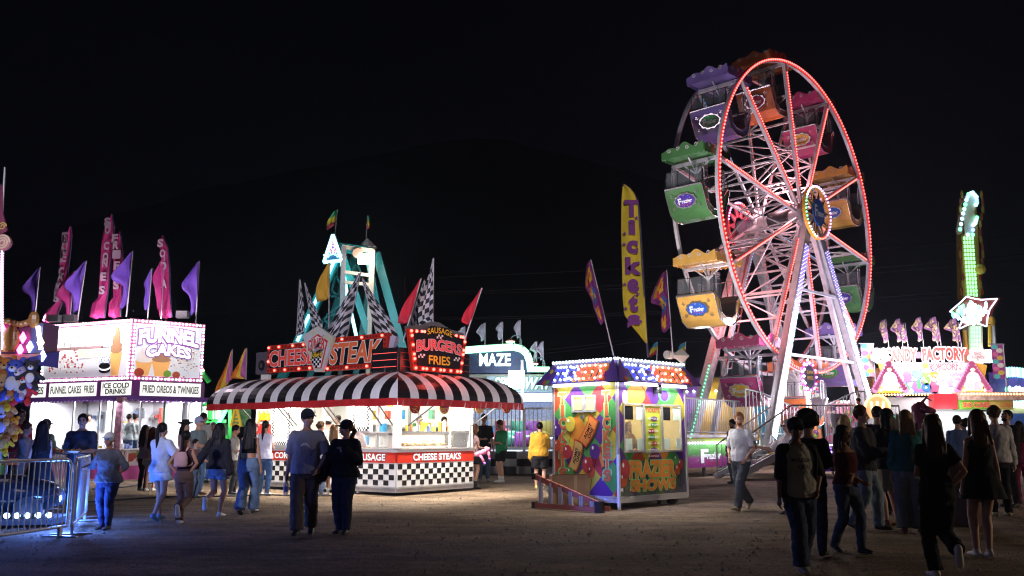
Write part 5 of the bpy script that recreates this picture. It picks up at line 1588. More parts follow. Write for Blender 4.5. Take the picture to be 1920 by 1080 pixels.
# ================================================================ TEAL PENDULUM RIDE
def teal_ride():
    Y = 47; c = Q(660, 640, Y)
    TE = paint((.03, .36, .38), .4, 'teal steel'); root = thing('pendulum_ride', 'tall teal steel swing ride tower with a lit triangle sign at its top', 'fairground ride', (c.x, Y, 0))
    I = ROOTM[root.name].inverted(); P_ = lambda px, py, y=Y: I @ Q(px, py, y)
    def foot(px0, py0, px1, py1, y):
        a = P_(px0, py0, y); b_ = P_(px1, py1, y); d = b_ - a; k = (a.z - .1) / (a.z - b_.z); return a, a + d * k
    b = MB()
    for (x0, y0, x1, y1, yy, w) in ((634, 478, 560, 640, Y - 1, .42), (640, 470, 690, 620, Y - 1, .34), (706, 475, 752, 640, Y - 1, .42), (690, 480, 718, 625, Y - 1, .3), (668, 470, 610, 628, Y + 3, .32), (672, 476, 634, 628, Y + 3, .30), (700, 490, 680, 620, Y + 3, .30)):
        a, f = foot(x0, y0, x1, y1, yy); b.bar(a, f, w, w, TE, up=(0, 1, 0))
    b.build('leg', root)
    b = MB()
    L = [(636, 492, 622, 545), (622, 545, 646, 565), (646, 565, 606, 600), (606, 600, 634, 615), (628, 512, 652, 560), (606, 600, 590, 640), (612, 590, 645, 590), (660, 470, 680, 520), (680, 470, 655, 520), (640, 480, 665, 525), (618, 555, 640, 556)]
    for x0, y0, x1, y1 in L: b.bar(P_(x0, y0, Y + 1), P_(x1, y1, Y + 1), .12, .12, TE)
    b.build('cross_brace', root)
    b = MB(); HP = ((633, 454), (690, 463), (704, 478), (702, 494), (688, 482), (642, 474)); b.add([P_(*q, y_) for y_ in (Y - 1, Y + 2) for q in HP],
        [(0, 1, 2, 3, 4, 5), (11, 10, 9, 8, 7, 6)] + [(i, i + 6, (i + 1) % 6 + 6, (i + 1) % 6) for i in range(6)], TE)
    b.build('head_plate', root)
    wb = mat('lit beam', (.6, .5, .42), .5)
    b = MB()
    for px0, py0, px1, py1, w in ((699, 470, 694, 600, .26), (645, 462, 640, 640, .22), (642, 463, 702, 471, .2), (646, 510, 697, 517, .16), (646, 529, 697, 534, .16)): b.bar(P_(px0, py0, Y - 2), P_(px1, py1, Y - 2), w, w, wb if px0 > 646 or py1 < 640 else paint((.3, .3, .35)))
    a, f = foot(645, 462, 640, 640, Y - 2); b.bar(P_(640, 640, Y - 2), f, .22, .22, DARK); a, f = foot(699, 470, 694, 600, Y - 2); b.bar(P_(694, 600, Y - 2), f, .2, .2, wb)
    b.build('light_gantry', root)
    b = MB(); p = P_(684, 485, Y - 2.4); b.box(p.x - .32, p.x + .32, p.y - .1, p.y, p.z - .28, p.z + .24, glow('floodlight face', (1, .93, .75), 22)); p = P_(671, 475, Y - 2.2); b.tube((p.x, p.y - .06, p.z), (p.x, p.y, p.z), .26, paint((.5, .3, .25)), n=18)
    b.build('floodlight', root)
    lamp('POINT', Q(685, 487, Y - 2.9), 130, (1, .9, .7), .3)
    # triangle sign
    t3 = [(624, 440), (607, 492), (641, 488)]
    def tri(s, y): 
        cx = sum(q[0] for q in t3) / 3; cz = sum(q[1] for q in t3) / 3
        return [P_(cx + (q[0] - cx) * s, cz + (q[1] - cz) * s, y) for q in t3]
    b = MB(); f_ = tri(1, Y - 2); g_ = tri(1, Y - 1.7); b.add(f_ + g_, [(0, 1, 2), (5, 4, 3), (0, 3, 4, 1), (1, 4, 5, 2), (2, 5, 3, 0)], paint((.05, .15, .3)))
    s = b.build('triangle_sign', root)
    cy_ = glow('tube cyan white', (.35, .85, 1), 2.6); b = MB()
    tt = tri(1, Y - 2.05)
    for i in range(3): b.tube(tt[i], tt[(i + 1) % 3], .085, cy_)
    cc = P_(624, 478, Y - 2.1)
    for k in range(7):
        a = R(35 + 110 * k / 6); b.tube(cc + Vector((.25 * math.cos(a), 0, .25 * math.sin(a) - .25)), cc + Vector((.62 * math.cos(a) * (1 - abs(k - 3) * .02), 0, .62 * math.sin(a) - .35)), .03, cy_)
    b.build('neon_rays', s)
    cc = P_(624, 464, Y - 2.15); b = MB()
    for k in range(12): b.bulb(cc + Vector((.22 * math.cos(k * PI / 6), 0, .22 * math.sin(k * PI / 6))), .05, BULBR)
    for k in range(9): b.bulb(cc + Vector((.1 * math.cos(k * PI / 4.5), -.02, .1 * math.sin(k * PI / 4.5))), .04, LEDVIOLET)
    b.build('sign_eye', s)
    tb = MB()
    for a_, b_ in (((630, 482), (602, 545)), ((600, 548), (583, 583)), ((580, 590), (557, 640)), ((638, 480), (643, 505)), ((645, 515), (652, 560)), ((653, 562), (668, 630))): tb.tube(P_(*a_, Y - 1.35), P_(*b_, Y - 1.35), .085, cy_)
    tb.build('leg_light_tube', root)
    b = MB()
    for px, h0, h1, w in ((689, 465, 447, .5), (628, 452, 440, .2)):
        a = P_(px, h0, Y - .5); c_ = P_(px - 1, h1, Y - .5); b.tube(a, c_, w, WHITE, .05, 12)
    b.build('finial', root)
    tri_ = [fcloth((.04, .4, .2)), fcloth((.70, .55, .05)), fcloth((.55, .05, .10))]
    flag('striped_flag', 'green, yellow and red flag on the left top of the teal ride', 627, 445, 633, 393, 46, .55, lambda u, v: tri_[min(2, int(u * 3))], 'small flags on the teal ride', sgn=-1, seed=61, frac=.5, top_w=.3, droop=.6)
    flag('striped_flag', 'green, yellow and red flag on the right top of the teal ride, furled', 686, 450, 689, 404, 46, .16, lambda u, v: tri_[min(2, int(u * 3))], 'small flags on the teal ride', sgn=1, seed=62, frac=.55, top_w=.5)
    lamp('POINT', Q(610, 560, Y - 5), 150, (.5, .95, 1), .8); lamp('POINT', Q(700, 560, Y - 5), 130, (.55, .8, 1), .8)
teal_ride()
# ================================================================ MAZE BUILDING AND SPEEDWAY RIDE
def maze():
    Y = 41; P_ = lambda px, py, y=Y: Q(px, py, y)
    o = P_(950, 800); root = thing('maze_attraction', 'maze attraction front with a dark blue sign outlined in white green light', 'fairground attraction', (o.x, Y, 0))
    I = ROOTM[root.name].inverted(); L = lambda px, py, y=Y: I @ Q(px, py, y)
    MINT = glow('neon mint', (.35, 1, .55), 2.6); dk = mat('maze sign blue', (.02, .045, .13), .5, var=.4, vscale=3)
    b = MB()
    pts = [L(*q) for q in ((862, 700), (862, 658), (960, 651), (978, 655), (990, 668), (995, 690), (996, 700))]
    b.poly([(p.x, p.z) for p in pts], -.05, .4, dk); b.build('sign_board', root)
    b = MB(); ed = [L(*q) for q in ((862, 658), (900, 655), (962, 651), (978, 655), (988, 664), (993, 678), (995, 697))]
    for i, (p, q) in enumerate(zip(ed, ed[1:])): b.tube((p.x, -.14, p.z), (q.x, -.14, q.z), .16, MINT)
    p, q = L(996, 693), L(1030, 693); b.tube((p.x, -.14, p.z), (q.x, -.14, q.z), .12, MINT)
    b.build('neon_edge', root)
    a, c = L(899, 686), L(957, 664); b = MB(); text(b, 'MAZE', a.x, c.x, a.z, c.z, -.12, glow('neon lettering', (.7, 1, .8), 2.5), .03); b.build('neon_lettering', root)
    b = MB(); a, c = L(862, 712), L(1040, 702); b.box(a.x, c.x, 0, .4, a.z, c.z, mat('plank board', (.35, .38, .33), .7, var=.4, vscale=9, stretch=(14, 1, 1))); b.build('plank_board', root)
    a, c = L(925, 735), L(1025, 706)
    b = MB(); b.box(a.x - .3, c.x + .4, -.1, .3, a.z, c.z + .0, mat('speedway back', (.35, .45, .5), .5, var=.5, vscale=2, em=.18, emcol=(.5, .85, 1)))
    text(b, 'SPEEDWAY', a.x, c.x + .25, a.z + .12, c.z - .05, -.16, glow('speedway lettering', (.5, 1, .75), 1.6), .03, shear=.35, outline=mat('speedway dark', (.1, .3, .2), .5), oo=.07)
    b.build('speedway_sign', root)
    a, c = L(885, 790), L(1040, 736); b = MB()
    b.box(a.x, c.x, .5, .7, a.z - 1.2, c.z, mat('glitter back', (.28, .34, .48), .3, var=.85, vscale=14, em=.25, emcol=(.35, .5, .9)))
    a, c = L(965, 753), L(1040, 737); b.box(a.x, c.x, -.2, .3, a.z, c.z, glow('cool light band', (.55, .68, 1), 1.4))
    a, c = L(885, 798), L(1040, 786); b.box(a.x, c.x, -.2, .3, a.z, c.z, mat('grey fascia', (.5, .5, .52), .5))
    b.build('ride_back', root)
    b = MB(); p = L(968, 706, Y - 1); b.box(p.x - .35, p.x + .35, p.y - .1, p.y, p.z - .45, p.z + .25, glow('floodlight face cool', (.85, .95, 1), 16)); 
    b.bar(L(979, 675, Y - 1), L(979, 800, Y - 1), .12, .12, TRUSSW); b.build('floodlight', root)
    lamp('POINT', Q(966, 712, Y - 2.5), 170, (.8, .92, 1), .4)
    wf = fcloth((.42, .42, .52))
    for i, (px, y0, y1, w) in enumerate(((871, 650, 612, .3), (909, 652, 605, .35), (942, 650, 603, .32), (975, 648, 600, .28), (1006, 690, 640, .25), (1018, 690, 640, .25))):
        flag('white_flag', ['white flag half hidden by the red flag, leftmost in the row', 'second white flag from the left in the row over MAZE', 'third white flag from the left in the row over MAZE', 'white flag beside the gooseneck lamp at the top of the sign', 'lower white flag left of the pair near the ticket booth', 'lower white flag right of the pair near the ticket booth'][i],
             px, y0, px + 1, y1, Y, w * 1.25, wf, 'white flags over the maze attraction', sgn=-1, seed=70 + i, frac=.66, top_w=.4, droop=.4, hook=True)
    gm = paint((.10, .2, .22))
    for i, (lb, px, py) in enumerate((('gooseneck lamp on top of the maze sign', 965, 640), ('gooseneck lamp on the lower roof beside the white flags', 1009, 682))):
        a = Q(px, py, Y); t = thing('gooseneck_lamp', lb, 'lamp', a, 0, 'gooseneck lamps on the maze attraction')
        b = MB(); b.path([Vector((.25 * math.cos(k * PI / 8) + .05, 0, .0 + .28 * math.sin(k * PI / 8))) for k in range(9)] , .03, gm); b.tube((.30, 0, 0), (.30, 0, -.5), .03, gm); b.build('arm', t)
        b = MB(); b.tube((-.2, 0, -.0), (-.2, 0, .12), .26, paint((.6, .15, .1)), .05, 12); b.tube((-.2, 0, -.04), (-.2, 0, -.005), .20, glow('lamp glow', (.8, 1, .85), 4), n=12); b.build('shade', t)
    # platform with chequered skirt and white fence
    A = Q(830, 860, 34); B_ = Q(1040, 860, 33.2)
    ang = math.atan2(B_.y - A.y, B_.x - A.x); Lh = (B_ - A).length
    t = thing('ride_platform', 'ride platform with a draped black and white chequered skirt', 'platform', (A.x, A.y, 0), ang)
    W = ROOTM[t.name]; zt = Z(846, 33.5)
    b = MB(); n = 96; zb = .03
    cw = fcloth((.55, .53, .55)); cb = fcloth((.03, .03, .035))
    for i in range(n):
        x0, x1 = Lh * i / n, Lh * (i + 1) / n; w = lambda u, z: (.05 * math.sin(u * 6.3) + .02 * math.sin(u * 17)) * (1.2 - z)
        for j in range(6):
            a_, c_ = zb + (zt - zb) * j / 6, zb + (zt - zb) * (j + 1) / 6; sg = .03 * math.sin(x0 * 2.2)
            m_ = cw if (int(x0 / .55) + j // 2 * 1) % 2 else cb
            b.quad((x0, w(x0, a_), a_), (x1, w(x1, a_), a_), (x1, w(x1, c_), c_), (x0, w(x0, c_), c_), m_)
    b.build('chequered_skirt', t)
    b = MB(); b.box(0, Lh, .08, 6, zt - .06, zt, ALU); b.build('deck', t)
    zf = Z(766, 33.5); k = 0
    for i in range(2):
        x0 = .15 + i * Lh * .70; x1 = min(Lh, x0 + Lh * .69)
        ft = thing('steel_fence', ['white steel railing on the chequered platform, left length', 'white steel railing on the chequered platform, right length by the ticket booth'][i], 'railing', W @ Vector((0, .05, 0)), ang, 'railings on the chequered platform')
        b = MB()
        for z in (zt + .12, zf): b.tube((x0, 0, z), (x1, 0, z), .035, WHITE)
        for x in (x0, x1): b.tube((x, 0, zt), (x, 0, zf), .035, WHITE)
        b.build('frame', ft)
        b = MB(); n = int((x1 - x0) / .15)
        for q in range(1, n): x = x0 + (x1 - x0) * q / n; b.tube((x, 0, zt + .12), (x, 0, zf), .018, WHITE, n=6)
        tag(b.build('baluster', ft), kind='stuff' if n > 100 else None)
    # spinning cars behind the fence
    rr = random.Random(9); cc = [(.05, .3, .6), (.6, .05, .1), (.1, .5, .3), (.4, .1, .5), (.65, .6, .1)]
    for i, px in enumerate((895, 922, 958, 985, 1012)):
        p = Q(px, 826, 37.5); t = thing('ride_car', ['blue', 'red', 'green', 'violet', 'yellow'][i] + ' ride car behind the white railing', 'ride car', (p.x, p.y, zt), .3 * i, 'ride cars on the chequered platform')
        b = MB(); m_ = paint(cc[i])
        b.loft([((-.7, 0, .35), .05, .3, (0, 1, 0), (0, 0, 1)), ((-.4, 0, .4), .42, .34, (0, 1, 0), (0, 0, 1)), ((.2, 0, .42), .46, .36, (0, 1, 0), (0, 0, 1)), ((.7, 0, .55), .30, .3, (0, 1, 0), (0, 0, 1))], m_, 12); b.box(.25, .45, -.4, .4, .6, 1.15, m_); b.build('body', t, True)
        b = MB(); 
        for q in range(10): b.bulb((-.65 + q * .14, -.47, .5 + .05 * math.sin(q)), .04, [LEDGREEN, LEDWHITE, LEDBLUE, LEDRED][(q + i) % 4])
        b.build('edge_lights', t)
    lamp('AREA', Q(960, 745, 37), 130, (.7, .8, 1), 5, rot=(0, 0, 0))
    lamp('POINT', Q(960, 790, 36.0), 55, (.75, .75, 1), .8)
maze()

# ================================================================ WHEEL PLATFORM, FENCES, STEPS
def platform():
    P0 = Q(1270, 830, 30.6); ang = R(50)
    t = thing('wheel_base_trailer', 'green and purple trailer base of the ferris wheel lettered Frazier', 'trailer', (P0.x, P0.y, 0), ang)
    W = ROOTM[t.name]; f = lambda px, py, off=0: onf(W, px, py, off)
    Lx = f(1418, 845)[0]; zt = 1.42 + .02; zb = f(1290, 878)[1]
    gr = mat('trailer graphic', (.10, .40, .06), .35)
    nt = gr.node_tree; bs = nt.nodes['Principled BSDF']; tc = nt.nodes.new('ShaderNodeTexCoord'); sp = nt.nodes.new('ShaderNodeSeparateXYZ'); rp = nt.nodes.new('ShaderNodeValToRGB'); mr = nt.nodes.new('ShaderNodeMapRange')
    mr.inputs['From Min'].default_value = zb; mr.inputs['From Max'].default_value = zt
    nt.links.new(tc.outputs['Object'], sp.inputs[0]); nt.links.new(sp.outputs[2], mr.inputs[0]); nt.links.new(mr.outputs[0], rp.inputs[0]); nt.links.new(rp.outputs[0], bs.inputs['Base Color'])
    e = rp.color_ramp.elements; e[0].position = .05; e[0].color = (.22, .02, .16, 1); e[1].position = .98; e[1].color = (.5, .35, .03, 1)
    for p_, c_ in ((.28, (.24, .04, .18, 1)), (.40, (.06, .20, .05, 1)), (.70, (.10, .38, .05, 1))): k = rp.color_ramp.elements.new(p_); k.color = c_
    b = MB(); b.box(0, Lx, 0, .08, zb, zt - .12, gr); b.build('side_panel', t)
    b = MB(); b.box(-.1, Lx + .05, -.06, 6, zt - .10, zt, ALU); b.box(0, Lx, 1.0, 1.3, .35, .6, DARK)
    for x in (.6, 2.0, 3.3, 3.6): b.box(x, x + .07, .1, .2, 0, zb, DARK)
    b.build('deck', t)
    b = MB(); x0, z0 = f(1315, 870); x1, z1 = f(1325, 843)
    text(b, 'F', x0, x1 + .05, z0 + .05, z1, -.012, LETW, .05)
    xa, za = f(1325, 861); xb, zb_ = f(1348, 850); text(b, 'razier', xa + .02, xb + .12, za, zb_ + .05, -.012, LETW, .03)
    for i in range(5): x = xa + (xb + .1 - xa) * i / 5; text(b, 'SHOWS'[i], x, x + .10, za - .20, za - .08, -.012, REDP, .01)
    rr = random.Random(8)
    for i in range(70): x = rr.uniform(.1, Lx - .1); z = rr.uniform(zb + .1, zt - .3); b.disc(x, z, .012, .012, -.006, -.002, LETW, 5)
    b.build('lettering', t)
    b = MB()
    for i in range(60):
        x = .05 + (Lx - .1) * i / 59; m_ = LEDVIOLET if x < Lx * .32 and i % 2 else LEDWHITE
        if x < Lx * .32 and i % 2 == 0: continue
        b.bulb((x, -.04, f(1350, 830)[1]), .045, m_)
    b.build('led_strip', t)
    lamp('AREA', W @ Vector((Lx * .6, -.35, f(1350, 830)[1])), 26, (.8, .85, 1), Lx, target=W @ Vector((Lx * .6, 0, .6)), sy=.05)
    def fence(name, label, x0, x1, z0, z1, T, group, bend=None, step=.14):
        ft = thing(name, label, 'railing', T @ Vector((x0, 0, 0)), math.atan2((T.to_3x3() @ Vector((1, 0, 0))).y, (T.to_3x3() @ Vector((1, 0, 0))).x), group)
        L = x1 - x0; g_ = bend or (lambda x: 0)
        b = MB(); n_ = 14
        for zz in (z0 + .08, z1): b.path([Vector((L * i / n_, 0, zz + g_(L * i / n_) * (1 if zz == z1 else .0))) for i in range(n_ + 1)], .03, STEEL)
        for x in (0, L): b.tube((x, 0, z0), (x, 0, z1 + g_(x)), .03, STEEL)
        b.build('frame', ft)
        n = int(L / step); b = MB()
        for q in range(1, n): x = L * q / n; b.tube((x, 0, z0 + .08), (x, 0, z1 + g_(x)), .013, STEEL, n=6)
        b.build('baluster', ft)
    zf = f(1283, 746)[1]
    g = 'steel railings round the ferris wheel'
    fence('steel_fence', 'upright bar railing on the green trailer, left length beside the ticket booth', 0, Lx * .72, zt, zf, W @ Matrix.Translation((0, .03, 0)), g)
    fence('steel_fence', 'upright bar railing on the green trailer, short right length by the steps', Lx * .73, Lx, zt, zf, W @ Matrix.Translation((0, .03, 0)), g)
    # right hand deck
    A = Q(1484, 838, 30.0); B_ = Q(1690, 838, 30.6); an = math.atan2(B_.y - A.y, B_.x - A.x); L2 = (B_ - A).length
    t2 = thing('loading_deck', 'ferris wheel loading deck with purple skirt and violet lights', 'platform', (A.x, A.y, 0), an); W2 = ROOTM[t2.name]
    zd = Z(836, 30)
    b = MB(); b.box(0, L2, 0, 5, zd - .10, zd, ALU); b.build('deck', t2)
    b = MB(); b.box(0, L2, .03, .08, .25, zd - .10, paint((.10, .03, .22)))
    text(b, 'Frazier', .2, 1.7, .35, .65, .015, LETW, .03); b.build('side_panel', t2)
    b = MB()
    for i in range(40): b.bulb((.2 + (L2 - .4) * i / 39, -.03, zd - .2), .04, LEDVIOLET)
    b.build('led_strip', t2)
    lamp('AREA', W2 @ Vector((L2 * .4, -.4, zd - .15)), 10, (.55, .3, 1), L2 * .7, target=W2 @ Vector((L2 * .4, 0, .4)), sy=.05)
    zf2 = Z(760, 30)
    fence('steel_fence', 'long upright bar railing in front of the loading deck, behind the crowd', 0, L2, zd, zf2, W2, g, step=.13)
    T3 = W2 @ Matrix.Translation((-.3, 3.5, 0))
    fence('steel_fence', 'curved railing stepping down behind the loading deck, left one', .3, 2.3, zd + .3, zf2 + .45, T3, g, bend=lambda x: .25 * math.cos(x * 1.3) - .1 * x)
    fence('steel_fence', 'curved railing rising behind the loading deck, right one', 3.4, 5.0, zd + .3, zf2 + .1, T3, g, bend=lambda x: .55 * min(1, x * .8))
    # steps
    s0 = G(1432, 897); s1 = Q(1484, 838, 30.0); 
    st = thing('entry_steps', 'aluminium steps with sloping handrails up to the ferris wheel deck', 'steps', (s1.x, s1.y, 0), an)
    b = MB()
    for i in range(6): b.box(-.3 * (i + 1) + .0, -.3 * i, -.1, 1.4, zd - (i + 1) * zd / 7 - .04, zd - (i + 1) * zd / 7, ALU)
    b.build('tread', st)
    b = MB(); b.bar((0, -.12, zd - .05), (-2.1, -.12, .02), .05, .22, ALU); b.bar((0, 1.42, zd - .05), (-2.1, 1.42, .02), .05, .22, ALU); b.build('stringer', st)
    b = MB()
    for y in (-.12, 1.42):
        b.tube((.0, y, zf2), (-2.0, y, 1.1), .03, STEEL); b.tube((0, y, zd + .1), (-2, y, .25), .02, STEEL); b.tube((-2.0, y, 0), (-2.0, y, 1.1), .03, STEEL)
        for i in range(11): x = -2.0 * i / 11; b.tube((x, y, zd + .1 + x * (zd - .15) / 2), (x, y, zf2 + x * (zf2 - 1.1) / 2), .012, STEEL)
        b.emit('handrail', st)
    bk = Q(1572, 783, 29.8); t = thing('white_bucket', 'white bucket with red print hung on the railing behind the crowd', 'bucket', bk + Vector((0, 0, -.3)))
    b = MB(); b.tube((0, 0, 0), (0, 0, .42), .23, LETW, .27, 18); b.build('pail', t, False); b = MB(); b.path([Vector((.27 * math.cos(k * PI / 10), 0, .42 + .25 * math.sin(k * PI / 10))) for k in range(11)], .01, STEEL); b.box(-.18, .18, -.262, -.25, .16, .20, REDP); b.box(-.15, .12, -.262, -.25, .24, .27, REDP); b.build('handle', t)
platform()

def midway_behind():
    """tents and rides seen through the ferris wheel's legs"""
    cols = [(.20, .50, .05), (.55, .03, .22), (.20, .08, .35), (.65, .40, .04), (.05, .35, .5)]
    Y = 47; c = Q(1330, 790, Y)
    t = thing('striped_tent_ride', 'round domed ride cover in green, magenta, purple and yellow wedges behind the wheel', 'fairground ride', (c.x, Y, 0)); 
    b = MB(); n = 20; rad = 4.6; H1 = 3.2
    for i in range(n):
        a0, a1 = 2 * PI * i / n, 2 * PI * (i + 1) / n; m_ = fcloth(cols[(i // 2 + 1) % 5])
        for k in range(6):
            u0, u1 = k / 6, (k + 1) / 6; r0, r1 = rad * math.cos(u0 * PI / 2), rad * math.cos(u1 * PI / 2); z0, z1 = 1.2 + H1 * math.sin(u0 * PI / 2), 1.2 + H1 * math.sin(u1 * PI / 2)
            b.quad((r0 * math.cos(a0), r0 * math.sin(a0), z0), (r0 * math.cos(a1), r0 * math.sin(a1), z0), (r1 * math.cos(a1), r1 * math.sin(a1), z1), (r1 * math.cos(a0), r1 * math.sin(a0), z1), m_)
    b.build('canopy', t, True)
    b = MB()
    for i in range(60): a = 2 * PI * i / 60; b.bulb((rad * .72 * math.cos(a), rad * .72 * math.sin(a), 1.2 + H1 * .72), .08, glow('bulb lime', (.6, 1, .6), 8))
    b.build('rim_lights', t)
    b = MB()
    for i in range(10): a = 2 * PI * i / 10; b.tube((rad * math.cos(a), rad * math.sin(a), 0), (rad * math.cos(a), rad * math.sin(a), 1.3), .08, WHITE)
    b.box(-3.5, 3.5, -3, 3, .3, .5, ALU); b.build('post', t)
    lamp('POINT', Q(1330, 700, 42.0), 330, (.9, .85, 1), .5); lamp('POINT', (c.x, Y - 3.2, 1.0), 120, (1, .85, .7), .4)
    # coloured stall backs far behind
    spec = [('prize stall with red and white fringe seen between the railings', 1300, 1345, 800, 770, 50, (.55, .05, .05)), ('yellow game booth seen behind the railing', 1440, 1475, 815, 765, 46, (.7, .45, .05)), ('white ride wall seen under the wheel', 1470, 1555, 770, 715, 44, (.6, .62, .66)),
            ('orange and blue stall seen through the railing', 1500, 1560, 830, 775, 43, (.6, .18, .04)), ('teal topped game booth behind the gondola at the bottom', 1385, 1440, 800, 745, 48, (.05, .35, .42)), ('pink and lime backdrop stall near the deck', 1565, 1630, 800, 755, 47, (.55, .15, .3))]
    rr = random.Random(12)
    for i, (lb, x0, x1, y0, y1, Yd, c_) in enumerate(spec):
        a = Q(x0, y0, Yd); z1 = Z(y1, Yd); e = Q(x1, y0, Yd); w = e.x - a.x
        t = thing('game_stall', lb, 'stall', (a.x, Yd, 0)); b = MB()
        b.box(0, w, .0, 1.4, .0, .9, paint(c_)); b.box(0, w, 1.3, 1.4, .9, z1, paint(tuple(min(.8, q * 1.3 + .05) for q in c_))); b.box(-.1, w + .1, -.3, 1.5, z1, z1 + .1, LETW); b.build('booth', t)
        b = MB()
        for k in range(26): x = rr.uniform(.05, w - .15); z = rr.uniform(1.0, z1 - .25); b.ball((x + .08, 1.15, z + .08), rr.uniform(.07, .15), paint(cols[rr.randrange(5)]), n=7, k=5)
        b.build('prizes', t)
        b = MB()
        for k in range(int(w / .2)): b.bulb((.1 + k * .2, -.33, z1 + .05), .05, [BULBW, BULBR, BULBG, BULBP][(k + i) % 4])
        b.build('edge_lights', t)
        lamp('POINT', (a.x + w / 2, Yd + .3, z1 - .2), 40, (1, .92, .85), .3)
midway_behind()

# ================================================================ CANDY STAND AND GUITAR TOWER
def candy():
    Y = 44; o = Q(1730, 800, Y)
    root = thing('candy_stand', 'candy and popcorn stand with red CANDY FACTORY letters and gingerbread gables', 'food stand', (o.x, Y, 0))
    I = ROOTM[root.name].inverted(); L = lambda px, py, y=Y: I @ Q(px, py, y)
    def rc(b, x0, y0, x1, y1, d0, d1, m): 
        a, c = L(x0, y1), L(x1, y0); b.box(a.x, c.x, d0, d1, a.z, c.z, m)
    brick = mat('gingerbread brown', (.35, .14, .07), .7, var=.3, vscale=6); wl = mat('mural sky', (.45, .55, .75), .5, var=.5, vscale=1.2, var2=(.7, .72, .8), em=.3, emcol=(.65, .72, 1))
    b = MB(); rc(b, 1640, 690, 1850, 745, .1, 2.5, brick); rc(b, 1630, 742, 1840, 775, .1, 2.5, PANELW); b.build('wall', root)
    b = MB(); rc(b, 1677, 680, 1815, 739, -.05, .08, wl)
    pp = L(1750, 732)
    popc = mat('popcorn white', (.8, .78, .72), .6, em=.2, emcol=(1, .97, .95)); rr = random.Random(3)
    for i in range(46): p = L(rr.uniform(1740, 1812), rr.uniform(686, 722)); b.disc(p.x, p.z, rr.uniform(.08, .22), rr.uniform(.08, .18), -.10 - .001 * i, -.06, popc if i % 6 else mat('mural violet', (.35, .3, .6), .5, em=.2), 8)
    # two generic children in caps painted on the mural
    for px, cap, sh in ((1732, (.70, .30, .06), (.2, .45, .1)), (1748, (.75, .28, .05), (.6, .1, .2))):
        py = 690 if px < 1740 else 706
        q = L(px, py); k = .25
        b.disc(q.x, q.z - .5, .22, .35, -.16, -.155, paint(sh), 12); b.disc(q.x, q.z - .05, .20, .22, -.17, -.161, paint((.75, .45, .3)), 14); b.disc(q.x, q.z + .10, .23, .13, -.18, -.171, paint(cap), 12)
        b.disc(q.x - .08, q.z - .04, .02, .03, -.185, -.18, BLK, 6); b.disc(q.x + .06, q.z - .04, .02, .03, -.185, -.18, BLK, 6); b.disc(q.x, q.z - .95, .24, .22, -.16, -.155, paint((.05, .2, .5)), 12)
    q = L(1798, 700); b.poly([(q.x - .35, q.z), (q.x + .35, q.z), (q.x + .25, q.z - .5), (q.x - .25, q.z - .5)][::-1], -.16, -.15, paint((.6, .35, .45)))
    q = L(1768, 688); text(b, 'POPCORN', q.x - .75, q.x + .75, q.z - .16, q.z + .16, -.2, mat('popcorn lettering', (.75, .12, .15), .5, em=.3), .03, outline=popc, oo=.1)
    q = L(1712, 688); text(b, 'CANDY', q.x - .5, q.x + .4, q.z - .16, q.z + .16, -.2, mat('faint lettering', (.7, .5, .55), .5, em=.4), .03, outline=popc, oo=.1)
    for i in range(14): p = L(rr.uniform(1684, 1725), rr.uniform(700, 736)); b.disc(p.x, p.z, rr.uniform(.1, .35), rr.uniform(.1, .3), -.12 - .002 * i, -.1, paint([(.5, .2, .6), (.1, .5, .2), (.2, .4, .7), (.75, .7, .8), (.8, .8, .8)][i % 5]), 14)
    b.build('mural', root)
    cl = mat('candy letters', (.75, .06, .05), .4, em=.8, emcol=(1, .08, .06)); wo = mat('candy letter rim', (.8, .75, .75), .4, em=.9, emcol=(1, .7, .74))
    for tx, x0, x1, y0, y1 in (('CANDY', 1659, 1715, 679, 656), ('FACTORY', 1728, 1806, 677, 655)):
        b = MB(); a, c = L(x0, y0), L(x1, y1); text(b, tx, a.x, c.x, a.z, c.z, -.15, cl, .05, outline=wo, oo=.13, arch=.05); b.build('marquee_letters', root)
    b = MB(); 
    for x in (1665, 1700, 1740, 1790): p = L(x, 676); b.bar((p.x, 0, p.z - .6), (p.x, 0, p.z + .3), .06, .06, REDP)
    rc(b, 1716, 660, 1728, 672, -.1, 0, paint((.35, .12, .2))); rc(b, 1806, 665, 1812, 680, -.1, 0, brick); b.build('letter_support', root)
    for cx, s_ in ((1658, 1), (1812, 1)):
        b = MB(); ap = L(cx, 690); lo, hi = L(cx - 22, 738), L(cx + 22, 738)
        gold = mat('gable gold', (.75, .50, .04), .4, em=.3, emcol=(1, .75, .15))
        b.poly([(lo.x, lo.z), (hi.x, lo.z), (ap.x, ap.z)], -.5, -.4, gold)
        aw_, ah = .42, 1.0; cz = lo.z + .1
        arch_ = [(ap.x - aw_, cz), (ap.x + aw_, cz)] + [(ap.x + aw_ * math.cos(k * PI / 10), cz + ah * .6 + aw_ * math.sin(k * PI / 10)) for k in range(11)]
        b.poly(arch_, -.55, -.51, glow('arch glow', (.6, 1, .3), 1.4)); b.poly([((x - ap.x) * .8 + ap.x, (z - cz) * .86 + cz + .03) for x, z in arch_], -.6, -.56, mat('arch inner', (.7, .45, .5), .5, em=.5, emcol=(1, .6, .65)))
        b.disc(ap.x, cz + .55, .17, .17, -.63, -.61, glow('lollipop outline', (1, .35, .3), 2.0), 14); b.box(ap.x - .02, ap.x + .02, -.63, -.61, cz + .1, cz + .4, LETW)
        g_ = b.build('gable', root)
        b = MB()
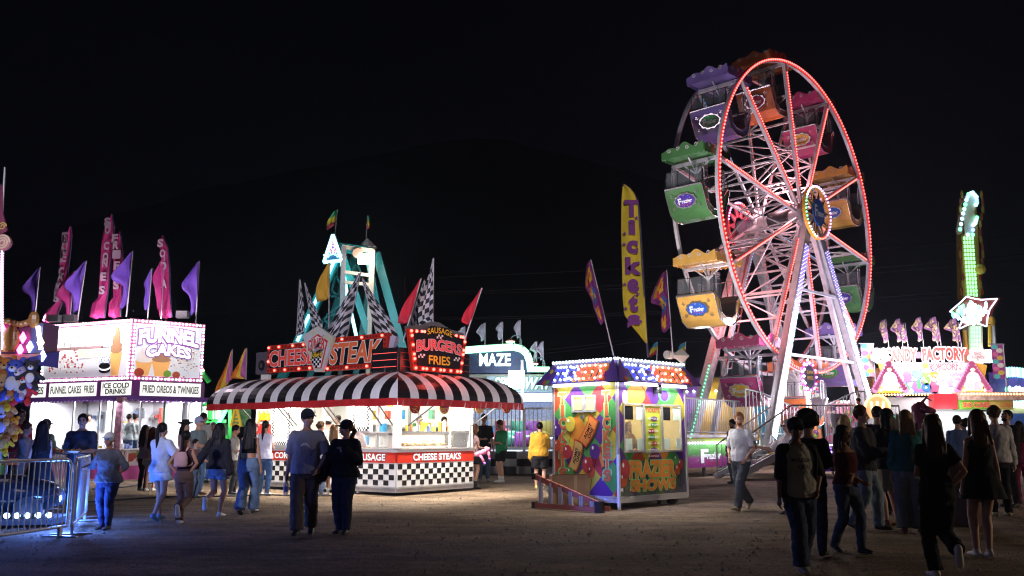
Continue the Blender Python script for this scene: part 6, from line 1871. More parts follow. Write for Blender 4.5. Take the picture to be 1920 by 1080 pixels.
        for k in range(11):
            for sd in (-1, 1):
                u = k / 10; x = ap.x + (lo.x - ap.x) * u * sd * 1.12; z = ap.z + .15 + (lo.z - ap.z) * u; b.disc(x, z, .15, .15, -.56, -.42, mat('scallop pink', (.62, .22, .42), .4, em=.25, emcol=(1, .35, .6)), 10)  # slight emission stands in for lamplight falling on the scallops
        b.build('scallop_trim', g_)
        b = MB()
        for k in range(5):
            for sd in (-1, 1):
                u = (k + .3) / 5; x = ap.x + (lo.x - ap.x) * u * sd * .85; z = ap.z - .05 + (lo.z - ap.z) * u; b.bulb((x, -.6, z), .09, glow('bulb amber', (1, .6, .25), 4))
        b.build('gable_bulb', g_)
    for cx in (1645, 1826):
        b = MB(); q = L(cx, 668)
        for dx, dz, r_ in ((0, 0, .28), (-.25, -.1, .22), (.25, -.1, .22), (-.15, .2, .2), (.18, .2, .2), (0, -.22, .25)): b.disc(q.x + dx, q.z + dz, r_, r_ * .9, -.35 - .01 * abs(dx), -.25, popc, 16)
        q2 = L(cx + 4, 682); b.poly([(q2.x - .25, q2.z + .0), (q2.x + .3, q2.z - .1), (q2.x + .12, q2.z - .75), (q2.x - .05, q2.z - .72)][::-1], -.45, -.36, paint((.75, .40, .06)))
        text(b, 'SNO\nCONES', q.x - .28, q.x + .28, q.z - .14, q.z + .16, -.38, paint((.6, .2, .25)), .02); b.build('sno_cone_cutout', root)
    b = MB(); rc(b, 1735, 740, 1775, 768, -1.0, -.4, paint((.62, .03, .04))); rc(b, 1778, 737, 1900, 752, -1.2, -.4, mat('tiled eave', (.65, .45, .35), .6, var=.5, vscale=7)); rc(b, 1778, 752, 1830, 769, -1.15, -.45, paint((.18, .42, .05))); rc(b, 1830, 752, 1875, 769, -1.15, -.45, paint((.6, .45, .1))); 
    b.build('awning', root)
    b = MB(); a, c = L(1783, 765), L(1830, 756); text(b, 'SNO CONES', a.x, c.x, a.z, c.z, -1.2, paint((.55, .06, .1)), .04, outline=YEL, oo=.09)
    a, c = L(1884, 765), L(1900, 756); text(b, 'CORN', L(1850, 765).x, L(1872, 765).x, a.z, c.z, -1.2, paint((.6, .2, .05)), .03); b.build('awning_lettering', root)
    b = MB(); rc(b, 1755, 772, 1880, 810, -.2, 0, mat('lit serving window', (.8, .85, .85), .5, em=.5, emcol=(.85, .95, 1))); rc(b, 1640, 808, 1900, 845, -.6, -.2, PANELW); b.build('serving_window', root)
    b = MB()
    for i in range(46):
        p = L(1640 + 5.6 * i, 741); b.bulb((p.x, -1.25 if i > 24 else -.6, p.z), .055, glow('bulb amber', (1, .6, .25), 4))
    for i in range(30): p = L(rr.uniform(1720, 1812), rr.uniform(690, 736)); b.bulb((p.x, -.3, p.z), .05, BULBW)
    b.build('string_bulbs', root)
    lamp('AREA', Q(1735, 650, Y - 2.0), 330, (1, .85, .9), 5, target=Q(1735, 720, Y), sy=.4)
    lamp('POINT', Q(1810, 780, Y - 2.0), 90, (.9, .95, 1), .5)
    # swirl flags
    pur = fcloth((.30, .14, .32)); sw = fcloth((.75, .60, .30))
    def swirl(u, v):
        c = (u * 2.6) % 1 - .5; d = (v - .5); r_ = math.hypot(c, d * 1.1); a = math.atan2(c, d); return pur if r_ > .44 or int((r_ * 7 + a / 2 / PI) % 2) else sw
    for i, (px, py0, py1) in enumerate(((1661, 655, 598), (1687, 652, 597), (1697, 652, 605), (1726, 652, 594), (1753, 652, 594), (1759, 652, 602), (1791, 652, 596), (1797, 652, 604))):
        flag('swirl_flag', ['leftmost swirl flag over the CANDY letters', 'swirl flag over the letter D, front one of the pair', 'swirl flag over the letter Y, rear one of the pair', 'swirl flag standing alone over the gap between the two words', 'swirl flag over the letter T, front one of the pair', 'swirl flag over the letter O, rear one of the pair', 'swirl flag near the guitar tower, left one', 'swirl flag touching the guitar body, right one'][i],
             px + 6, py0, px, py1, Y - .3, .5, swirl, 'swirl flags over the candy stand', sgn=-1, seed=80 + i, frac=.74, top_w=.5, droop=.3, hook=True)
    # hanging banners either side
    for i, (x0, x1, y0, y1, lb) in enumerate(((1617, 1635, 644, 706, 'tall pastel candy banner left of the candy stand'), (1863, 1879, 645, 710, 'tall pink and teal candy banner right of the guitar tower'))):
        a, c = Q(x0, y1, Y), Q(x1, y0, Y); t = thing('hanging_banner', lb, 'banner', (a.x, a.y, a.z), 0, 'banners beside the candy stand'); w, h = c.x - a.x, c.z - a.z
        b = MB(); b.box(0, w, -.01, .01, 0, h, fcloth((.62, .35, .5) if i == 0 else (.35, .06, .25)))
        for k in range(9): b.disc(w * (.3 + .4 * (k % 2)), h * (k + .6) / 9.4, .16, .12, -.02 - .002 * k, -.011, fcloth([(.1, .5, .45), (.7, .5, .1), (.65, .15, .3), (.75, .7, .6)][k % 4]), 12)
        b.build('cloth', t); b = MB(); b.tube((-.1, 0, h), (w + .1, 0, h), .03, POLEM); b.tube((w + .05, .02, -a.z), (w + .05, .02, h), .04, POLEM); b.build('pole', t)
candy()

def guitar():
    Y = 58; o = Q(1828, 800, Y)
    root = thing('guitar_tower', 'tall guitar shaped ride tower outlined in green and white lights', 'fairground ride', (o.x, Y, 0))
    I = ROOTM[root.name].inverted(); L = lambda px, py, y=Y: I @ Q(px, py, y)
    GR = glow('guitar string light', (.3, 1, .38), 2.2); CY = glow('guitar cyan', (.4, .85, 1), 3); BL = glow('guitar blue', (.2, .3, 1), 4)
    wood = paint((.45, .22, .05)); pale = mat('guitar pale', (.5, .42, .35), .5, em=.06, emcol=(1, .8, .6))
    b = MB(); pts = [L(*q) for q in ((1806, 560), (1804, 440), (1807, 380), (1830, 380), (1834, 440), (1840, 560))]; b.poly([(p.x, p.z) for p in pts], 0, .8, wood); 
    pts = [L(*q) for q in ((1818, 790), (1816, 600), (1842, 600), (1846, 790))]; b.poly([(p.x, p.z) for p in pts], 0, .8, pale); b.build('neck', root)
    fl = paint((.35, .06, .03)); b = MB(); rr = random.Random(2)
    for side, xs in ((-1, 1805), (1, 1838)):
        for k in range(14):
            py = 365 + k * 14; q = L(xs + side * (2 + 3 * math.sin(k)), py); b.disc(q.x, q.z, .09, .28, -.05, .0, fl if k % 2 else wood, 10)
    b.build('flame_trim', root)
    b = MB()
    for c in range(4):
        for r_ in range(15):
            a = L(1808 + c * 5.2 + r_ * .55, 444 + r_ * 7.6, Y - .1); e = L(1808 + c * 5.2 + r_ * .55, 449.5 + r_ * 7.6, Y - .1); b.bar(a, e, .10, .08, GR)
    for c in range(4):
        for r_ in range(7):
            a = L(1822 + c * 5, 612 + r_ * 7.6, Y - .1); e = L(1822 + c * 5, 618 + r_ * 7.6, Y - .1); b.bar(a, e, .11, .08, GR)
    b.build('string_lights', root)
    hd = [(1800, 430), (1806, 400), (1812, 375), (1816, 364), (1824, 361), (1831, 369), (1832, 380), (1828, 388), (1826, 400), (1832, 408), (1829, 418), (1825, 422), (1824, 440), (1806, 440)]
    b = MB(); p_ = [L(*q) for q in hd]; b.poly([(p.x, p.z) for p in p_], -.05, .6, pale); b.build('headstock', root)
    b = MB(); p_ = [L(q[0], q[1], Y - .2) for q in hd]
    for i, (a, c) in enumerate(zip(p_, p_[1:])):
        if i in (7, 8): continue
        n = max(2, int((c - a).length / .28))
        for k in range(n): b.ball(a.lerp(c, k / n), .13, CY if (i + k) % 3 else (BL if k % 2 else LEDGREEN), n=6, k=4)
    b.build('headstock_lights', root)
    sc = 1.0
    star = [(1781, 584), (1802, 566), (1812, 556), (1828, 560), (1840, 562), (1870, 560), (1856, 580), (1852, 594), (1850, 612), (1832, 606), (1817, 608), (1796, 618), (1804, 602), (1794, 590)]
    b = MB(); p_ = [L(*q) for q in star]; b.poly([(p.x, p.z) for p in p_], -.5, .3, paint((.30, .05, .05))); b.build('body', root)
    b = MB(); p_ = [L(q[0], q[1], Y - .6) for q in star]
    for a, c in zip(p_, p_[1:] + p_[:1]): b.tube(a, c, .05, glow('outline white', (.8, .8, 1), 2.0), n=5)
    rr = random.Random(6)
    for row, (x0, y0, x1, y1) in enumerate(((1786, 590, 1826, 566), (1790, 596, 1832, 572), (1808, 598, 1850, 570), (1814, 602, 1852, 580), (1822, 604, 1842, 596))):
        for k in range(16):
            if rr.random() < .25: continue
            u = k / 15; q = L(x0 + (x1 - x0) * u + rr.uniform(-1.5, 1.5), y0 + (y1 - y0) * u + rr.uniform(-3, 3), Y - .8); b.ball(q, .11, [CY, LEDWHITE, LEDGREEN, CY][rr.randrange(4)], (1, 1, 1.9), 6, 4)
    b.build('body_lights', root)
    b = MB()
    for i, (x0, y0, x1, y1) in enumerate(((1808, 620, 1812, 660), (1856, 605, 1856, 650), (1862, 610, 1868, 700))): b.tube(L(x0, y0, Y - .3), L(x1, y1, Y - .3), .12, GOLD if i < 2 else TRUSSW)
    for x, y in ((1856, 602), (1838, 505)): q = L(x, y, Y - .3); b.ball(q, .35, GOLD, n=8, k=6)
    b.build('gold_mast', root)
    b = MB()
    for x in (1812, 1822, 1836): q = L(x, 666, Y - .9); b.ball(q, .35, glow('beacon red', (1, .08, .08), 2), n=8, k=6)
    q = L(1848, 668, Y - .9); b.box(q.x - .4, q.x + .5, q.y, q.y + .1, q.z - .4, q.z + .4, glow('floodlight face cool', (.85, .95, 1), 16)); b.build('beacon', root)
    lamp('POINT', Q(1850, 668, Y - 3), 120, (.85, .95, 1), .5); lamp('POINT', Q(1822, 500, Y - 3), 60, (.5, 1, .6), .5)
    # ride with streaked lights at the right edge
    Y2 = 52; o = Q(1895, 800, Y2); t = thing('light_ride', 'dark ride with an arc of blue, white and green bulbs at the right edge', 'fairground ride', (o.x, Y2, 0)); I2 = ROOTM[t.name].inverted(); L = lambda px, py, y=Y2: I2 @ Q(px, py, y)
    b = MB(); a, c = L(1860, 735), L(1980, 698); b.box(a.x, c.x, .2, 1, a.z, c.z, mat('ride backdrop', (.03, .04, .12), .6, var=.8, vscale=4, var2=(.15, .05, .25), em=.04)); a, c = L(1860, 775), L(1980, 735); b.box(a.x, c.x, .1, 1.2, a.z, c.z, paint((.6, .45, .2))); a, c = L(1895, 845), L(1980, 775); b.box(a.x, c.x, .0, 1.2, a.z, c.z, paint((.06, .10, .25)))
    a = L(1860, 845); b.box(a.x, c.x, 1.0, 1.3, 0, a.z + 2, paint((.06, .08, .1)))
    b.build('backdrop', t)
    b = MB()
    for i in range(17): q = L(1881 + i * 5, 699 - 1.5 * math.sin(i * .5)); b.ball((q.x, -.1, q.z), .14, [BL, CY, LEDGREEN, CY][i % 4], (1, 1, 2.2), 6, 4)
    for i in range(24): q = L(1884 + (i % 8) * 6, [731, 748, 760][i // 8] + rr.uniform(-2, 2)); b.ball((q.x, -.2, q.z), .10, [CY, LEDVIOLET, LEDGREEN, LEDWHITE][rr.randrange(4)], (1, 1, 1.8), 6, 4)
    b.build('edge_lights', t)
    lamp('POINT', Q(1905, 755, Y2 - 2), 160, (.6, .75, 1), .5)
guitar()

def green_ride():
    """lit green framework between the funnel stand and the diner"""
    Y = 34; o = Q(398, 800, Y); t = thing('green_frame_ride', 'green steel ride framework with glowing tubes between the two food stands', 'fairground ride', (o.x, Y, 0)); I = ROOTM[t.name].inverted(); L = lambda px, py, y=Y: I @ Q(px, py, y)
    gm = paint((.05, .40, .10)); b = MB()
    for x0, y0, x1, y1 in ((362, 757, 432, 757), (362, 790, 425, 790), (362, 757, 362, 835), (395, 757, 395, 790), (428, 757, 405, 805), (362, 820, 430, 820), (432, 757, 432, 840)): b.bar(L(x0, y0), L(x1, y1), .12, .12, gm)
    b.build('frame', t)
    b = MB(); 
    for i in range(9): b.tube(L(368 + i * 6, 762, Y + .3), L(368 + i * 6, 786, Y + .3), .06, glow('tube pale green', (.7, 1, .75), 2.2) if i % 2 else TRUSSW)
    for i in range(12): b.bulb(L(428 - i * 2, 760 + i * 3.8, Y - .15), .09, LEDGREEN)
    b.build('light_tube', t)
    b = MB(); a, c = L(362, 850, Y + .6), L(440, 795, Y + .6); b.box(a.x, c.x, .6, .9, 0, c.z, mat('ride back green', (.2, .3, .2), .6, var=.6, vscale=2)); a, c = L(432, 800, Y + 1), L(470, 758, Y + 1); b.box(a.x, c.x, 1, 1.1, a.z, c.z, mat('dark green sign', (.03, .10, .05), .5, var=.6, vscale=8, var2=(.3, .4, .2)))
    b.tube(L(368, 685), L(392, 716), .10, gm); b.tube(L(368, 684, Y - .1), L(378, 698, Y - .1), .13, glow('tube lemon', (1, 1, .55), 5)); b.build('back', t)
    b = MB(); b.bar(L(433, 800, Y - 3), L(442, 762, Y - 3), .08, .08, YEL); b.bar(L(452, 800, Y - 3), L(444, 762, Y - 3), .08, .08, YEL)
    for k in range(5): b.bar(L(434 + k * 1.8, 796 - k * 7, Y - 3), L(451 - k * 1.2, 796 - k * 7, Y - 3), .04, .06, YEL)
    b.build('yellow_ladder', t)
    lamp('POINT', Q(398, 775, Y - 1), 130, (.5, 1, .6), .4)
green_ride()
# ================================================================ LEFT EDGE: BARRIERS, KIDDIE RIDE, PRIZE STALL
GALV = mat('galvanised steel', (.50, .52, .55), .38, .7, bump=.1, bscale=30, var=.15)
def barrier(label, A, B_, h=1.08, step=.105, group='crowd barriers round the blue lit ride'):
    d = B_ - A; L = d.length; ang = math.atan2(d.y, d.x)
    t = thing('crowd_barrier', label, 'barrier', (A.x, A.y, 0), ang, group)
    b = MB(); r_ = .12
    pts = [Vector((0, 0, .14))] + [Vector((0, 0, h - r_))] + [Vector((r_ - r_ * math.cos(k * PI / 12), 0, h - r_ + r_ * math.sin(k * PI / 12))) for k in range(1, 7)]
    pts2 = [Vector((L - p.x, 0, p.z)) for p in reversed(pts)]
    b.path(pts + pts2, .021, GALV, 8); b.tube((0, 0, .14), (L, 0, .14), .021, GALV, n=8); b.build('frame', t)
    b = MB(); n = int(L / step)
    for i in range(1, n): x = L * i / n; b.tube((x, 0, .14), (x, 0, h), .009, GALV, n=6)
    b.build('baluster', t)
    for x in (L * .06, L * .94):
        b = MB(); b.box(x - .03, x + .03, -.02, .02, .0, .16, GALV); b.box(x - .025, x + .025, -.28, .28, .0, .02, GALV); b.build('foot', t)
    return t
def left_edge():
    C1 = G(124, 1005); A1 = G(-130, 1045); 
    barrier('front crowd barrier at the left edge, glowing blue', A1, C1)
    C2 = G(160, 975)
    barrier('crowd barrier seen nearly edge on beside the leaning woman', C1 + Vector((.04, .05, 0)), C2)
    A2 = G(-30, 962); B2 = G(76, 955)
    barrier('far crowd barrier behind the ride car, left one', A2, B2); barrier('far crowd barrier running to the corner, right one', B2 + Vector((.06, 0, 0)), G(154, 972))
    # ride vehicle with blue white underglow
    p = G(10, 985); t = thing('kiddie_ride_car', 'small dark glossy ride car with blue white lights along its skirt', 'ride car', (p.x, p.y, 0), R(12))
    bd = paint((.012, .02, .03), .15, 'ride lacquer'); b = MB()
    b.loft([((-1.4, 0, .42), .45, .20, (0, 1, 0), (0, 0, 1)), ((-.6, 0, .50), .55, .30, (0, 1, 0), (0, 0, 1)), ((.2, 0, .50), .55, .30, (0, 1, 0), (0, 0, 1)), ((.62, 0, .46), .45, .22, (0, 1, 0), (0, 0, 1)), ((.80, 0, .44), .25, .12, (0, 1, 0), (0, 0, 1))], bd, 16); b.build('body', t, True)
    b = MB(); b.box(-.5, -.35, -.4, .4, .7, 1.05, paint((.10, .35, .08))); b.box(-.35, .1, -.4, .4, .62, .74, paint((.3, .1, .02))); b.loft([((.0, 0, .95), .14, .14), ((.0, 0, 1.05), .10, .10)], paint((.5, .12, .02)), 12); b.build('seat', t)
    for x in (-1.0, .45):
        b = MB(); b.tube((x, -.56, .28), (x, -.42, .28), .2, RUBBER, n=20); b.tube((x, -.57, .28), (x, -.55, .28), .1, DARK, n=14); b.build('wheel', t)
    b = MB(); b.loft([((-1.3, -.2, .12), .9, .2), ((-1.3, -.2, .2), 1.0, .3)], DARK, 20); b.box(-1.6, .9, -.62, .4, .05, .14, DARK); b.build('turntable', t)
    b = MB()
    for i in range(17): b.ball((-1.6 + i * .15, -.66 - .02 * math.sin(i), .20), .045, glow('underglow lamp', (.45, .62, 1), 6), (1.1, .6, 1.0), 8, 5)
    b.build('underglow_lights', t)
    q = Vector((p.x, p.y, 0))
    lamp('POINT', q + Vector((-.3, -1.4, .3)), 80, (.08, .22, 1), .12); lamp('POINT', q + Vector((1.45, -1.0, .35)), 150, (.08, .22, 1), .12); lamp('POINT', q + Vector((.9, .5, .35)), 160, (.08, .22, 1), .12)
    lamp('POINT', q + Vector((-1.2, -1.0, .3)), 90, (.08, .22, 1), .12)
    lamp('SPOT', q + Vector((.4, .2, .6)), 1500, (.10, .20, 1), .1, target=Vector((-4.3, 14.5, .9)), spot=50)
left_edge()

def bear(parent_label, loc, s, col, muzzle, name='plush_bear', group='plush bears hung on the prize stall', rz=0):
    t = thing(name, parent_label, 'plush toy', loc, rz, group)
    m_ = cloth(col, 'plush', 1); mz = cloth(muzzle, 'plush', 1)
    b = MB(); b.ball((0, 0, 0), .26 * s, m_, (1, .85, 1.15), 14, 10); b.ball((0, -.02 * s, .38 * s), .22 * s, m_, (1, .9, .92), 14, 10)
    for sx in (-1, 1):
        b.ball((sx * .17 * s, 0, .56 * s), .08 * s, m_, (1, .5, 1), 10, 6); b.rcone((sx * .18 * s, -.05 * s, .12 * s), (sx * .40 * s, -.12 * s, -.05 * s), .09 * s, .07 * s, m_, 8); b.rcone((sx * .12 * s, -.05 * s, -.22 * s), (sx * .22 * s, -.25 * s, -.38 * s), .11 * s, .09 * s, m_, 8)
    b.build('body', t, True)
    b = MB(); b.ball((0, -.19 * s, .33 * s), .10 * s, mz, (1, .7, .75), 10, 6); b.ball((0, -.20 * s, -.02 * s), .15 * s, mz, (1, .35, 1.2), 10, 6); b.build('muzzle', t, True)
    b = MB(); b.ball((0, -.265 * s, .36 * s), .028 * s, BLK); 
    for sx in (-1, 1): b.ball((sx * .08 * s, -.20 * s, .43 * s), .024 * s, BLK)
    b.build('face', t)
    return t
def prize_stall():
    Y = 15.5; o = Q(0, 800, Y); root = thing('prize_stall', 'prize game stall at the left edge with pink and blue diamond lights over an awning', 'stall', (o.x, Y, 0)); I = ROOTM[root.name].inverted(); L = lambda px, py, y=Y: I @ Q(px, py, y)
    def rc(b, x0, y0, x1, y1, d0, d1, m): a, c = L(x0, y1), L(x1, y0); b.box(a.x, c.x, d0, d1, a.z, c.z, m)
    b = MB(); rc(b, -200, 605, 84, 662, .0, .5, paint((.10, .02, .08))); rc(b, 58, 607, 84, 662, -.05, .0, paint((.04, .05, .16))); rc(b, 4, 615, 32, 660, -.02, .0, paint((.25, .10, .05))); b.build('marquee_board', root)
    b = MB(); gd = paint((.22, .11, .03))
    for k in range(9): q = L(2 + k * 8, 606 - 3 * math.sin(k)); b.ball((q.x, -.05, q.z), .07, gd, (1.2, .6, .8), 8, 5)
    for px, py in ((66, 600), (0, 595)): q = L(px, py); b.ball((q.x, -.05, q.z), .10, gd, (1, .7, 1.5), 8, 6)
    q = L(24, 636); b.ball((q.x, -.06, q.z), .16, gd, (1, .3, 1.4), 10, 6); b.build('gilt_ornament', root)
    dm = lambda c: glow('diamond %s' % c[0], c[1], 8)
    def diamond(px, py, c, w=.055, h=.10):
        q = L(px, py); b = MB(); b.poly([(q.x - w, q.z), (q.x, q.z - h), (q.x + w, q.z), (q.x, q.z + h)], -.09, -.05, dm(c)); b.build('diamond_light', root)
    PK = ('pink', (1, .10, .45)); BU = ('blue', (.25, .35, 1)); YE = ('gold', (1, .75, .35)); WH = ('cool', (.75, .75, 1))
    for px, py in ((8, 617), (10, 641), (47, 634), (42, 657)): diamond(px, py, PK)
    for px, py in ((60, 651), (3, 690), (12, 692)): diamond(px, py, BU)
    for px, py in ((80, 643), (84, 668)): diamond(px, py, YE if py < 650 else BU)
    b = MB()
    for px, y0, y1 in ((71, 612, 655), (0, 610, 655)): b.tube(L(px, y0, Y - .1), L(px + 6 * (px > 0), y1, Y - .1), .035, glow('tube warm white', (1, .9, .75), 8))
    b.build('light_tube', root)
    aw_ = mat('stall awning rust', (.32, .10, .06), .7, bump=.4, bscale=6, var=.3); bl_ = mat('stall awning blue', (.06, .05, .25), .7, var=.3)
    b = MB(); n = 24; x0, x1 = L(-200, 680).x, L(82, 680).x; zt, zm, zb = L(0, 664).z, L(0, 686).z, L(0, 697).z
    for i in range(n):
        a, c = x0 + (x1 - x0) * i / n, x0 + (x1 - x0) * (i + 1) / n
        b.quad((a, -.9, zm), (c, -.9, zm), (c, -.05, zt), (a, -.05, zt), aw_)
        b.add([(a, -.92, zm)] + [(a + (c - a) * k / 5, -.92, zb - .05 * math.sin(k / 5 * PI)) for k in range(6)] + [(c, -.92, zm)], [tuple(range(8))], bl_ if i % 2 else aw_)
    b.quad((x1, -.9, zm), (x1, .5, zm), (x1, .5, zt + .1), (x1, -.05, zt), bl_); b.build('awning', root)
    b = MB(); 
    for px in (-60, 2): q = L(px, 800); b.tube((q.x, 0, 0), (q.x, 0, zt), .05, GALV)
    rc(b, -200, 860, -5, 960, 0, .3, paint((.1, .4, .05))); b.build('frame', root)
    lamp('POINT', root.location + Vector((.2, -.5, 2.75)), 6, (1, .8, .75), .3)
    # swirl lollipop mast
    p = Q(6, 640, 15.0); t = thing('lollipop_mast', 'pink lit mast topped by a candy swirl disc and a furled flag', 'ornament', (p.x, p.y, 0)); I = ROOTM[t.name].inverted(); L = lambda px, py, y=15.0: I @ Q(px, py, y)
    b = MB(); b.tube((L(4, 800).x, 0, 0), L(4, 470), .035, GALV); b.tube(L(4, 400), L(9, 314), .018, POLEM); b.build('pole', t)
    b = MB(); 
    for i in range(30): b.bulb(L(4, 475 + i * 5, 14.93), .028, glow('bulb rose pink', (1, .4, .8), 5))
    b.build('pole_lights', t)
    b = MB(); q = L(6, 455); b.disc(q.x, q.z, .14, .14, -.03, .03, paint((.55, .20, .22)), 20); scroll(b, q.x, q.z, .13, -.04, paint((.75, .55, .4)), 2.5, .03); b.build('swirl_disc', t)
    b = MB(); v = [L(2, 345), L(7, 350), L(6, 400), L(14, 432), L(4, 440), L(-4, 436), L(-1, 400)]; b.poly([(q.x, q.z) for q in v], -.02, .02, fcloth((.25, .04, .10))); q = L(6, 425); scroll(b, q.x, q.z, .07, -.03, fcloth((.65, .45, .1)), 1.6, .02); b.build('flag_cloth', t)
    yl, br, rd_, bl2, wh, tn = (.62, .42, .03), (.35, .15, .05), (.5, .04, .05), (.05, .08, .45), (.6, .6, .65), (.55, .32, .12)
    S = [('orange brown plush bear hanging highest under the stall awning', 8, 712, 1.0, (.45, .17, .04), tn), ('blue plush bear with white muzzle beside the orange brown one', 26, 718, 1.05, bl2, wh), ('yellow plush bear below the orange brown one', 9, 742, .9, yl, tn),
         ('grey lilac plush bear to the right under the awning tip', 38, 722, .85, (.35, .30, .55), wh), ('black plush bear hanging near the awning corner', 58, 708, .75, (.03, .03, .04), wh), ('red plush bear between the blue and black ones', 45, 735, .8, rd_, wh),
         ('tan plush bear halfway down the chain of toys', 8, 770, .85, tn, (.55, .55, .75)), ('brown plush bear low in the chain, lilac muzzle', 11, 800, .85, br, (.5, .5, .8)), ('small yellow plush bear lowest in the chain', 3, 832, .7, yl, tn), ('small gold plush bear beside the lilac muzzled one', 24, 808, .6, (.6, .3, .03), tn)]
    for i, (lb, px, py, s, c, mz) in enumerate(S): bear(lb, Q(px, py, 14.6), s * .62, c, mz, rz=R(20 - 8 * i % 30))
    lamp('POINT', Q(40, 800, 13.6), 9, (1, .85, .8), .3)
prize_stall()
# ================================================================ PEOPLE
FOLD = bpy.data.textures.new('cloth folds', 'CLOUDS'); FOLD.noise_scale = .085; FOLD.noise_depth = 2
SKIN = {k: mat('skin ' + k, c, .55, var=.12, vscale=5, spec=.3) for k, c in {'light': (.52, .30, .22), 'mid': (.38, .20, .13), 'tan': (.28, .14, .08), 'dark': (.10, .05, .03)}.items()}
def hairm(col): return mat('hair %.2f %.2f %.2f' % col, col, .45, bump=1, bscale=26, var=.5, vscale=18, stretch=(1, 1, .12), spec=.12)
SHOE_W = mat('white trainer', (.62, .60, .58), .6); SHOE_B = mat('dark shoe', (.02, .02, .022), .5)
EYEM = mat('eye', (.02, .015, .01), .3); LIPM = mat('lips', (.30, .09, .08), .5)
HAIRC = {'black': (.008, .007, .008), 'dark': (.02, .012, .008), 'brown': (.09, .045, .02), 'auburn': (.14, .05, .02), 'ginger': (.34, .13, .04), 'blond': (.42, .27, .12), 'grey': (.25, .24, .23)}
RM_ = [('m', .80, .10, .10, 0), ('m', .86, .160, .118, .005), ('m', .94, .165, .118, .01), ('m', 1.02, .150, .105, 0), ('m', 1.12, .148, .104, -.005), ('m', 1.24, .165, .115, -.005), ('m', 1.34, .176, .112, 0), ('m', 1.39, .160, .095, .005), ('m', 1.435, .110, .075, .008), ('m', 1.48, .070, .062, .01)]
RF_ = [('f', .80, .11, .10, 0), ('f', .86, .168, .122, .012), ('f', .94, .165, .115, .012), ('f', 1.02, .130, .092, 0), ('f', 1.12, .122, .088, -.004), ('f', 1.24, .142, .112, -.018), ('f', 1.34, .148, .100, -.004), ('f', 1.39, .138, .084, .004), ('f', 1.435, .095, .068, .006), ('f', 1.48, .058, .055, .01)]
def ik(a, c, l1, l2, hint):
    d = c - a; L = d.length
    if L > (l1 + l2) * .999: c = a + d * ((l1 + l2) * .999 / L); d = c - a; L = d.length
    x = (l1 * l1 - l2 * l2 + L * L) / (2 * L); h = math.sqrt(max(0, l1 * l1 - x * x))
    u = d / L; hv = hint - u * hint.dot(u)
    if hv.length < 1e-5: hv = Vector((0, 1, 0))
    return a + u * x + hv.normalized() * h, c
ARMS = {  # hand target from the shoulder (outward, forward, up), elbow hint (outward, forward, up)
    'down': ((.09, .03, -.56), (.5, -1, 0)), 'swingf': ((.06, .22, -.50), (.4, -1, 0)), 'swingb': ((.09, -.20, -.49), (.6, -1, 0)),
    'pocket': ((.02, .10, -.46), (1, -.8, 0)), 'hip': ((-.02, -.02, -.42), (1, -.5, 0)), 'phone': ((-.14, .30, -.26), (.4, -.4, -1)), 'hold': ((-.10, .30, -.28), (.5, -.3, -1)),
    'cross': ((-.26, .20, -.28), (.6, -.1, -1)), 'crosslow': ((-.26, .18, -.40), (.7, -.1, -1)), 'chest': ((-.05, .24, -.10), (.7, -.1, -1)), 'point': ((.16, .42, -.14), (.4, 0, -1)), 'lean': ((.36, .12, -.28), (.4, -.5, -1)),
    'out': ((.34, .05, -.42), (.3, -.8, 0)), 'face': ((-.10, .22, .10), (.8, 0, -1)), 'counter': ((.02, .36, -.30), (.5, -.4, -1)), 'flare': ((.22, .05, -.50), (1, -.2, 0))}
LEGS = {  # per foot: lateral, forward, lift, toe pitch
    'stand': ((.10, .02, 0, 0), (.10, -.02, 0, 0)), 'wide': ((.17, .05, 0, 0), (.15, -.03, 0, 0)), 'walk': ((.07, .24, .0, -8), (.07, -.30, .07, 48)), 'walk2': ((.07, -.30, .07, 48), (.07, .24, .0, -8)),
    'step': ((.07, .14, 0, 0), (.07, -.20, .03, 25)), 'step2': ((.07, -.20, .03, 25), (.07, .14, 0, 0)), 'kick': ((.06, .03, 0, 0), (.05, -.32, .26, 75)), 'kick2': ((.05, -.32, .26, 75), (.06, .03, 0, 0)), 'cross': ((.10, .05, 0, 0), (-.03, -.12, .02, 10)),
    'narrow': ((.06, .02, 0, 0), (.07, -.04, 0, 0)), 'sit': ((.10, .42, .45, 0), (.10, .42, .45, 0))}
NP = [0]
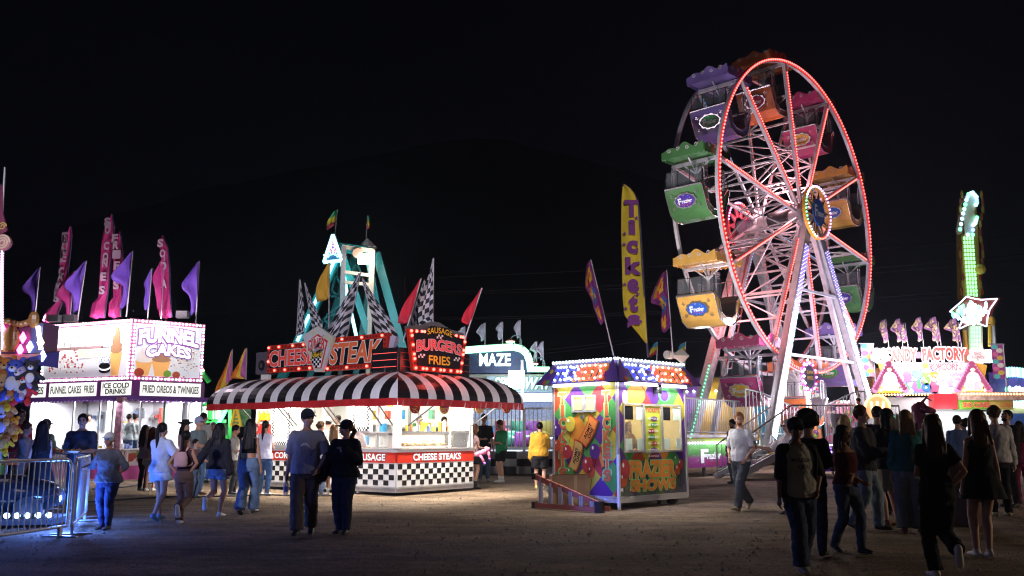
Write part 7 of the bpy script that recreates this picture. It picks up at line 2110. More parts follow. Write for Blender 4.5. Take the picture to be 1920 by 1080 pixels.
def person(label, px, py, top, face=0, sex='m', skin='light', hair='short', hc='dark', arms=('down', 'down'), legs='stand', fat=1.0, turn=0, nod=0, lean=(0, 0),
           shirt=(.5, .5, .5), sleeve=.45, hem=.86, neck=1.46, ease=.018, pants=(.05, .08, .16), pleg=1.0, pw=.012, flare=0.0, skirt=None, shoe='b', hat=None, hatc=(.02, .02, .025), bag=None, Y=None,
           group=None, sock=False, boots=False, extra=None, midriff=False, puff=0, H=None, loc=None, hood=False, jacket=None):
    if loc is not None: p = Vector(loc); H = H or 1.72
    else:
        p = G(px, py) if Y is None else Vector((Q(px, 820, Y).x, Y, 0))
        if H is None: H = Z(top, p.y)
    k = H / (1.775 if hat or hair in ('afro',) else 1.765)
    if hair == 'afro': k = H / 1.86
    NP[0] += 1
    dist = math.hypot(p.x, p.y)
    vox = .0125 if dist < 16 else (.015 if dist < 24 else .022)
    t = thing('person', label, 'person', p, R(face), group)
    t.scale = (k, k, k)
    rings = [(r_[1], r_[2] * fat, r_[3] * (fat ** 1.3), r_[4]) for r_ in (RM_ if sex == 'm' else RF_)]
    sh = (.160 if sex == 'm' else .134) * (1 + (fat - 1) * .6)
    LX, LY = math.tan(R(lean[0])), -math.tan(R(lean[1]))
    def sk(v):
        v = Vector(v)
        if v.z > .92: v.x += LX * (v.z - .92); v.y += LY * (v.z - .92)
        return v
    def ringat(z):
        for a, b_ in zip(rings, rings[1:]):
            if a[0] <= z <= b_[0]:
                u = (z - a[0]) / (b_[0] - a[0]); return tuple(a[i] + (b_[i] - a[i]) * u for i in range(4))
        return rings[0] if z < rings[0][0] else rings[-1]
    fl, fr_ = LEGS[legs]
    drop = .0
    if legs in ('walk', 'walk2', 'kick', 'kick2'): drop = .025
    if legs in ('step', 'step2'): drop = .012
    J = {}
    for s_, ft, nm in ((1, fl, 'L'), (-1, fr_, 'R')):
        hip = Vector((s_ * .088 * (fat ** .4), 0, .91 - drop)); ank = Vector((s_ * ft[0] * (fat ** .5), -ft[1], .085 + ft[2]))
        kn, ank = ik(hip, ank, .425, .415, Vector((s_ * .08, -1, 0)))
        J['hip' + nm], J['knee' + nm], J['ank' + nm], J['pitch' + nm] = hip, kn, ank, ft[3]
    for s_, an, nm in ((1, arms[1], 'L'), (-1, arms[0], 'R')):
        A = ARMS[an]; so = sk(Vector((s_ * sh, .008, 1.380)))
        tg = so + Vector((s_ * A[0][0], -A[0][1], A[0][2])); el, wr = ik(so, tg, .285, .255, Vector((s_ * A[1][0], -A[1][1], A[1][2])))
        J['sh' + nm], J['el' + nm], J['wr' + nm] = so, el, wr
    zb = sk((0, 0, 1.47)); HM = Matrix.Translation(sk((0, -.0, 1.53)) ) @ Matrix.Rotation(R(turn), 4, 'Z') @ Matrix.Rotation(R(nod), 4, 'X') @ Matrix.Translation((0, 0, -1.53))
    hp = lambda x, y, z: HM @ Vector((x, y, z))
    S_ = SKIN[skin]; b = MB()
    # body: one continuous surface, grown by voxel remeshing of overlapping limbs
    b.loft([(sk((0, r_[3], r_[0])), r_[1] * .93, r_[2] * .93) for r_ in rings], S_, 18)
    b.rcone(sk((0, .022, 1.44)), hp(0, .012, 1.565), .058 if sex == 'm' else .048, .052 if sex == 'm' else .045, S_, 12)
    b.ball(hp(0, .008, 1.655), .098, S_, (.80, .97, 1.05), 16, 12, T=HM.to_3x3())
    b.ball(hp(0, -.030, 1.590), .064, S_, (.90, .92, 1.08), 14, 10, T=HM.to_3x3())
    b.ball(hp(0, -.050, 1.555), .036, S_, (1.0, .85, .8), 10, 8)
    b.rcone(hp(0, -.082, 1.642), hp(0, -.108, 1.602), .011, .017, S_, 8)
    for s_ in (-1, 1):
        b.ball(hp(s_ * .079, .012, 1.618), .024, S_, (.45, .8, 1.25), 8, 6); b.ball(hp(s_ * .028, -.078, 1.652), .020, S_, (1.2, .6, .5), 8, 6); b.ball(hp(s_ * .040, -.062, 1.602), .028, S_, (1, .8, .9), 8, 6)
    lf = fat ** .7; thr = (.082 if sex == 'm' else .086) * lf
    for s_, nm in ((1, 'L'), (-1, 'R')):
        h, kn, an = J['hip' + nm], J['knee' + nm], J['ank' + nm]
        b.rcone(h + Vector((0, 0, -.02)), kn, thr, .055 * lf, S_, 14); cf = kn.lerp(an, .32) + Vector((0, .014, 0)); b.rcone(kn, cf, .052 * lf, .055 * lf, S_, 12); b.rcone(cf, an, .055 * lf, .036, S_, 12)
        so, el, wr = J['sh' + nm], J['el' + nm], J['wr' + nm]; ar = (.050 if sex == 'm' else .041) * lf
        b.rcone(sk((s_ * sh * .5, .008, 1.395)), so, ar * .9, ar * 1.12, S_, 12); b.rcone(so, el, ar * 1.02, ar * .80, S_, 12); f1 = el.lerp(wr, .25); b.rcone(el, f1, ar * .80, ar * .84, S_, 12); b.rcone(f1, wr, ar * .84, .026, S_, 12)
        # hand: palm, four fingers, thumb
        d = (wr - el).normalized(); side = d.cross(Vector((s_ * 1.0, .2, 0)));
        if side.length < .1: side = d.cross(Vector((0, 0, 1)))
        side.normalize(); nrm = side.cross(d).normalized() * s_
        if nrm.x * s_ > 0: nrm = -nrm                     # palm looks towards the body
        fwd = side if side.y < 0 else -side
        b.rcone(wr, wr + d * .075, .024, .030, S_, 10)
        for q in range(4):
            base = wr + d * .08 + fwd * (.027 - .018 * q); ln = (.036, .042, .038, .030)[q]
            m1 = base + (d * .95 + nrm * .3).normalized() * ln; m2 = m1 + (d * .7 + nrm * .75).normalized() * ln * .9
            b.rcone(base, m1, .0105, .0098, S_, 7); b.rcone(m1, m2, .0098, .0085, S_, 7)
        tb = wr + d * .03 + fwd * .026; t1 = tb + (d * .7 + fwd * .7 + nrm * .2).normalized() * .04; b.rcone(tb, t1, .013, .011, S_, 7); b.rcone(t1, t1 + (d * .9 + nrm * .4).normalized() * .03, .011, .0095, S_, 7)
    def grow(mb, name, v=vox, it=3, par=t):
        o = mb.build(name, par, True)
        m1 = o.modifiers.new('grow', 'REMESH'); m1.mode = 'VOXEL'; m1.voxel_size = v; m1.use_smooth_shade = True
        m2 = o.modifiers.new('ease', 'SMOOTH'); m2.iterations = it; m2.factor = .5
        return o
    def fold(o):
        d = o.modifiers.new('fold', 'DISPLACE'); d.texture = FOLD; d.strength = .030; d.mid_level = .45; return o
    # feet belong to the body; shoes cover them
    for nm in 'LR':
        an = J['ank' + nm]; pt = R(J['pitch' + nm]); f = Vector((0, -math.cos(pt), -math.sin(pt))); up = Vector((0, -math.sin(pt), math.cos(pt)))
        b.rcone(an + up * -.045, an + f * .15 - up * .055, .034, .025, S_, 10)
    body = grow(b, 'body', vox)
    # shoes
    sm = {'w': SHOE_W, 'b': SHOE_B}.get(shoe) or cloth(shoe, 'shoe', .6)
    for s_, nm in ((1, 'L'), (-1, 'R')):
        an = J['ank' + nm]; pt = R(J['pitch' + nm]); toe = .12 * s_; f = Vector((toe * .6, -math.cos(pt), -math.sin(pt))).normalized(); up = Vector((0, -math.sin(pt), math.cos(pt)))
        q = MB(); he = an - up * .040 - f * .03
        q.loft([(he - f * .035 - up * .01, .026, .028, (1, 0, 0), up), (he, .042, .044, (1, 0, 0), up), (he + f * .09 - up * .006, .044, .040, (1, 0, 0), up), (he + f * .17 - up * .016, .050, .030, (1, 0, 0), up), (he + f * .215 - up * .022, .036, .021, (1, 0, 0), up)], sm, 12)
        if boots: q.tube(an - up * .04, an + (J['knee' + nm] - an) * .32, .050, sm, .056, 12)
        else: q.tube(an - up * .04, an + up * .015, .040, sm, .042, 12)
        grow(q, 'shoe', max(vox * .8, .012), 1)
        if sock: q = MB(); q.tube(an, an + (J['knee' + nm] - an) * .25, .042, SHOE_W, .048, 12); q.build('sock', t, True)
    # trousers, shorts or skirt
    if skirt:
        q = MB(); L_, wd = skirt[0], skirt[1]; n = 40; vs = []; lv = 8
        for j in range(lv + 1):
            u = j / lv; z = 1.0 - L_ * u; rr_ = ringat(max(.86, z)); 
            for i in range(n):
                a = 2 * PI * i / n; fl_ = 1 + .06 * u * math.sin(a * 9)
                vs.append(sk((math.cos(a) * (rr_[1] + .015 + wd * u) * fl_, math.sin(a) * (rr_[2] + .02 + wd * u) * fl_ + rr_[3], z)))
        q.add(vs, [(j * n + i, j * n + (i + 1) % n, (j + 1) * n + (i + 1) % n, (j + 1) * n + i) for j in range(lv) for i in range(n)], cloth(pants)); q.build('skirt', t, True)
    if pants and not skirt:
        q = MB(); pm = cloth(pants, 'denim' if pants[2] > pants[0] * 1.2 else 'cloth')
        q.loft([(sk((0, ringat(z)[3], z)), ringat(z)[1] + pw, ringat(z)[2] + pw) for z in (.78, .83, .88, .93, .98, 1.03)], pm, 18)
        for nm in 'LR':
            h, kn, an = J['hip' + nm], J['knee' + nm], J['ank' + nm]
            top_ = h + Vector((0, 0, -.01))
            if pleg <= .5:
                e = top_.lerp(kn, pleg * 2); q.tube(top_, e, thr + pw * 1.2, pm, thr * (1 - .2 * pleg * 2) + pw * 1.6 + flare, 16); q.ball(top_, thr + pw, pm, n=14, k=8)
            else:
                q.ball(top_, thr + pw, pm, n=14, k=8); q.tube(top_, kn, thr + pw, pm, .057 * lf + pw, 16); q.ball(kn, .057 * lf + pw, pm, n=12, k=8)
                e = kn.lerp(an, min(1, (pleg - .5) * 2) * 1.02); cf = kn.lerp(an, .3) + Vector((0, .012, 0)); q.tube(kn, cf, .056 * lf + pw, pm, .056 * lf + pw, 16); q.tube(cf, e, .056 * lf + pw, pm, .042 + pw + flare, 16)
                if pleg >= 1 and flare < .02: q.ball(e, .046 + pw, pm, (1, 1.05, .7), 12, 6)
        fold(grow(q, 'shorts' if pleg <= .6 else 'trousers', vox, 2))
    # top
    def top(name, col, hem, neck, ease, sleeve, open_=False, longer=0):
        q = MB(); cm = cloth(col); zs = [hem] + [z for z in (.9, .96, 1.02, 1.1, 1.18, 1.26, 1.33, 1.39, 1.43, 1.455) if hem + .02 < z < neck] + [neck]
        q.loft([(sk((0, ringat(z)[3], z)), ringat(z)[1] + max(ease, (pw + .016) if z < 1.06 and hem < 1.0 else 0), ringat(z)[2] + max(ease, (pw + .016) if z < 1.06 and hem < 1.0 else 0)) for z in zs], cm, 20)
        for s_, nm in ((1, 'L'), (-1, 'R')):
            so, el, wr = J['sh' + nm], J['el' + nm], J['wr' + nm]; ar = (.052 if sex == 'm' else .044) * lf + ease * .9
            if sleeve <= 0:
                if neck > 1.40: q.rcone(sk((s_ * sh * .62, .008, 1.39)), sk((s_ * sh * .70, .008, 1.425)), .035, .022, cm, 8)
                continue
            q.rcone(sk((s_ * sh * .42, .008, 1.395)), so, ar * .82, ar * 1.02, cm, 12)
            if sleeve <= .5: e = so.lerp(el, sleeve * 2); q.tube(so, e, ar * 1.02, cm, ar * 1.08, 14)
            else:
                q.rcone(so, el, ar, ar * .86, cm, 14); e = el.lerp(wr, (sleeve - .5) * 2); q.tube(el, e, ar * .9, cm, .034 + ease, 14); q.ball(e, .036 + ease, cm, n=10, k=6)
        if hood: q.ball(sk((0, .075, 1.45)), .085, cm, (1.25, .65, .75), 14, 8); q.loft([(sk((0, .02, 1.44)), .10, .08), (sk((0, .02, 1.50)), .085, .075)], cm, 14)
        return fold(grow(q, name, vox, 2))
    if shirt: top('shirt' if ease < .03 else 'jacket', shirt, hem, neck, ease, sleeve)
    if jacket:
        q = MB(); cm = cloth(jacket, 'jacket cloth', .8); 
        # open jacket: a shell with the front left open
        for s_ in (1, -1):
            n = 12; vs = []; zs = [.84, .92, 1.0, 1.1, 1.2, 1.3, 1.38, 1.44, 1.47]
            for z in zs:
                r_ = ringat(z)
                for i in range(n + 1):
                    a = PI / 2 - s_ * (PI * .70) * i / n; e = .064
                    vs.append(sk((math.cos(a) * (r_[1] + e), math.sin(a) * (r_[2] + e) + r_[3], z)))
            q.add(vs, [(j * (n + 1) + i, j * (n + 1) + i + 1, (j + 1) * (n + 1) + i + 1, (j + 1) * (n + 1) + i) for j in range(len(zs) - 1) for i in range(n)], cm)
        for nm in 'LR':
            so, el, wr = J['sh' + nm], J['el' + nm], J['wr' + nm]
            q.rcone(so, el, .092, .076, cm, 12); 
            if sleeve > .5: q.tube(el, el.lerp(wr, .9), .062, cm, .05, 12)
        q.build('jacket', t, True)
    # hair
    hm_ = hairm(HAIRC[hc]); q = MB(); HT = HM.to_3x3()
    if hair != 'none':
        if hair == 'afro':
            rr = random.Random(NP[0])
            for i in range(90):
                a = rr.uniform(0, 6.28); e = rr.uniform(-.35, 1.5); d = Vector((math.cos(a) * math.cos(e), math.sin(a) * math.cos(e), math.sin(e)))
                if d.y < -.55 and d.z < .35: continue
                q.ball(hp(d.x * .12, .02 + d.y * .12, 1.70 + d.z * .11), .050, hm_, n=7, k=5)
            q.ball(hp(0, .03, 1.70), .12, hm_, n=14, k=8); grow(q, 'hair', .014, 0)
        else:
            q.ball(hp(0, .022, 1.674), .108, hm_, (.86, .93, .98), 18, 12, T=HT); q.ball(hp(0, -.035, 1.725), .055, hm_, (1.2, .8, .5), 12, 8, T=HT)
            if hair == 'curly':
                rr = random.Random(NP[0])
                for i in range(46):
                    a = rr.uniform(0, 6.28); e = rr.uniform(-.2, 1.5); d = Vector((math.cos(a) * math.cos(e), math.sin(a) * math.cos(e), math.sin(e)))
                    if d.y < -.5 and d.z < .45: continue
                    q.ball(hp(d.x * .092, .018 + d.y * .10, 1.675 + d.z * .10), .028, hm_, n=6, k=5)
            if hair in ('long', 'mid', 'bob'):
                ln = {'long': .40, 'mid': .26, 'bob': .14}[hair]
                q.loft([(hp(0, .030, 1.70), .095, .09), (hp(0, .045, 1.60), .100, .075), (hp(0, .060, 1.50), .105, .062), (sk((0, .095, 1.60 - ln * .6)), .115, .048), (sk((.01, .125, 1.60 - ln)), .10, .030), (sk((.015, .13, 1.57 - ln)), .055, .015)], hm_, 16)
                for s_ in (-1, 1): q.rcone(hp(s_ * .078, -.005, 1.66), sk((s_ * .10, .0, 1.46 - (.1 if hair == 'long' else 0))), .030, .022, hm_, 8)
                rr = random.Random(NP[0])
                for i in range(16):
                    x = rr.uniform(-.10, .10); l_ = ln * rr.uniform(.75, 1.18); q.rcone(hp(x * .8, .10, 1.62), sk((x * 1.15 + rr.uniform(-.02, .02), .125 + rr.uniform(-.01, .02), 1.58 - l_)), .020, .009, hm_, 6)
            if hair in ('pony', 'highpony'):
                z0 = 1.70 if hair == 'highpony' else 1.65
                q.rcone(hp(0, .11, z0), hp(0, .15, z0 - .05), .028, .036, hm_, 10); q.rcone(hp(0, .15, z0 - .05), sk((0, .15, 1.44)), .036, .032, hm_, 10); q.rcone(sk((0, .15, 1.44)), sk((.01, .14, 1.27)), .032, .012, hm_, 10)
            if hair == 'bun': q.ball(hp(0, .085, 1.755), .05, hm_, n=10, k=8)
            grow(q, 'hair', .013, 2)
    if hat == 'cap':
        q = MB(); cm = cloth(hatc, 'cap'); q.ball(hp(0, .012, 1.685), .112, cm, (.88, .98, .92), 18, 12, T=HT)
        n = 10; vs = []
        for zo in (0, -.010):
            for i in range(n + 1):
                a = PI + PI * i / n; vs.append(hp(.078 * math.cos(a), -.075 + .0, 1.695 + zo)); vs.append(hp(.080 * math.cos(a), -.080 + .105 * math.sin(a), 1.685 + zo - .010 * abs(math.cos(a))))
        m_ = 2 * (n + 1)
        q.add(vs, [(2 * i, 2 * i + 1, 2 * i + 3, 2 * i + 2) for i in range(n)] + [(m_ + 2 * i, m_ + 2 * i + 2, m_ + 2 * i + 3, m_ + 2 * i + 1) for i in range(n)] + [(2 * i + 1, m_ + 2 * i + 1, m_ + 2 * i + 3, 2 * i + 3) for i in range(n)], cm)
        q.build('cap', t, True)
    elif hat == 'cowboy':
        q = MB(); cm = cloth(hatc, 'felt'); q.loft([(hp(0, .01, 1.70), .10, .115), (hp(0, .01, 1.76), .09, .105), (hp(0, .01, 1.82), .07, .09), (hp(0, .01, 1.825), .03, .06)], cm, 18)
        n = 24; vs = []
        for i in range(n):
            a = 2 * PI * i / n; vs += [hp(.09 * math.cos(a), .01 + .10 * math.sin(a), 1.71), hp(.19 * math.cos(a), .01 + .20 * math.sin(a), 1.715 + .05 * abs(math.cos(a)) ** 2)]
        q.add(vs, [(2 * i, 2 * i + 1, (2 * i + 3) % (2 * n), (2 * i + 2) % (2 * n)) for i in range(n)], cm); q.build('hat', t, True)
    if dist < 32 and abs(((face + turn + 180) % 360) - 180) < 110:
        for s_ in (-1, 1): q = MB(); q.ball(hp(s_ * .031, -.088, 1.640), .0135, EYEM, (1.3, .6, .8), 8, 5); q.ball(hp(s_ * .031, -.089, 1.661), .017, hm_, (1.4, .4, .25), 8, 4); q.build('eye', t, True)
        if 'beard' in label: q = MB(); q.ball(hp(0, -.050, 1.553), .050, hm_, (1.05, .85, .75), 14, 8); grow(q, 'beard', .012, 1)
        if 'glasses' in label: q = MB(); [q.box(*[c for c in (v - .024, v + .024)], 0, .004, -.018, .018, mat('dark lens', (.01, .01, .012), .08)) for v in (-.034, .034)]; q.T = Matrix.Identity(4); q.v = [tuple(hp(v[0], v[1] - .103, v[2] + 1.640)) for v in q.v]; q.build('glasses', t)
        q = MB(); q.ball(hp(0, -.090, 1.572), .022, LIPM, (1.2, .4, .35), 8, 5); q.build('mouth', t, True)
    if bag:
        bc = cloth(bag[1], 'bag', .6); q = MB()
        if bag[0] == 'pack':
            q.loft([(sk((0, .20, 1.08)), .12, .065), (sk((0, .21, 1.12)), .135, .075), (sk((0, .20, 1.28)), .125, .07), (sk((0, .18, 1.37)), .085, .05)], bc, 18); grow(q, 'backpack', .015, 3)
            q = MB()
            for s_ in (-1, 1): q.path([sk((s_ * .07, .15, 1.38)), sk((s_ * .095, .05, 1.475)), sk((s_ * .10, -.09, 1.40)), sk((s_ * .12, -.10, 1.25)), sk((s_ * .15, .03, 1.12)), sk((s_ * .11, .17, 1.10))], .014, bc, 6)
            q.build('strap', t, True)
        else:
            sx = -1; q.loft([(sk((sx * .21, .10, .92)), .06, .12), (sk((sx * .22, .12, 1.0)), .085, .15), (sk((sx * .20, .12, 1.18)), .07, .13), (sk((sx * .18, .12, 1.26)), .04, .08)], bc, 16); grow(q, 'bag', .015, 3)
            q = MB(); q.path([sk((sx * .18, .12, 1.25)), sk((sx * .13, .06, 1.45)), sk((sx * .14, -.06, 1.42)), sk((sx * .19, -.08, 1.2)), sk((sx * .2, .05, 1.05))], .016, bc, 6); q.build('strap', t, True)
    if extra:
        for e in extra:
            kind, hand = e[0], e[1]; w_ = J['wr' + hand] + (J['wr' + hand] - J['el' + hand]).normalized() * .09; wloc = Matrix.Translation(p) @ Matrix.Rotation(R(face), 4, 'Z') @ Matrix.Scale(k, 4)
            if kind == 'print':
                q = MB(); 
                def wrap(x, z): r_ = ringat(max(.84, min(1.44, z))); return r_[3] - (r_[2] + ease + .004 + puff * .6) * math.sqrt(max(0, 1 - (x / (r_[1] + ease + .03)) ** 2)) + LY * (z - .92)
                e[2](q, wrap); q.build('print', t); continue
            P_ = wloc @ w_; tt = thing(kind, e[2], e[3], P_, R(face)); q = MB()
            if kind == 'phone': q.box(-.038, .038, -.006, .006, -.05, .10, mat('phone shell', (.02, .02, .03), .3)); q.build('shell', tt); q = MB(); q.box(-.034, .034, .006, .008, -.045, .095, mat('phone screen', (.1, .1, .12), .2, em=.8 if len(e) > 4 else .05, emcol=(.8, .5, 1))); q.build('screen', tt)
            elif kind == 'cup': q.tube((0, 0, -.06), (0, 0, .08), .035, LETW, .045, 14); q.build('beaker', tt); q = MB(); q.tube((0, 0, .08), (0, 0, .088), .047, LETW, n=14); q.tube((0, 0, .08), (.015, 0, .16), .004, REDP); q.build('lid', tt)
            elif kind == 'bottle': q.tube((0, 0, -.22), (0, 0, -.06), .036, mat('clear bottle', (.75, .8, .9), .05, alpha=.45), n=14); q.tube((0, 0, -.06), (0, 0, .0), .036, mat('clear bottle', (.75, .8, .9), .05, alpha=.45), .014, 14); q.build('flask', tt); q = MB(); q.tube((0, 0, -.17), (0, 0, -.09), .037, mat('bottle label', (.35, .35, .6), .5), n=14); q.build('label', tt)
            elif kind == 'food_tray':
                q.loft([((0, -.04, -.01), .07, .05), ((0, -.04, .02), .11, .08)], LETW, 12); q.build('tray', tt); q = MB()
                for i in range(9): q.ball((.05 * math.cos(i * 2.1), -.04 + .04 * math.sin(i * 2.1), .03), .025, mat('fried food', (.62, .34, .10), .7), n=7, k=5)
                q.build('food', tt)
            elif kind == 'cigar_lighter': q.box(-.03, .03, -.03, .03, -.03, .02, DARK); q.build('case', tt); q = MB(); q.ball((-.02, -.035, 0), .010, glow('ember red', (1, .08, .04), 5), n=8, k=5); q.build('ember', tt)
    return t

DEN = (.07, .11, .20); LDEN = (.20, .27, .38); BLKC = (.012, .012, .016)
def palm_print(q, wrap):
    m_ = mat('palm print', (.8, .8, .85), .6)
    for i in range(6):
        a = R(20 + 28 * i); pts = []
        for k_ in range(7):
            u = k_ / 6; x = -.0 + .10 * u * math.cos(a); z = 1.26 + .10 * u * math.sin(a) - .10 * u * u; w = .012 * math.sin(PI * min(1, u + .1))
            pts.append((x, z, w))
        vs = []
        for x, z, w in pts: vs += [(x, wrap(x, z + w) - .004, z + w), (x, wrap(x, z - w) - .004, z - w)]
        q.add(vs, [(2 * j, 2 * j + 1, 2 * j + 3, 2 * j + 2) for j in range(6)], m_)
def more_print(q, wrap):
    m_ = mat('shirt ink', (.04, .04, .04), .8)
    text(q, 'MORE LOVE', -.13, .13, 1.255, 1.30, -.006, m_, .02, wrap=wrap, dy=0)
    for i in range(16):
        a = 2 * PI * i / 16; b_ = 2 * PI * (i + 1) / 16; P_ = lambda t_, s_=1: (.065 * math.cos(t_) * s_, 1.20 + .026 * math.sin(t_) * s_)
        A, B_, C_, D_ = P_(a), P_(b_), P_(b_, .8), P_(a, .8)
        q.add([(x, wrap(x, z) - .006, z) for x, z in (A, B_, C_, D_)], [(0, 1, 2, 3)], m_)
    q.add([(x, wrap(x, z) - .006, z) for x, z in [(.02 * math.cos(k_), 1.20 + .02 * math.sin(k_)) for k_ in (0, .8, 1.6, 2.4, 3.1, 4, 4.8, 5.5)]], [tuple(range(8))], m_)
def people():
    P = person
    # left side
    P('man in a navy t-shirt behind the barrier holding food', 142, 965, 776, face=15, hair='short', hc='dark', arms=('hold', 'hold'), shirt=(.03, .04, .07), fat=1.22, pants=(.03, .04, .07), pleg=1,
      extra=[('food_tray', 'R', 'white paper tray of food held by the man in the navy t-shirt', 'food tray')])
    P('stout woman in a white cap and grey t-shirt leaning one arm on the barrier', 197, 993, 811, face=-8, sex='f', skin='tan', hair='short', hc='black', hat='cap', hatc=(.5, .5, .55), arms=('lean', 'hip'), shirt=(.12, .13, .16), sleeve=.62, fat=1.42, pants=(.03, .04, .10), bag=('side', (.35, .02, .06)), lean=(-4, 0), legs='narrow', shoe=(.08, .04, .03))
    P('man in a grey t-shirt and khaki shorts at the far left, facing right', 36, 960, 792, face=100, hc='brown', arms=('hold', 'hold'), shirt=(.30, .30, .32), pants=(.45, .40, .33), pleg=.46, pw=.03, shoe='w', nod=10)
    P('woman in a black dress with very long dark hair at the far left', 66, 975, 789, face=-150, sex='f', hair='long', hc='black', arms=('hold', 'down'), shirt=BLKC, sleeve=0, pants=BLKC, skirt=(.45, .10), shoe='b')
    P('man in a teal t-shirt and dark cap at the funnel cake counter', 76, 938, 786, face=160, hc='dark', hat='cap', hatc=(.03, .04, .08), arms=('hold', 'hold'), shirt=(.25, .50, .52), pants=LDEN)
    P('person in a dark red hoodie beside the hanging plush toys', 24, 948, 768, face=60, skin='mid', hc='dark', arms=('hold', 'down'), shirt=(.40, .04, .08), sleeve=1, hood=True, ease=.03, pants=BLKC)
    P('long haired woman in a pale top waiting at the funnel cake window, left of two', 266, 920, 797, face=165, sex='f', hair='long', hc='brown', arms=('hold', 'hold'), shirt=(.45, .40, .42), pants=BLKC, shoe='b', boots=True)
    P('long haired woman in shorts waiting at the funnel cake window, right of two', 280, 921, 801, face=-175, sex='f', skin='light', hair='long', hc='auburn', arms=('hold', 'down'), shirt=(.5, .35, .3), pants=LDEN, pleg=.25, shoe='w')
    P('girl in a pale blue hoodie and denim shorts with a long ponytail, walking away', 295, 975, 793, face=165, sex='f', skin='mid', hair='highpony', hc='black', arms=('out', 'swingf'), legs='step', shirt=(.34, .38, .48), sleeve=.98, ease=.045, hood=True, hem=.86, pants=(.36, .42, .55), pleg=.20, pw=.03, flare=.02, shoe=(.15, .25, .4), fat=1.05,
      extra=[('cup', 'R', 'clear plastic cup held by the girl in the pale blue hoodie', 'cup')])
    P('girl carrying a small pink backpack, walking away in flared brown trousers', 340, 983, 808, face=178, sex='f', skin='mid', hair='pony', hc='black', arms=('hip', 'hip'), legs='kick', shirt=(.06, .03, .05), sleeve=0, neck=1.40, hem=1.0, pants=(.13, .08, .07), flare=.03, shoe='w', bag=('pack', (.55, .33, .36)))
    P('girl in a black hoodie and cut off denim shorts, walking away', 404, 970, 793, face=172, sex='f', skin='light', hair='mid', hc='black', arms=('down', 'out'), legs='kick2', shirt=(.015, .015, .022), sleeve=1, ease=.05, hood=True, hem=.90, pants=(.20, .28, .42), pleg=.17, pw=.028, flare=.02, shoe='w', fat=1.05)
    P('girl with waist length black hair in a black crop top and loose jeans, walking away', 463, 963, 786, face=175, sex='f', skin='mid', hair='long', hc='black', arms=('down', 'down'), legs='step2', shirt=BLKC, sleeve=0, neck=1.40, hem=1.13, pants=(.13, .20, .33), pw=.035, flare=.03, shoe='b')
    P('woman with a ponytail in a white vest top and skinny blue jeans by the diner', 493, 929, 789, face=168, sex='f', skin='light', hair='pony', hc='dark', arms=('hold', 'down'), shirt=(.62, .60, .72), sleeve=.0, ease=.03, pants=(.05, .10, .22), fat=1.12, shoe='w', legs='stand')
    P('boy in a camouflage t-shirt facing right in the queue', 435, 927, 797, face=95, skin='mid', hc='black', arms=('hold', 'hold'), shirt=(.32, .30, .27), sleeve=.5, pants=(.03, .03, .035), nod=12, shoe='b')
    P('man in a plaid shirt and blue and white cap with arms folded', 366, 928, 781, face=70, skin='light', hair='short', hc='grey', hat='cap', hatc=(.35, .38, .55), arms=('cross', 'cross'), shirt=(.16, .22, .24), pants=(.10, .18, .32), fat=1.15, shoe=(.1, .06, .04))
    P('person in a black cowboy hat and pink top in the queue', 341, 926, 790, face=60, sex='f', skin='light', hair='mid', hc='dark', hat='cowboy', hatc=(.012, .012, .012), arms=('hold', 'down'), shirt=(.55, .33, .28), pants=DEN, shoe='b')
    P('small boy between the backpack girl and the folded arms man', 362, 934, 823, face=80, skin='light', hc='dark', arms=('hold', 'hold'), shirt=(.18, .10, .12), pants=(.12, .18, .28), shoe='b')
    P('tall man in a pale shirt far behind the folded arms man', 376, 905, 774, face=150, hc='dark', arms=('hold', 'down'), shirt=(.52, .54, .56), pants=DEN, fat=1.1)
    P('older man with light hair looking on from far behind the queue', 394, 902, 792, face=20, hc='grey', shirt=(.2, .2, .22), pants=BLKC)
    # diner side
    P('tall man in a white palm print t-shirt and dark cap walking to the camera', 569, 1001, 767, face=4, turn=38, skin='light', hair='short', hc='dark', hat='cap', arms=('down', 'pocket'), legs='step2', shirt=(.36, .36, .42), sleeve=.46, ease=.03, hem=.85, pants=(.13, .11, .10), pw=.035, flare=.02, fat=1.12, shoe='b',
      extra=[('print', 'R', palm_print), ('bottle', 'R', 'clear water bottle hanging from the hand of the tall man in white', 'bottle')])
    P('person in a black zipped jacket and dark cap turning to the tall man in white', 643, 1001, 787, face=-12, turn=-50, sex='f', skin='light', hair='pony', hc='brown', hat='cap', arms=('flare', 'chest'), legs='narrow', shirt=(.014, .015, .022), sleeve=1, ease=.055, hem=.88, pants=(.03, .04, .07), pw=.02, fat=1.18, shoe='b',
      extra=[('cigar_lighter', 'R', 'small black object glowing red in the hand of the person in the black jacket', 'lighter')])
    P('curly haired youth at the diner window between the two walkers, facing away', 597, 930, 790, face=150, skin='light', hair='curly', hc='brown', arms=('hold', 'down'), shirt=(.50, .55, .58), sleeve=.5, pants=LDEN, shoe='w')
    P('man in a pale blue shirt ordering at the diner window', 612, 918, 782, face=175, hair='short', hc='dark', hat='cap', hatc=(.45, .48, .5), arms=('counter', 'counter'), shirt=(.48, .58, .64), sleeve=.5, pants=LDEN, fat=1.15)
    P('girl with long brown hair in a cream top and grey skirt at the diner window', 622, 929, 795, face=-165, sex='f', skin='light', hair='long', hc='brown', arms=('hold', 'hold'), shirt=(.65, .58, .5), sleeve=.3, pants=(.40, .40, .42), skirt=(.28, .06), shoe='w', sock=True)
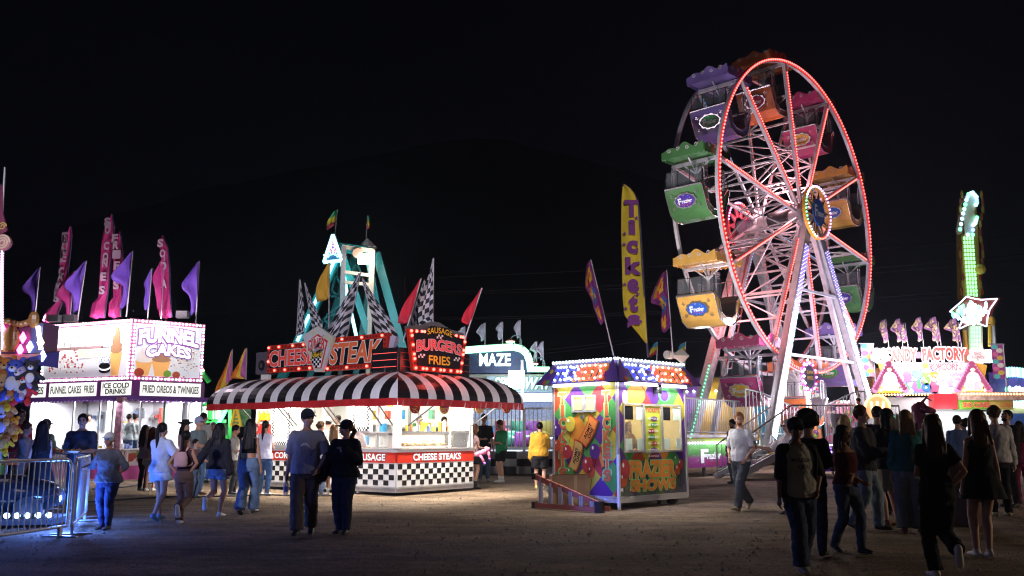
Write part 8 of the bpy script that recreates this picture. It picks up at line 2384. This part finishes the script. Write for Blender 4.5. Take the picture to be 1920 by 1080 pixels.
    P('woman in a light blue visor cap with a ponytail half hidden by the black jacket', 668, 925, 787, face=150, sex='f', hair='pony', hc='brown', hat='cap', hatc=(.25, .32, .5), arms=('hold', 'hold'), shirt=(.6, .45, .42), pants=DEN, shoe='w')
    P('young man in a black polo shirt beside the diner corner', 907, 903, 776, face=10, turn=-12, skin='light', hc='dark', arms=('hold', 'down'), shirt=(.02, .02, .03), pants=(.06, .10, .17), shoe=(.3, .25, .2))
    P('woman with long light brown hair in black shorts and boots at the diner corner', 889, 916, 795, face=115, sex='f', skin='light', hair='long', hc='brown', arms=('hold', 'hold'), shirt=(.6, .4, .42), sleeve=.2, pants=BLKC, pleg=.28, shoe='b', boots=True, nod=15)
    P('boy in a green t-shirt looking down at his phone', 940, 905, 787, face=-55, skin='light', hair='short', hc='auburn', arms=('phone', 'phone'), nod=28, shirt=(.03, .28, .12), sleeve=.5, ease=.03, hem=.80, pants=BLKC, pleg=.38, pw=.02, shoe='w', sock=True, legs='stand',
      extra=[('phone', 'R', 'phone lit pink in the hands of the boy in green', 'phone', 1)])
    P('man in a mustard yellow hoodie and black shorts standing with his back turned', 1013, 917, 792, face=180, turn=-20, skin='light', hc='black', arms=('hold', 'down'), shirt=(.62, .33, .04), sleeve=1, ease=.045, hood=True, pants=(.014, .014, .018), pleg=.42, pw=.04, fat=1.08, shoe=(.6, .55, .2))
    # inside the stands
    RMd = DINER[1]
    for lb, x, y, H_, kw in (('grey haired worker with glasses behind the diner counter', 1.5, .7, 1.62, dict(face=52, hc='grey', shirt=(.35, .45, .45), arms=('counter', 'counter'))), ('worker in a dark top inside the diner at the right', 2.45, .7, 1.6, dict(face=20, hc='dark', shirt=(.05, .05, .08), arms=('counter', 'down'))),
                             ('worker in a pale t-shirt at the side hatch of the diner', 1.1, 3.4, 1.66, dict(face=-40, hc='dark', shirt=(.5, .5, .5), arms=('counter', 'down')))):
        q = RMd @ Vector((x, y, .3)); P(lb, 0, 0, 0, loc=q, H=H_, pants=DEN, skin='light', **kw)
    q = BOOTH[0] @ Vector((1.22, .7, .15)); P('blond ticket seller sitting behind the booth window', 0, 0, 0, loc=q, H=1.58, sex='f', face=35, hair='bob', hc='blond', shirt=(.35, .22, .12), arms=('counter', 'counter'), pants=DEN)
    for lb, px, Y_, kw in (('worker in white far inside the funnel cake stand', 165, 31.4, dict(shirt=(.6, .62, .65), face=20)), ('grey shirted worker with his back to the window, left of a pair', 240, 30.6, dict(shirt=(.32, .36, .37), face=170)), ('grey shirted worker in the funnel cake stand, right of a pair', 252, 30.9, dict(shirt=(.36, .40, .40), face=150, sex='f', hair='bun'))):
        P(lb, px, 0, 0, loc=Q(px, 820, Y_).to_2d().to_3d() + Vector((0, 0, .42)), H=1.7, hc='dark', pants=DEN, arms=('hold', 'hold'), **kw)
    # right side crowd
    P('ginger bearded man in a white t-shirt walking with hands in his pockets', 1393, 956, 773, face=-50, turn=36, skin='light', hair='short', hc='ginger', arms=('pocket', 'pocket'), legs='walk', shirt=(.60, .60, .66), sleeve=.46, ease=.025, hem=.87, pants=(.07, .08, .10), pw=.028, shoe=(.3, .24, .16), fat=1.03)
    P('man in a dark plaid shirt standing behind the ginger bearded man', 1378, 907, 786, face=-60, skin='mid', hc='black', arms=('down', 'pocket'), shirt=(.10, .11, .16), sleeve=.9, pants=(.10, .10, .12), shoe='b', nod=8)
    P('man in sunglasses and a cap with an open dark jacket over a MORE LOVE t-shirt', 1505, 1070, 783, face=8, turn=-8, skin='tan', hair='short', hc='black', hat='cap', arms=('down', 'pocket'), legs='step2', shirt=(.46, .44, .40), sleeve=.2, ease=.015, hem=.84, pants=(.05, .07, .13), pw=.035, flare=.02, fat=1.08, shoe=(.4, .38, .36), jacket=(.012, .012, .016), extra=[('print', 'R', more_print)])
    P('man with a large round afro in a dark t-shirt behind the man in sunglasses', 1527, 1042, 764, face=150, skin='tan', hair='afro', hc='black', arms=('hold', 'down'), shirt=(.012, .012, .02), sleeve=.5, ease=.03, pants=(.04, .06, .12), fat=1.08, shoe='b')
    P('older man in glasses and a pale t-shirt holding up a dark phone', 1484, 965, 786, face=-70, skin='light', hair='short', hc='grey', arms=('point', 'down'), shirt=(.62, .55, .55), sleeve=.5, pants=(.08, .08, .10), fat=1.12,
      extra=[('phone', 'R', 'dark phone held up by the older man in the pale t-shirt', 'phone')])
    P('woman in a dark red top with folded arms and ripped jeans', 1594, 1036, 797, face=28, turn=14, sex='f', skin='tan', hair='long', hc='black', arms=('crosslow', 'crosslow'), shirt=(.09, .006, .012), sleeve=0, neck=1.38, hem=.94, pants=(.06, .08, .14), fat=1.15, shoe='b', boots=True, legs='step')
    P('tall curly haired man in a dark plaid jacket and light jeans looking right', 1628, 993, 763, face=60, skin='light', hair='curly', hc='brown', arms=('hold', 'hold'), legs='step', shirt=(.045, .045, .055), sleeve=1, ease=.045, hem=.84, pants=(.22, .28, .36), pw=.03, fat=1.12, shoe='b')
    P('light haired person just behind the woman in the dark red top', 1593, 972, 779, face=170, sex='f', hair='mid', hc='blond', shirt=(.05, .05, .06), sleeve=1, pants=(.15, .2, .12), shoe=(.1, .12, .04), legs='step')
    P('person in a black cap and black top wearing a tan knee length skirt', 1674, 986, 766, face=-150, sex='f', skin='light', hair='mid', hc='dark', hat='cap', arms=('hold', 'chest'), shirt=(.014, .014, .018), sleeve=.55, ease=.05, pants=(.30, .22, .13), skirt=(.46, .02), shoe=(.2, .08, .04), fat=1.1)
    P('dark haired man looking over the crowd beside the tan skirt', 1656, 965, 762, face=170, skin='mid', hair='short', hc='black', arms=('down', 'hold'), shirt=(.016, .016, .02), sleeve=1, ease=.04, pants=BLKC)
    P('blond person in a teal shirt and loose light jeans with back turned', 1712, 1000, 769, face=165, sex='f', skin='light', hair='mid', hc='blond', arms=('hold', 'down'), shirt=(.03, .18, .20), sleeve=.75, ease=.05, hem=.88, pants=(.20, .25, .32), pw=.04, flare=.02, shoe=(.25, .12, .1), fat=1.12)
    P('woman in black with long brown hair at the front right, walking away', 1768, 1084, 778, face=175, sex='f', skin='light', hair='mid', hc='brown', arms=('hip', 'hold'), legs='kick', shirt=(.022, .016, .02), sleeve=.3, hem=.98, pants=(.010, .010, .014), flare=.02, pw=.02, fat=1.06, shoe='w')
    P('woman in a short black dress with auburn hair, her back turned', 1852, 1046, 768, face=178, sex='f', skin='light', hair='mid', hc='auburn', arms=('down', 'down'), legs='cross', shirt=(.012, .012, .016), sleeve=0, neck=1.40, pants=(.014, .014, .018), skirt=(.30, .08), shoe='w', boots=False, fat=1.03)
    P('man in a white and grey plaid shirt near the right edge, back turned', 1879, 968, 763, face=170, skin='light', hair='curly', hc='brown', arms=('down', 'hip'), shirt=(.48, .48, .54), sleeve=.95, ease=.035, hem=.86, pants=BLKC, fat=1.08, shoe=(.4, .35, .25))
    P('man in a blue shirt seen between the two women at the right, further back', 1806, 938, 779, face=150, hc='dark', arms=('hold', 'hold'), shirt=(.10, .16, .32), pants=BLKC)
    P('person with hair tied up and a pink top, between the women at the right', 1817, 930, 786, face=-160, sex='f', hair='bun', hc='dark', shirt=(.5, .28, .28), sleeve=0, pants=BLKC)
    P('bearded man in black looking up at the right edge', 1899, 950, 767, face=-60, nod=-25, hc='black', skin='mid', arms=('down', 'hold'), shirt=(.014, .014, .018), sleeve=1, ease=.04, pants=BLKC)
    P('person in plum coloured clothes cut off by the right edge', 1922, 945, 790, face=170, sex='f', hair='mid', hc='dark', shirt=(.2, .02, .08), sleeve=1, pants=(.25, .02, .10), ease=.04)
    P('far figure in white in front of the serving window at the right', 1888, 905, 795, face=100, hc='dark', shirt=(.5, .5, .55), pants=DEN)
    # on the ride
    q = Q(1613, 800, 31.5); P('dark haired youth in a red top standing on the wheel deck', 0, 0, 0, loc=(q.x, q.y, Z(836, 30)), H=1.62, hc='dark', skin='mid', face=-60, nod=20, arms=('hold', 'hold'), shirt=(.45, .03, .05), pants=DEN)
    WM = ROOTM['ferris_wheel']
    for kk, lb, kw in ((6, 'rider in a white cap sitting in the lowest magenta gondola', dict(hat='cap', hatc=(.6, .58, .55), shirt=(.10, .14, .22), hc='dark', face=135)), (8, 'curly haired rider sitting in the low purple gondola', dict(hair='curly', hc='black', shirt=(.08, .08, .10), face=10)), (4, 'rider with long hair sitting in the far left green gondola', dict(sex='f', hair='long', hc='brown', shirt=(.12, .06, .05), face=-40))):
        g = GP[kk]; q = WM @ Vector((g.x + .25, .95, g.z - 2.0)); P(lb, 0, 0, 0, loc=q, H=1.55, legs='sit' if False else 'stand', arms=('hold', 'hold'), pants=DEN, **kw)
    # pink stuffed toys
    t = thing('plush_toy', 'pink and white plush animal held by the woman at the diner corner', 'plush toy', Q(904, 853, 23.7)); t.scale = (.75, .75, .75); pk = cloth((.55, .15, .26), 'plush', 1); lw = cloth((.75, .55, .6), 'plush', 1); b = MB()
    b.rcone((-.16, 0, .02), (.16, 0, .14), .09, .10, pk); b.ball((.18, -.02, .18), .11, pk, (1, .9, .9)); b.rcone((.22, -.05, .10), (.26, -.08, -.12), .05, .045, pk); b.rcone((-.05, -.04, -.02), (.08, -.08, -.26), .05, .045, pk); b.build('body', t, True)
    b = MB(); b.ball((.12, -.02, .18), .112, lw, (.25, .95, .95)); b.ball((.26, -.10, -.14), .045, cloth((.3, .12, .5), 'plush', 1)); b.ball((.09, -.1, -.28), .045, cloth((.3, .12, .5), 'plush', 1)); b.build('stripe', t, True)
    p = Q(1729, 800, 17.5); t = thing('inflatable_dragon', 'large maroon inflatable dragon with a spotted pale belly and black mane held above the crowd', 'inflatable toy', (p.x, p.y, 1.15)); mr = mat('inflatable maroon', (.22, .05, .10), .25); pl = mat('inflatable pale', (.50, .42, .45), .3); b = MB()
    b.loft([((.1, 0, -.25), .10, .10), ((.12, 0, -.05), .27, .22), ((.06, 0, .2), .24, .2), ((-.02, 0, .45), .15, .14), ((-.06, 0, .66), .13, .12), ((-.03, 0, .82), .14, .13), ((.0, 0, .90), .06, .06)], mr, 20)
    b.rcone((-.02, -.05, .78), (.16, -.16, .72), .09, .05, mr); b.ball((.20, -.16, .62), .06, BLK); b.rcone((.02, 0, .88), (.12, 0, .98), .03, .015, mr); b.rcone((.12, 0, .98), (.22, 0, .92), .015, .008, mr); b.rcone((.22, -.1, .1), (.36, -.2, .0), .08, .06, mr)
    b.build('body', t, True); b = MB(); b.loft([((-.18 + .02 * k, .02, .15 + k * .12), .05, .12) for k in range(7)], mat('mane black', (.01, .01, .01), .8), 10); b.build('mane', t, True)
    b = MB(); b.ball((.06, -.10, .12), .17, pl, (1, .75, 1.25), 14, 10); b.ball((.02, -.13, .52), .06, pl, (1, .4, 1.2)); b.ball((-.08, -.12, .36), .035, pl); b.ball((.2, -.14, .28), .04, pl); b.build('belly_patch', t, True)
    # hand-held placard-like green lit toy behind the tall man
    p = Q(1663, 800, 22); t = thing('light_sign', 'glowing orange arched sign with a green lit toy below, among the crowd', 'sign', (p.x, 30, 0)); I = ROOTM[t.name].inverted(); L = lambda px, py: I @ Q(px, py, 30); b = MB()
    q = L(1645, 764); b.poly([(q.x - .42, q.z - .35), (q.x + .42, q.z - .35)] + [(q.x + .42 * math.cos(k * PI / 12), q.z + .42 * math.sin(k * PI / 12)) for k in range(13)], 0, .08, mat('sign orange', (.6, .25, .05), .4, em=.8, emcol=(1, .6, .3))); b.tube((q.x, .05, 0), (q.x, .05, q.z - .3), .04, DARK); b.build('panel', t)
    b = MB(); 
    for k in range(13): 
        if k < 12: b.tube((q.x + .40 * math.cos(k * PI / 12), -.04, q.z + .40 * math.sin(k * PI / 12)), (q.x + .40 * math.cos((k + 1) * PI / 12), -.04, q.z + .40 * math.sin((k + 1) * PI / 12)), .035, glow('neon orange', (1, .5, .15), 5))
    for dx in (-.15, 0, .15): b.tube((q.x + dx, -.04, q.z - .25), (q.x + dx * 1.4, -.04, q.z + .2), .03, glow('neon peach', (1, .75, .6), 4))
    b.build('neon_tube', t); b = MB(); q = L(1656, 782); b.ball((q.x, -.1, q.z), .22, glow('neon green', (.15, 1, .45), 3.5), (1.5, .4, .6), 14, 8); b.build('green_toy', t)
people()
# ================================================================ SMALL THINGS ON THE GROUND
def cables():
    cm = mat('black cable', (.015, .015, .015), .6)
    for lb, pts in (('black power cable snaking across the dirt in front of the two food stands', [(0, 958), (120, 945), (220, 938), (300, 934), (400, 931), (470, 929), (560, 931), (640, 930)]), ('black power cable nearer the funnel cake stand', [(170, 918), (230, 914), (262, 909), (300, 904)])):
        b = MB(); P_ = [G(*q) + Vector((0, 0, .02)) for q in pts]; out = []
        for a, c in zip(P_, P_[1:]):
            for k in range(5): u = k / 5; q = a.lerp(c, u); q.y += .08 * math.sin(q.x * 2.1); q.z = .015 + .006 * math.sin(q.x * 3); out.append(q)
        b.path(out, .018, cm, 6); tag(b.build('power_cable'), lb, 'cable', 'cables on the dirt')
    p = G(1815, 985); t = thing('litter_bin', 'dark square litter bin among the crowd at the right', 'bin', p); b = MB(); b.loft([((0, 0, 0), .30, .30), ((0, 0, .95), .36, .36)], paint((.10, .05, .04)), 4); b.build('bin_body', t); b = MB(); b.loft([((0, 0, .95), .38, .38), ((0, 0, 1.0), .38, .38)], DARK, 4); b.build('rim', t)
cables()
# unseen lamps, added to stand in for the rest of the fairground lighting the near sides
def fair_light():
    # unseen flood added behind the camera to the left, aimed at the stands' signs and hoods
    lamp('SPOT', (-7.5, -2, 6.5), 14000, (.92, .88, 1.0), .35, target=Vector((-4.0, 22.5, 3.9)), spot=29)
    lamp('SPOT', (2.5, -3, 6.5), 3600, (1, .92, .95), .35, target=Vector((1.9, 18.2, 4.2)), spot=30)
    lamp('SPOT', (24, 11, 3.0), 3000, (1, .78, .55), .15, target=Vector((7, 12, .2)), spot=78)
    lamp('SPOT', (1, -9, 8), 150, (1, .82, .72), .8, target=Vector((4, 14, .8)), spot=75)  # added weak fill on the crowd from the camera side
    lamp('SPOT', (2.0, -3, 6.5), 3000, (1, .95, .9), .3, target=Vector((2.4, 18.4, 5.0)), spot=13)  # added narrow spot to brighten the yellow feather banner
    lamp('SPOT', (-4, 12.5, 2.2), 3000, (.12, .22, 1), .05, target=Vector((1.9, 17.6, .5)), spot=13)  # added blue spot on the ladder, no fixture stands there
    lamp('SPOT', (-9, 4, 4.5), 650, (.16, .22, 1), .3, target=Vector((-3.2, 13, 1.1)), spot=45)  # added blue fill on the crowd barriers
fair_light()
# thin night haze: the air over the fair catches the lamps' light and dims the hill
hz = MB(); hz.box(-3100, 3100, -90, 4100, -4, 520, mat('haze', (.5, .5, .5)))
HM_ = _mats['haze']; nt = HM_.node_tree; nt.nodes.remove(nt.nodes['Principled BSDF']); v = nt.nodes.new('ShaderNodeVolumePrincipled'); v.inputs['Density'].default_value = .00042; v.inputs['Color'].default_value = (.8, .85, 1, 1); v.inputs['Anisotropy'].default_value = .6
nt.links.new(v.outputs[0], nt.nodes['Material Output'].inputs['Volume']); tag(hz.build('haze'), kind='stuff')
print('OBJECT COUNT', len(bpy.data.objects))
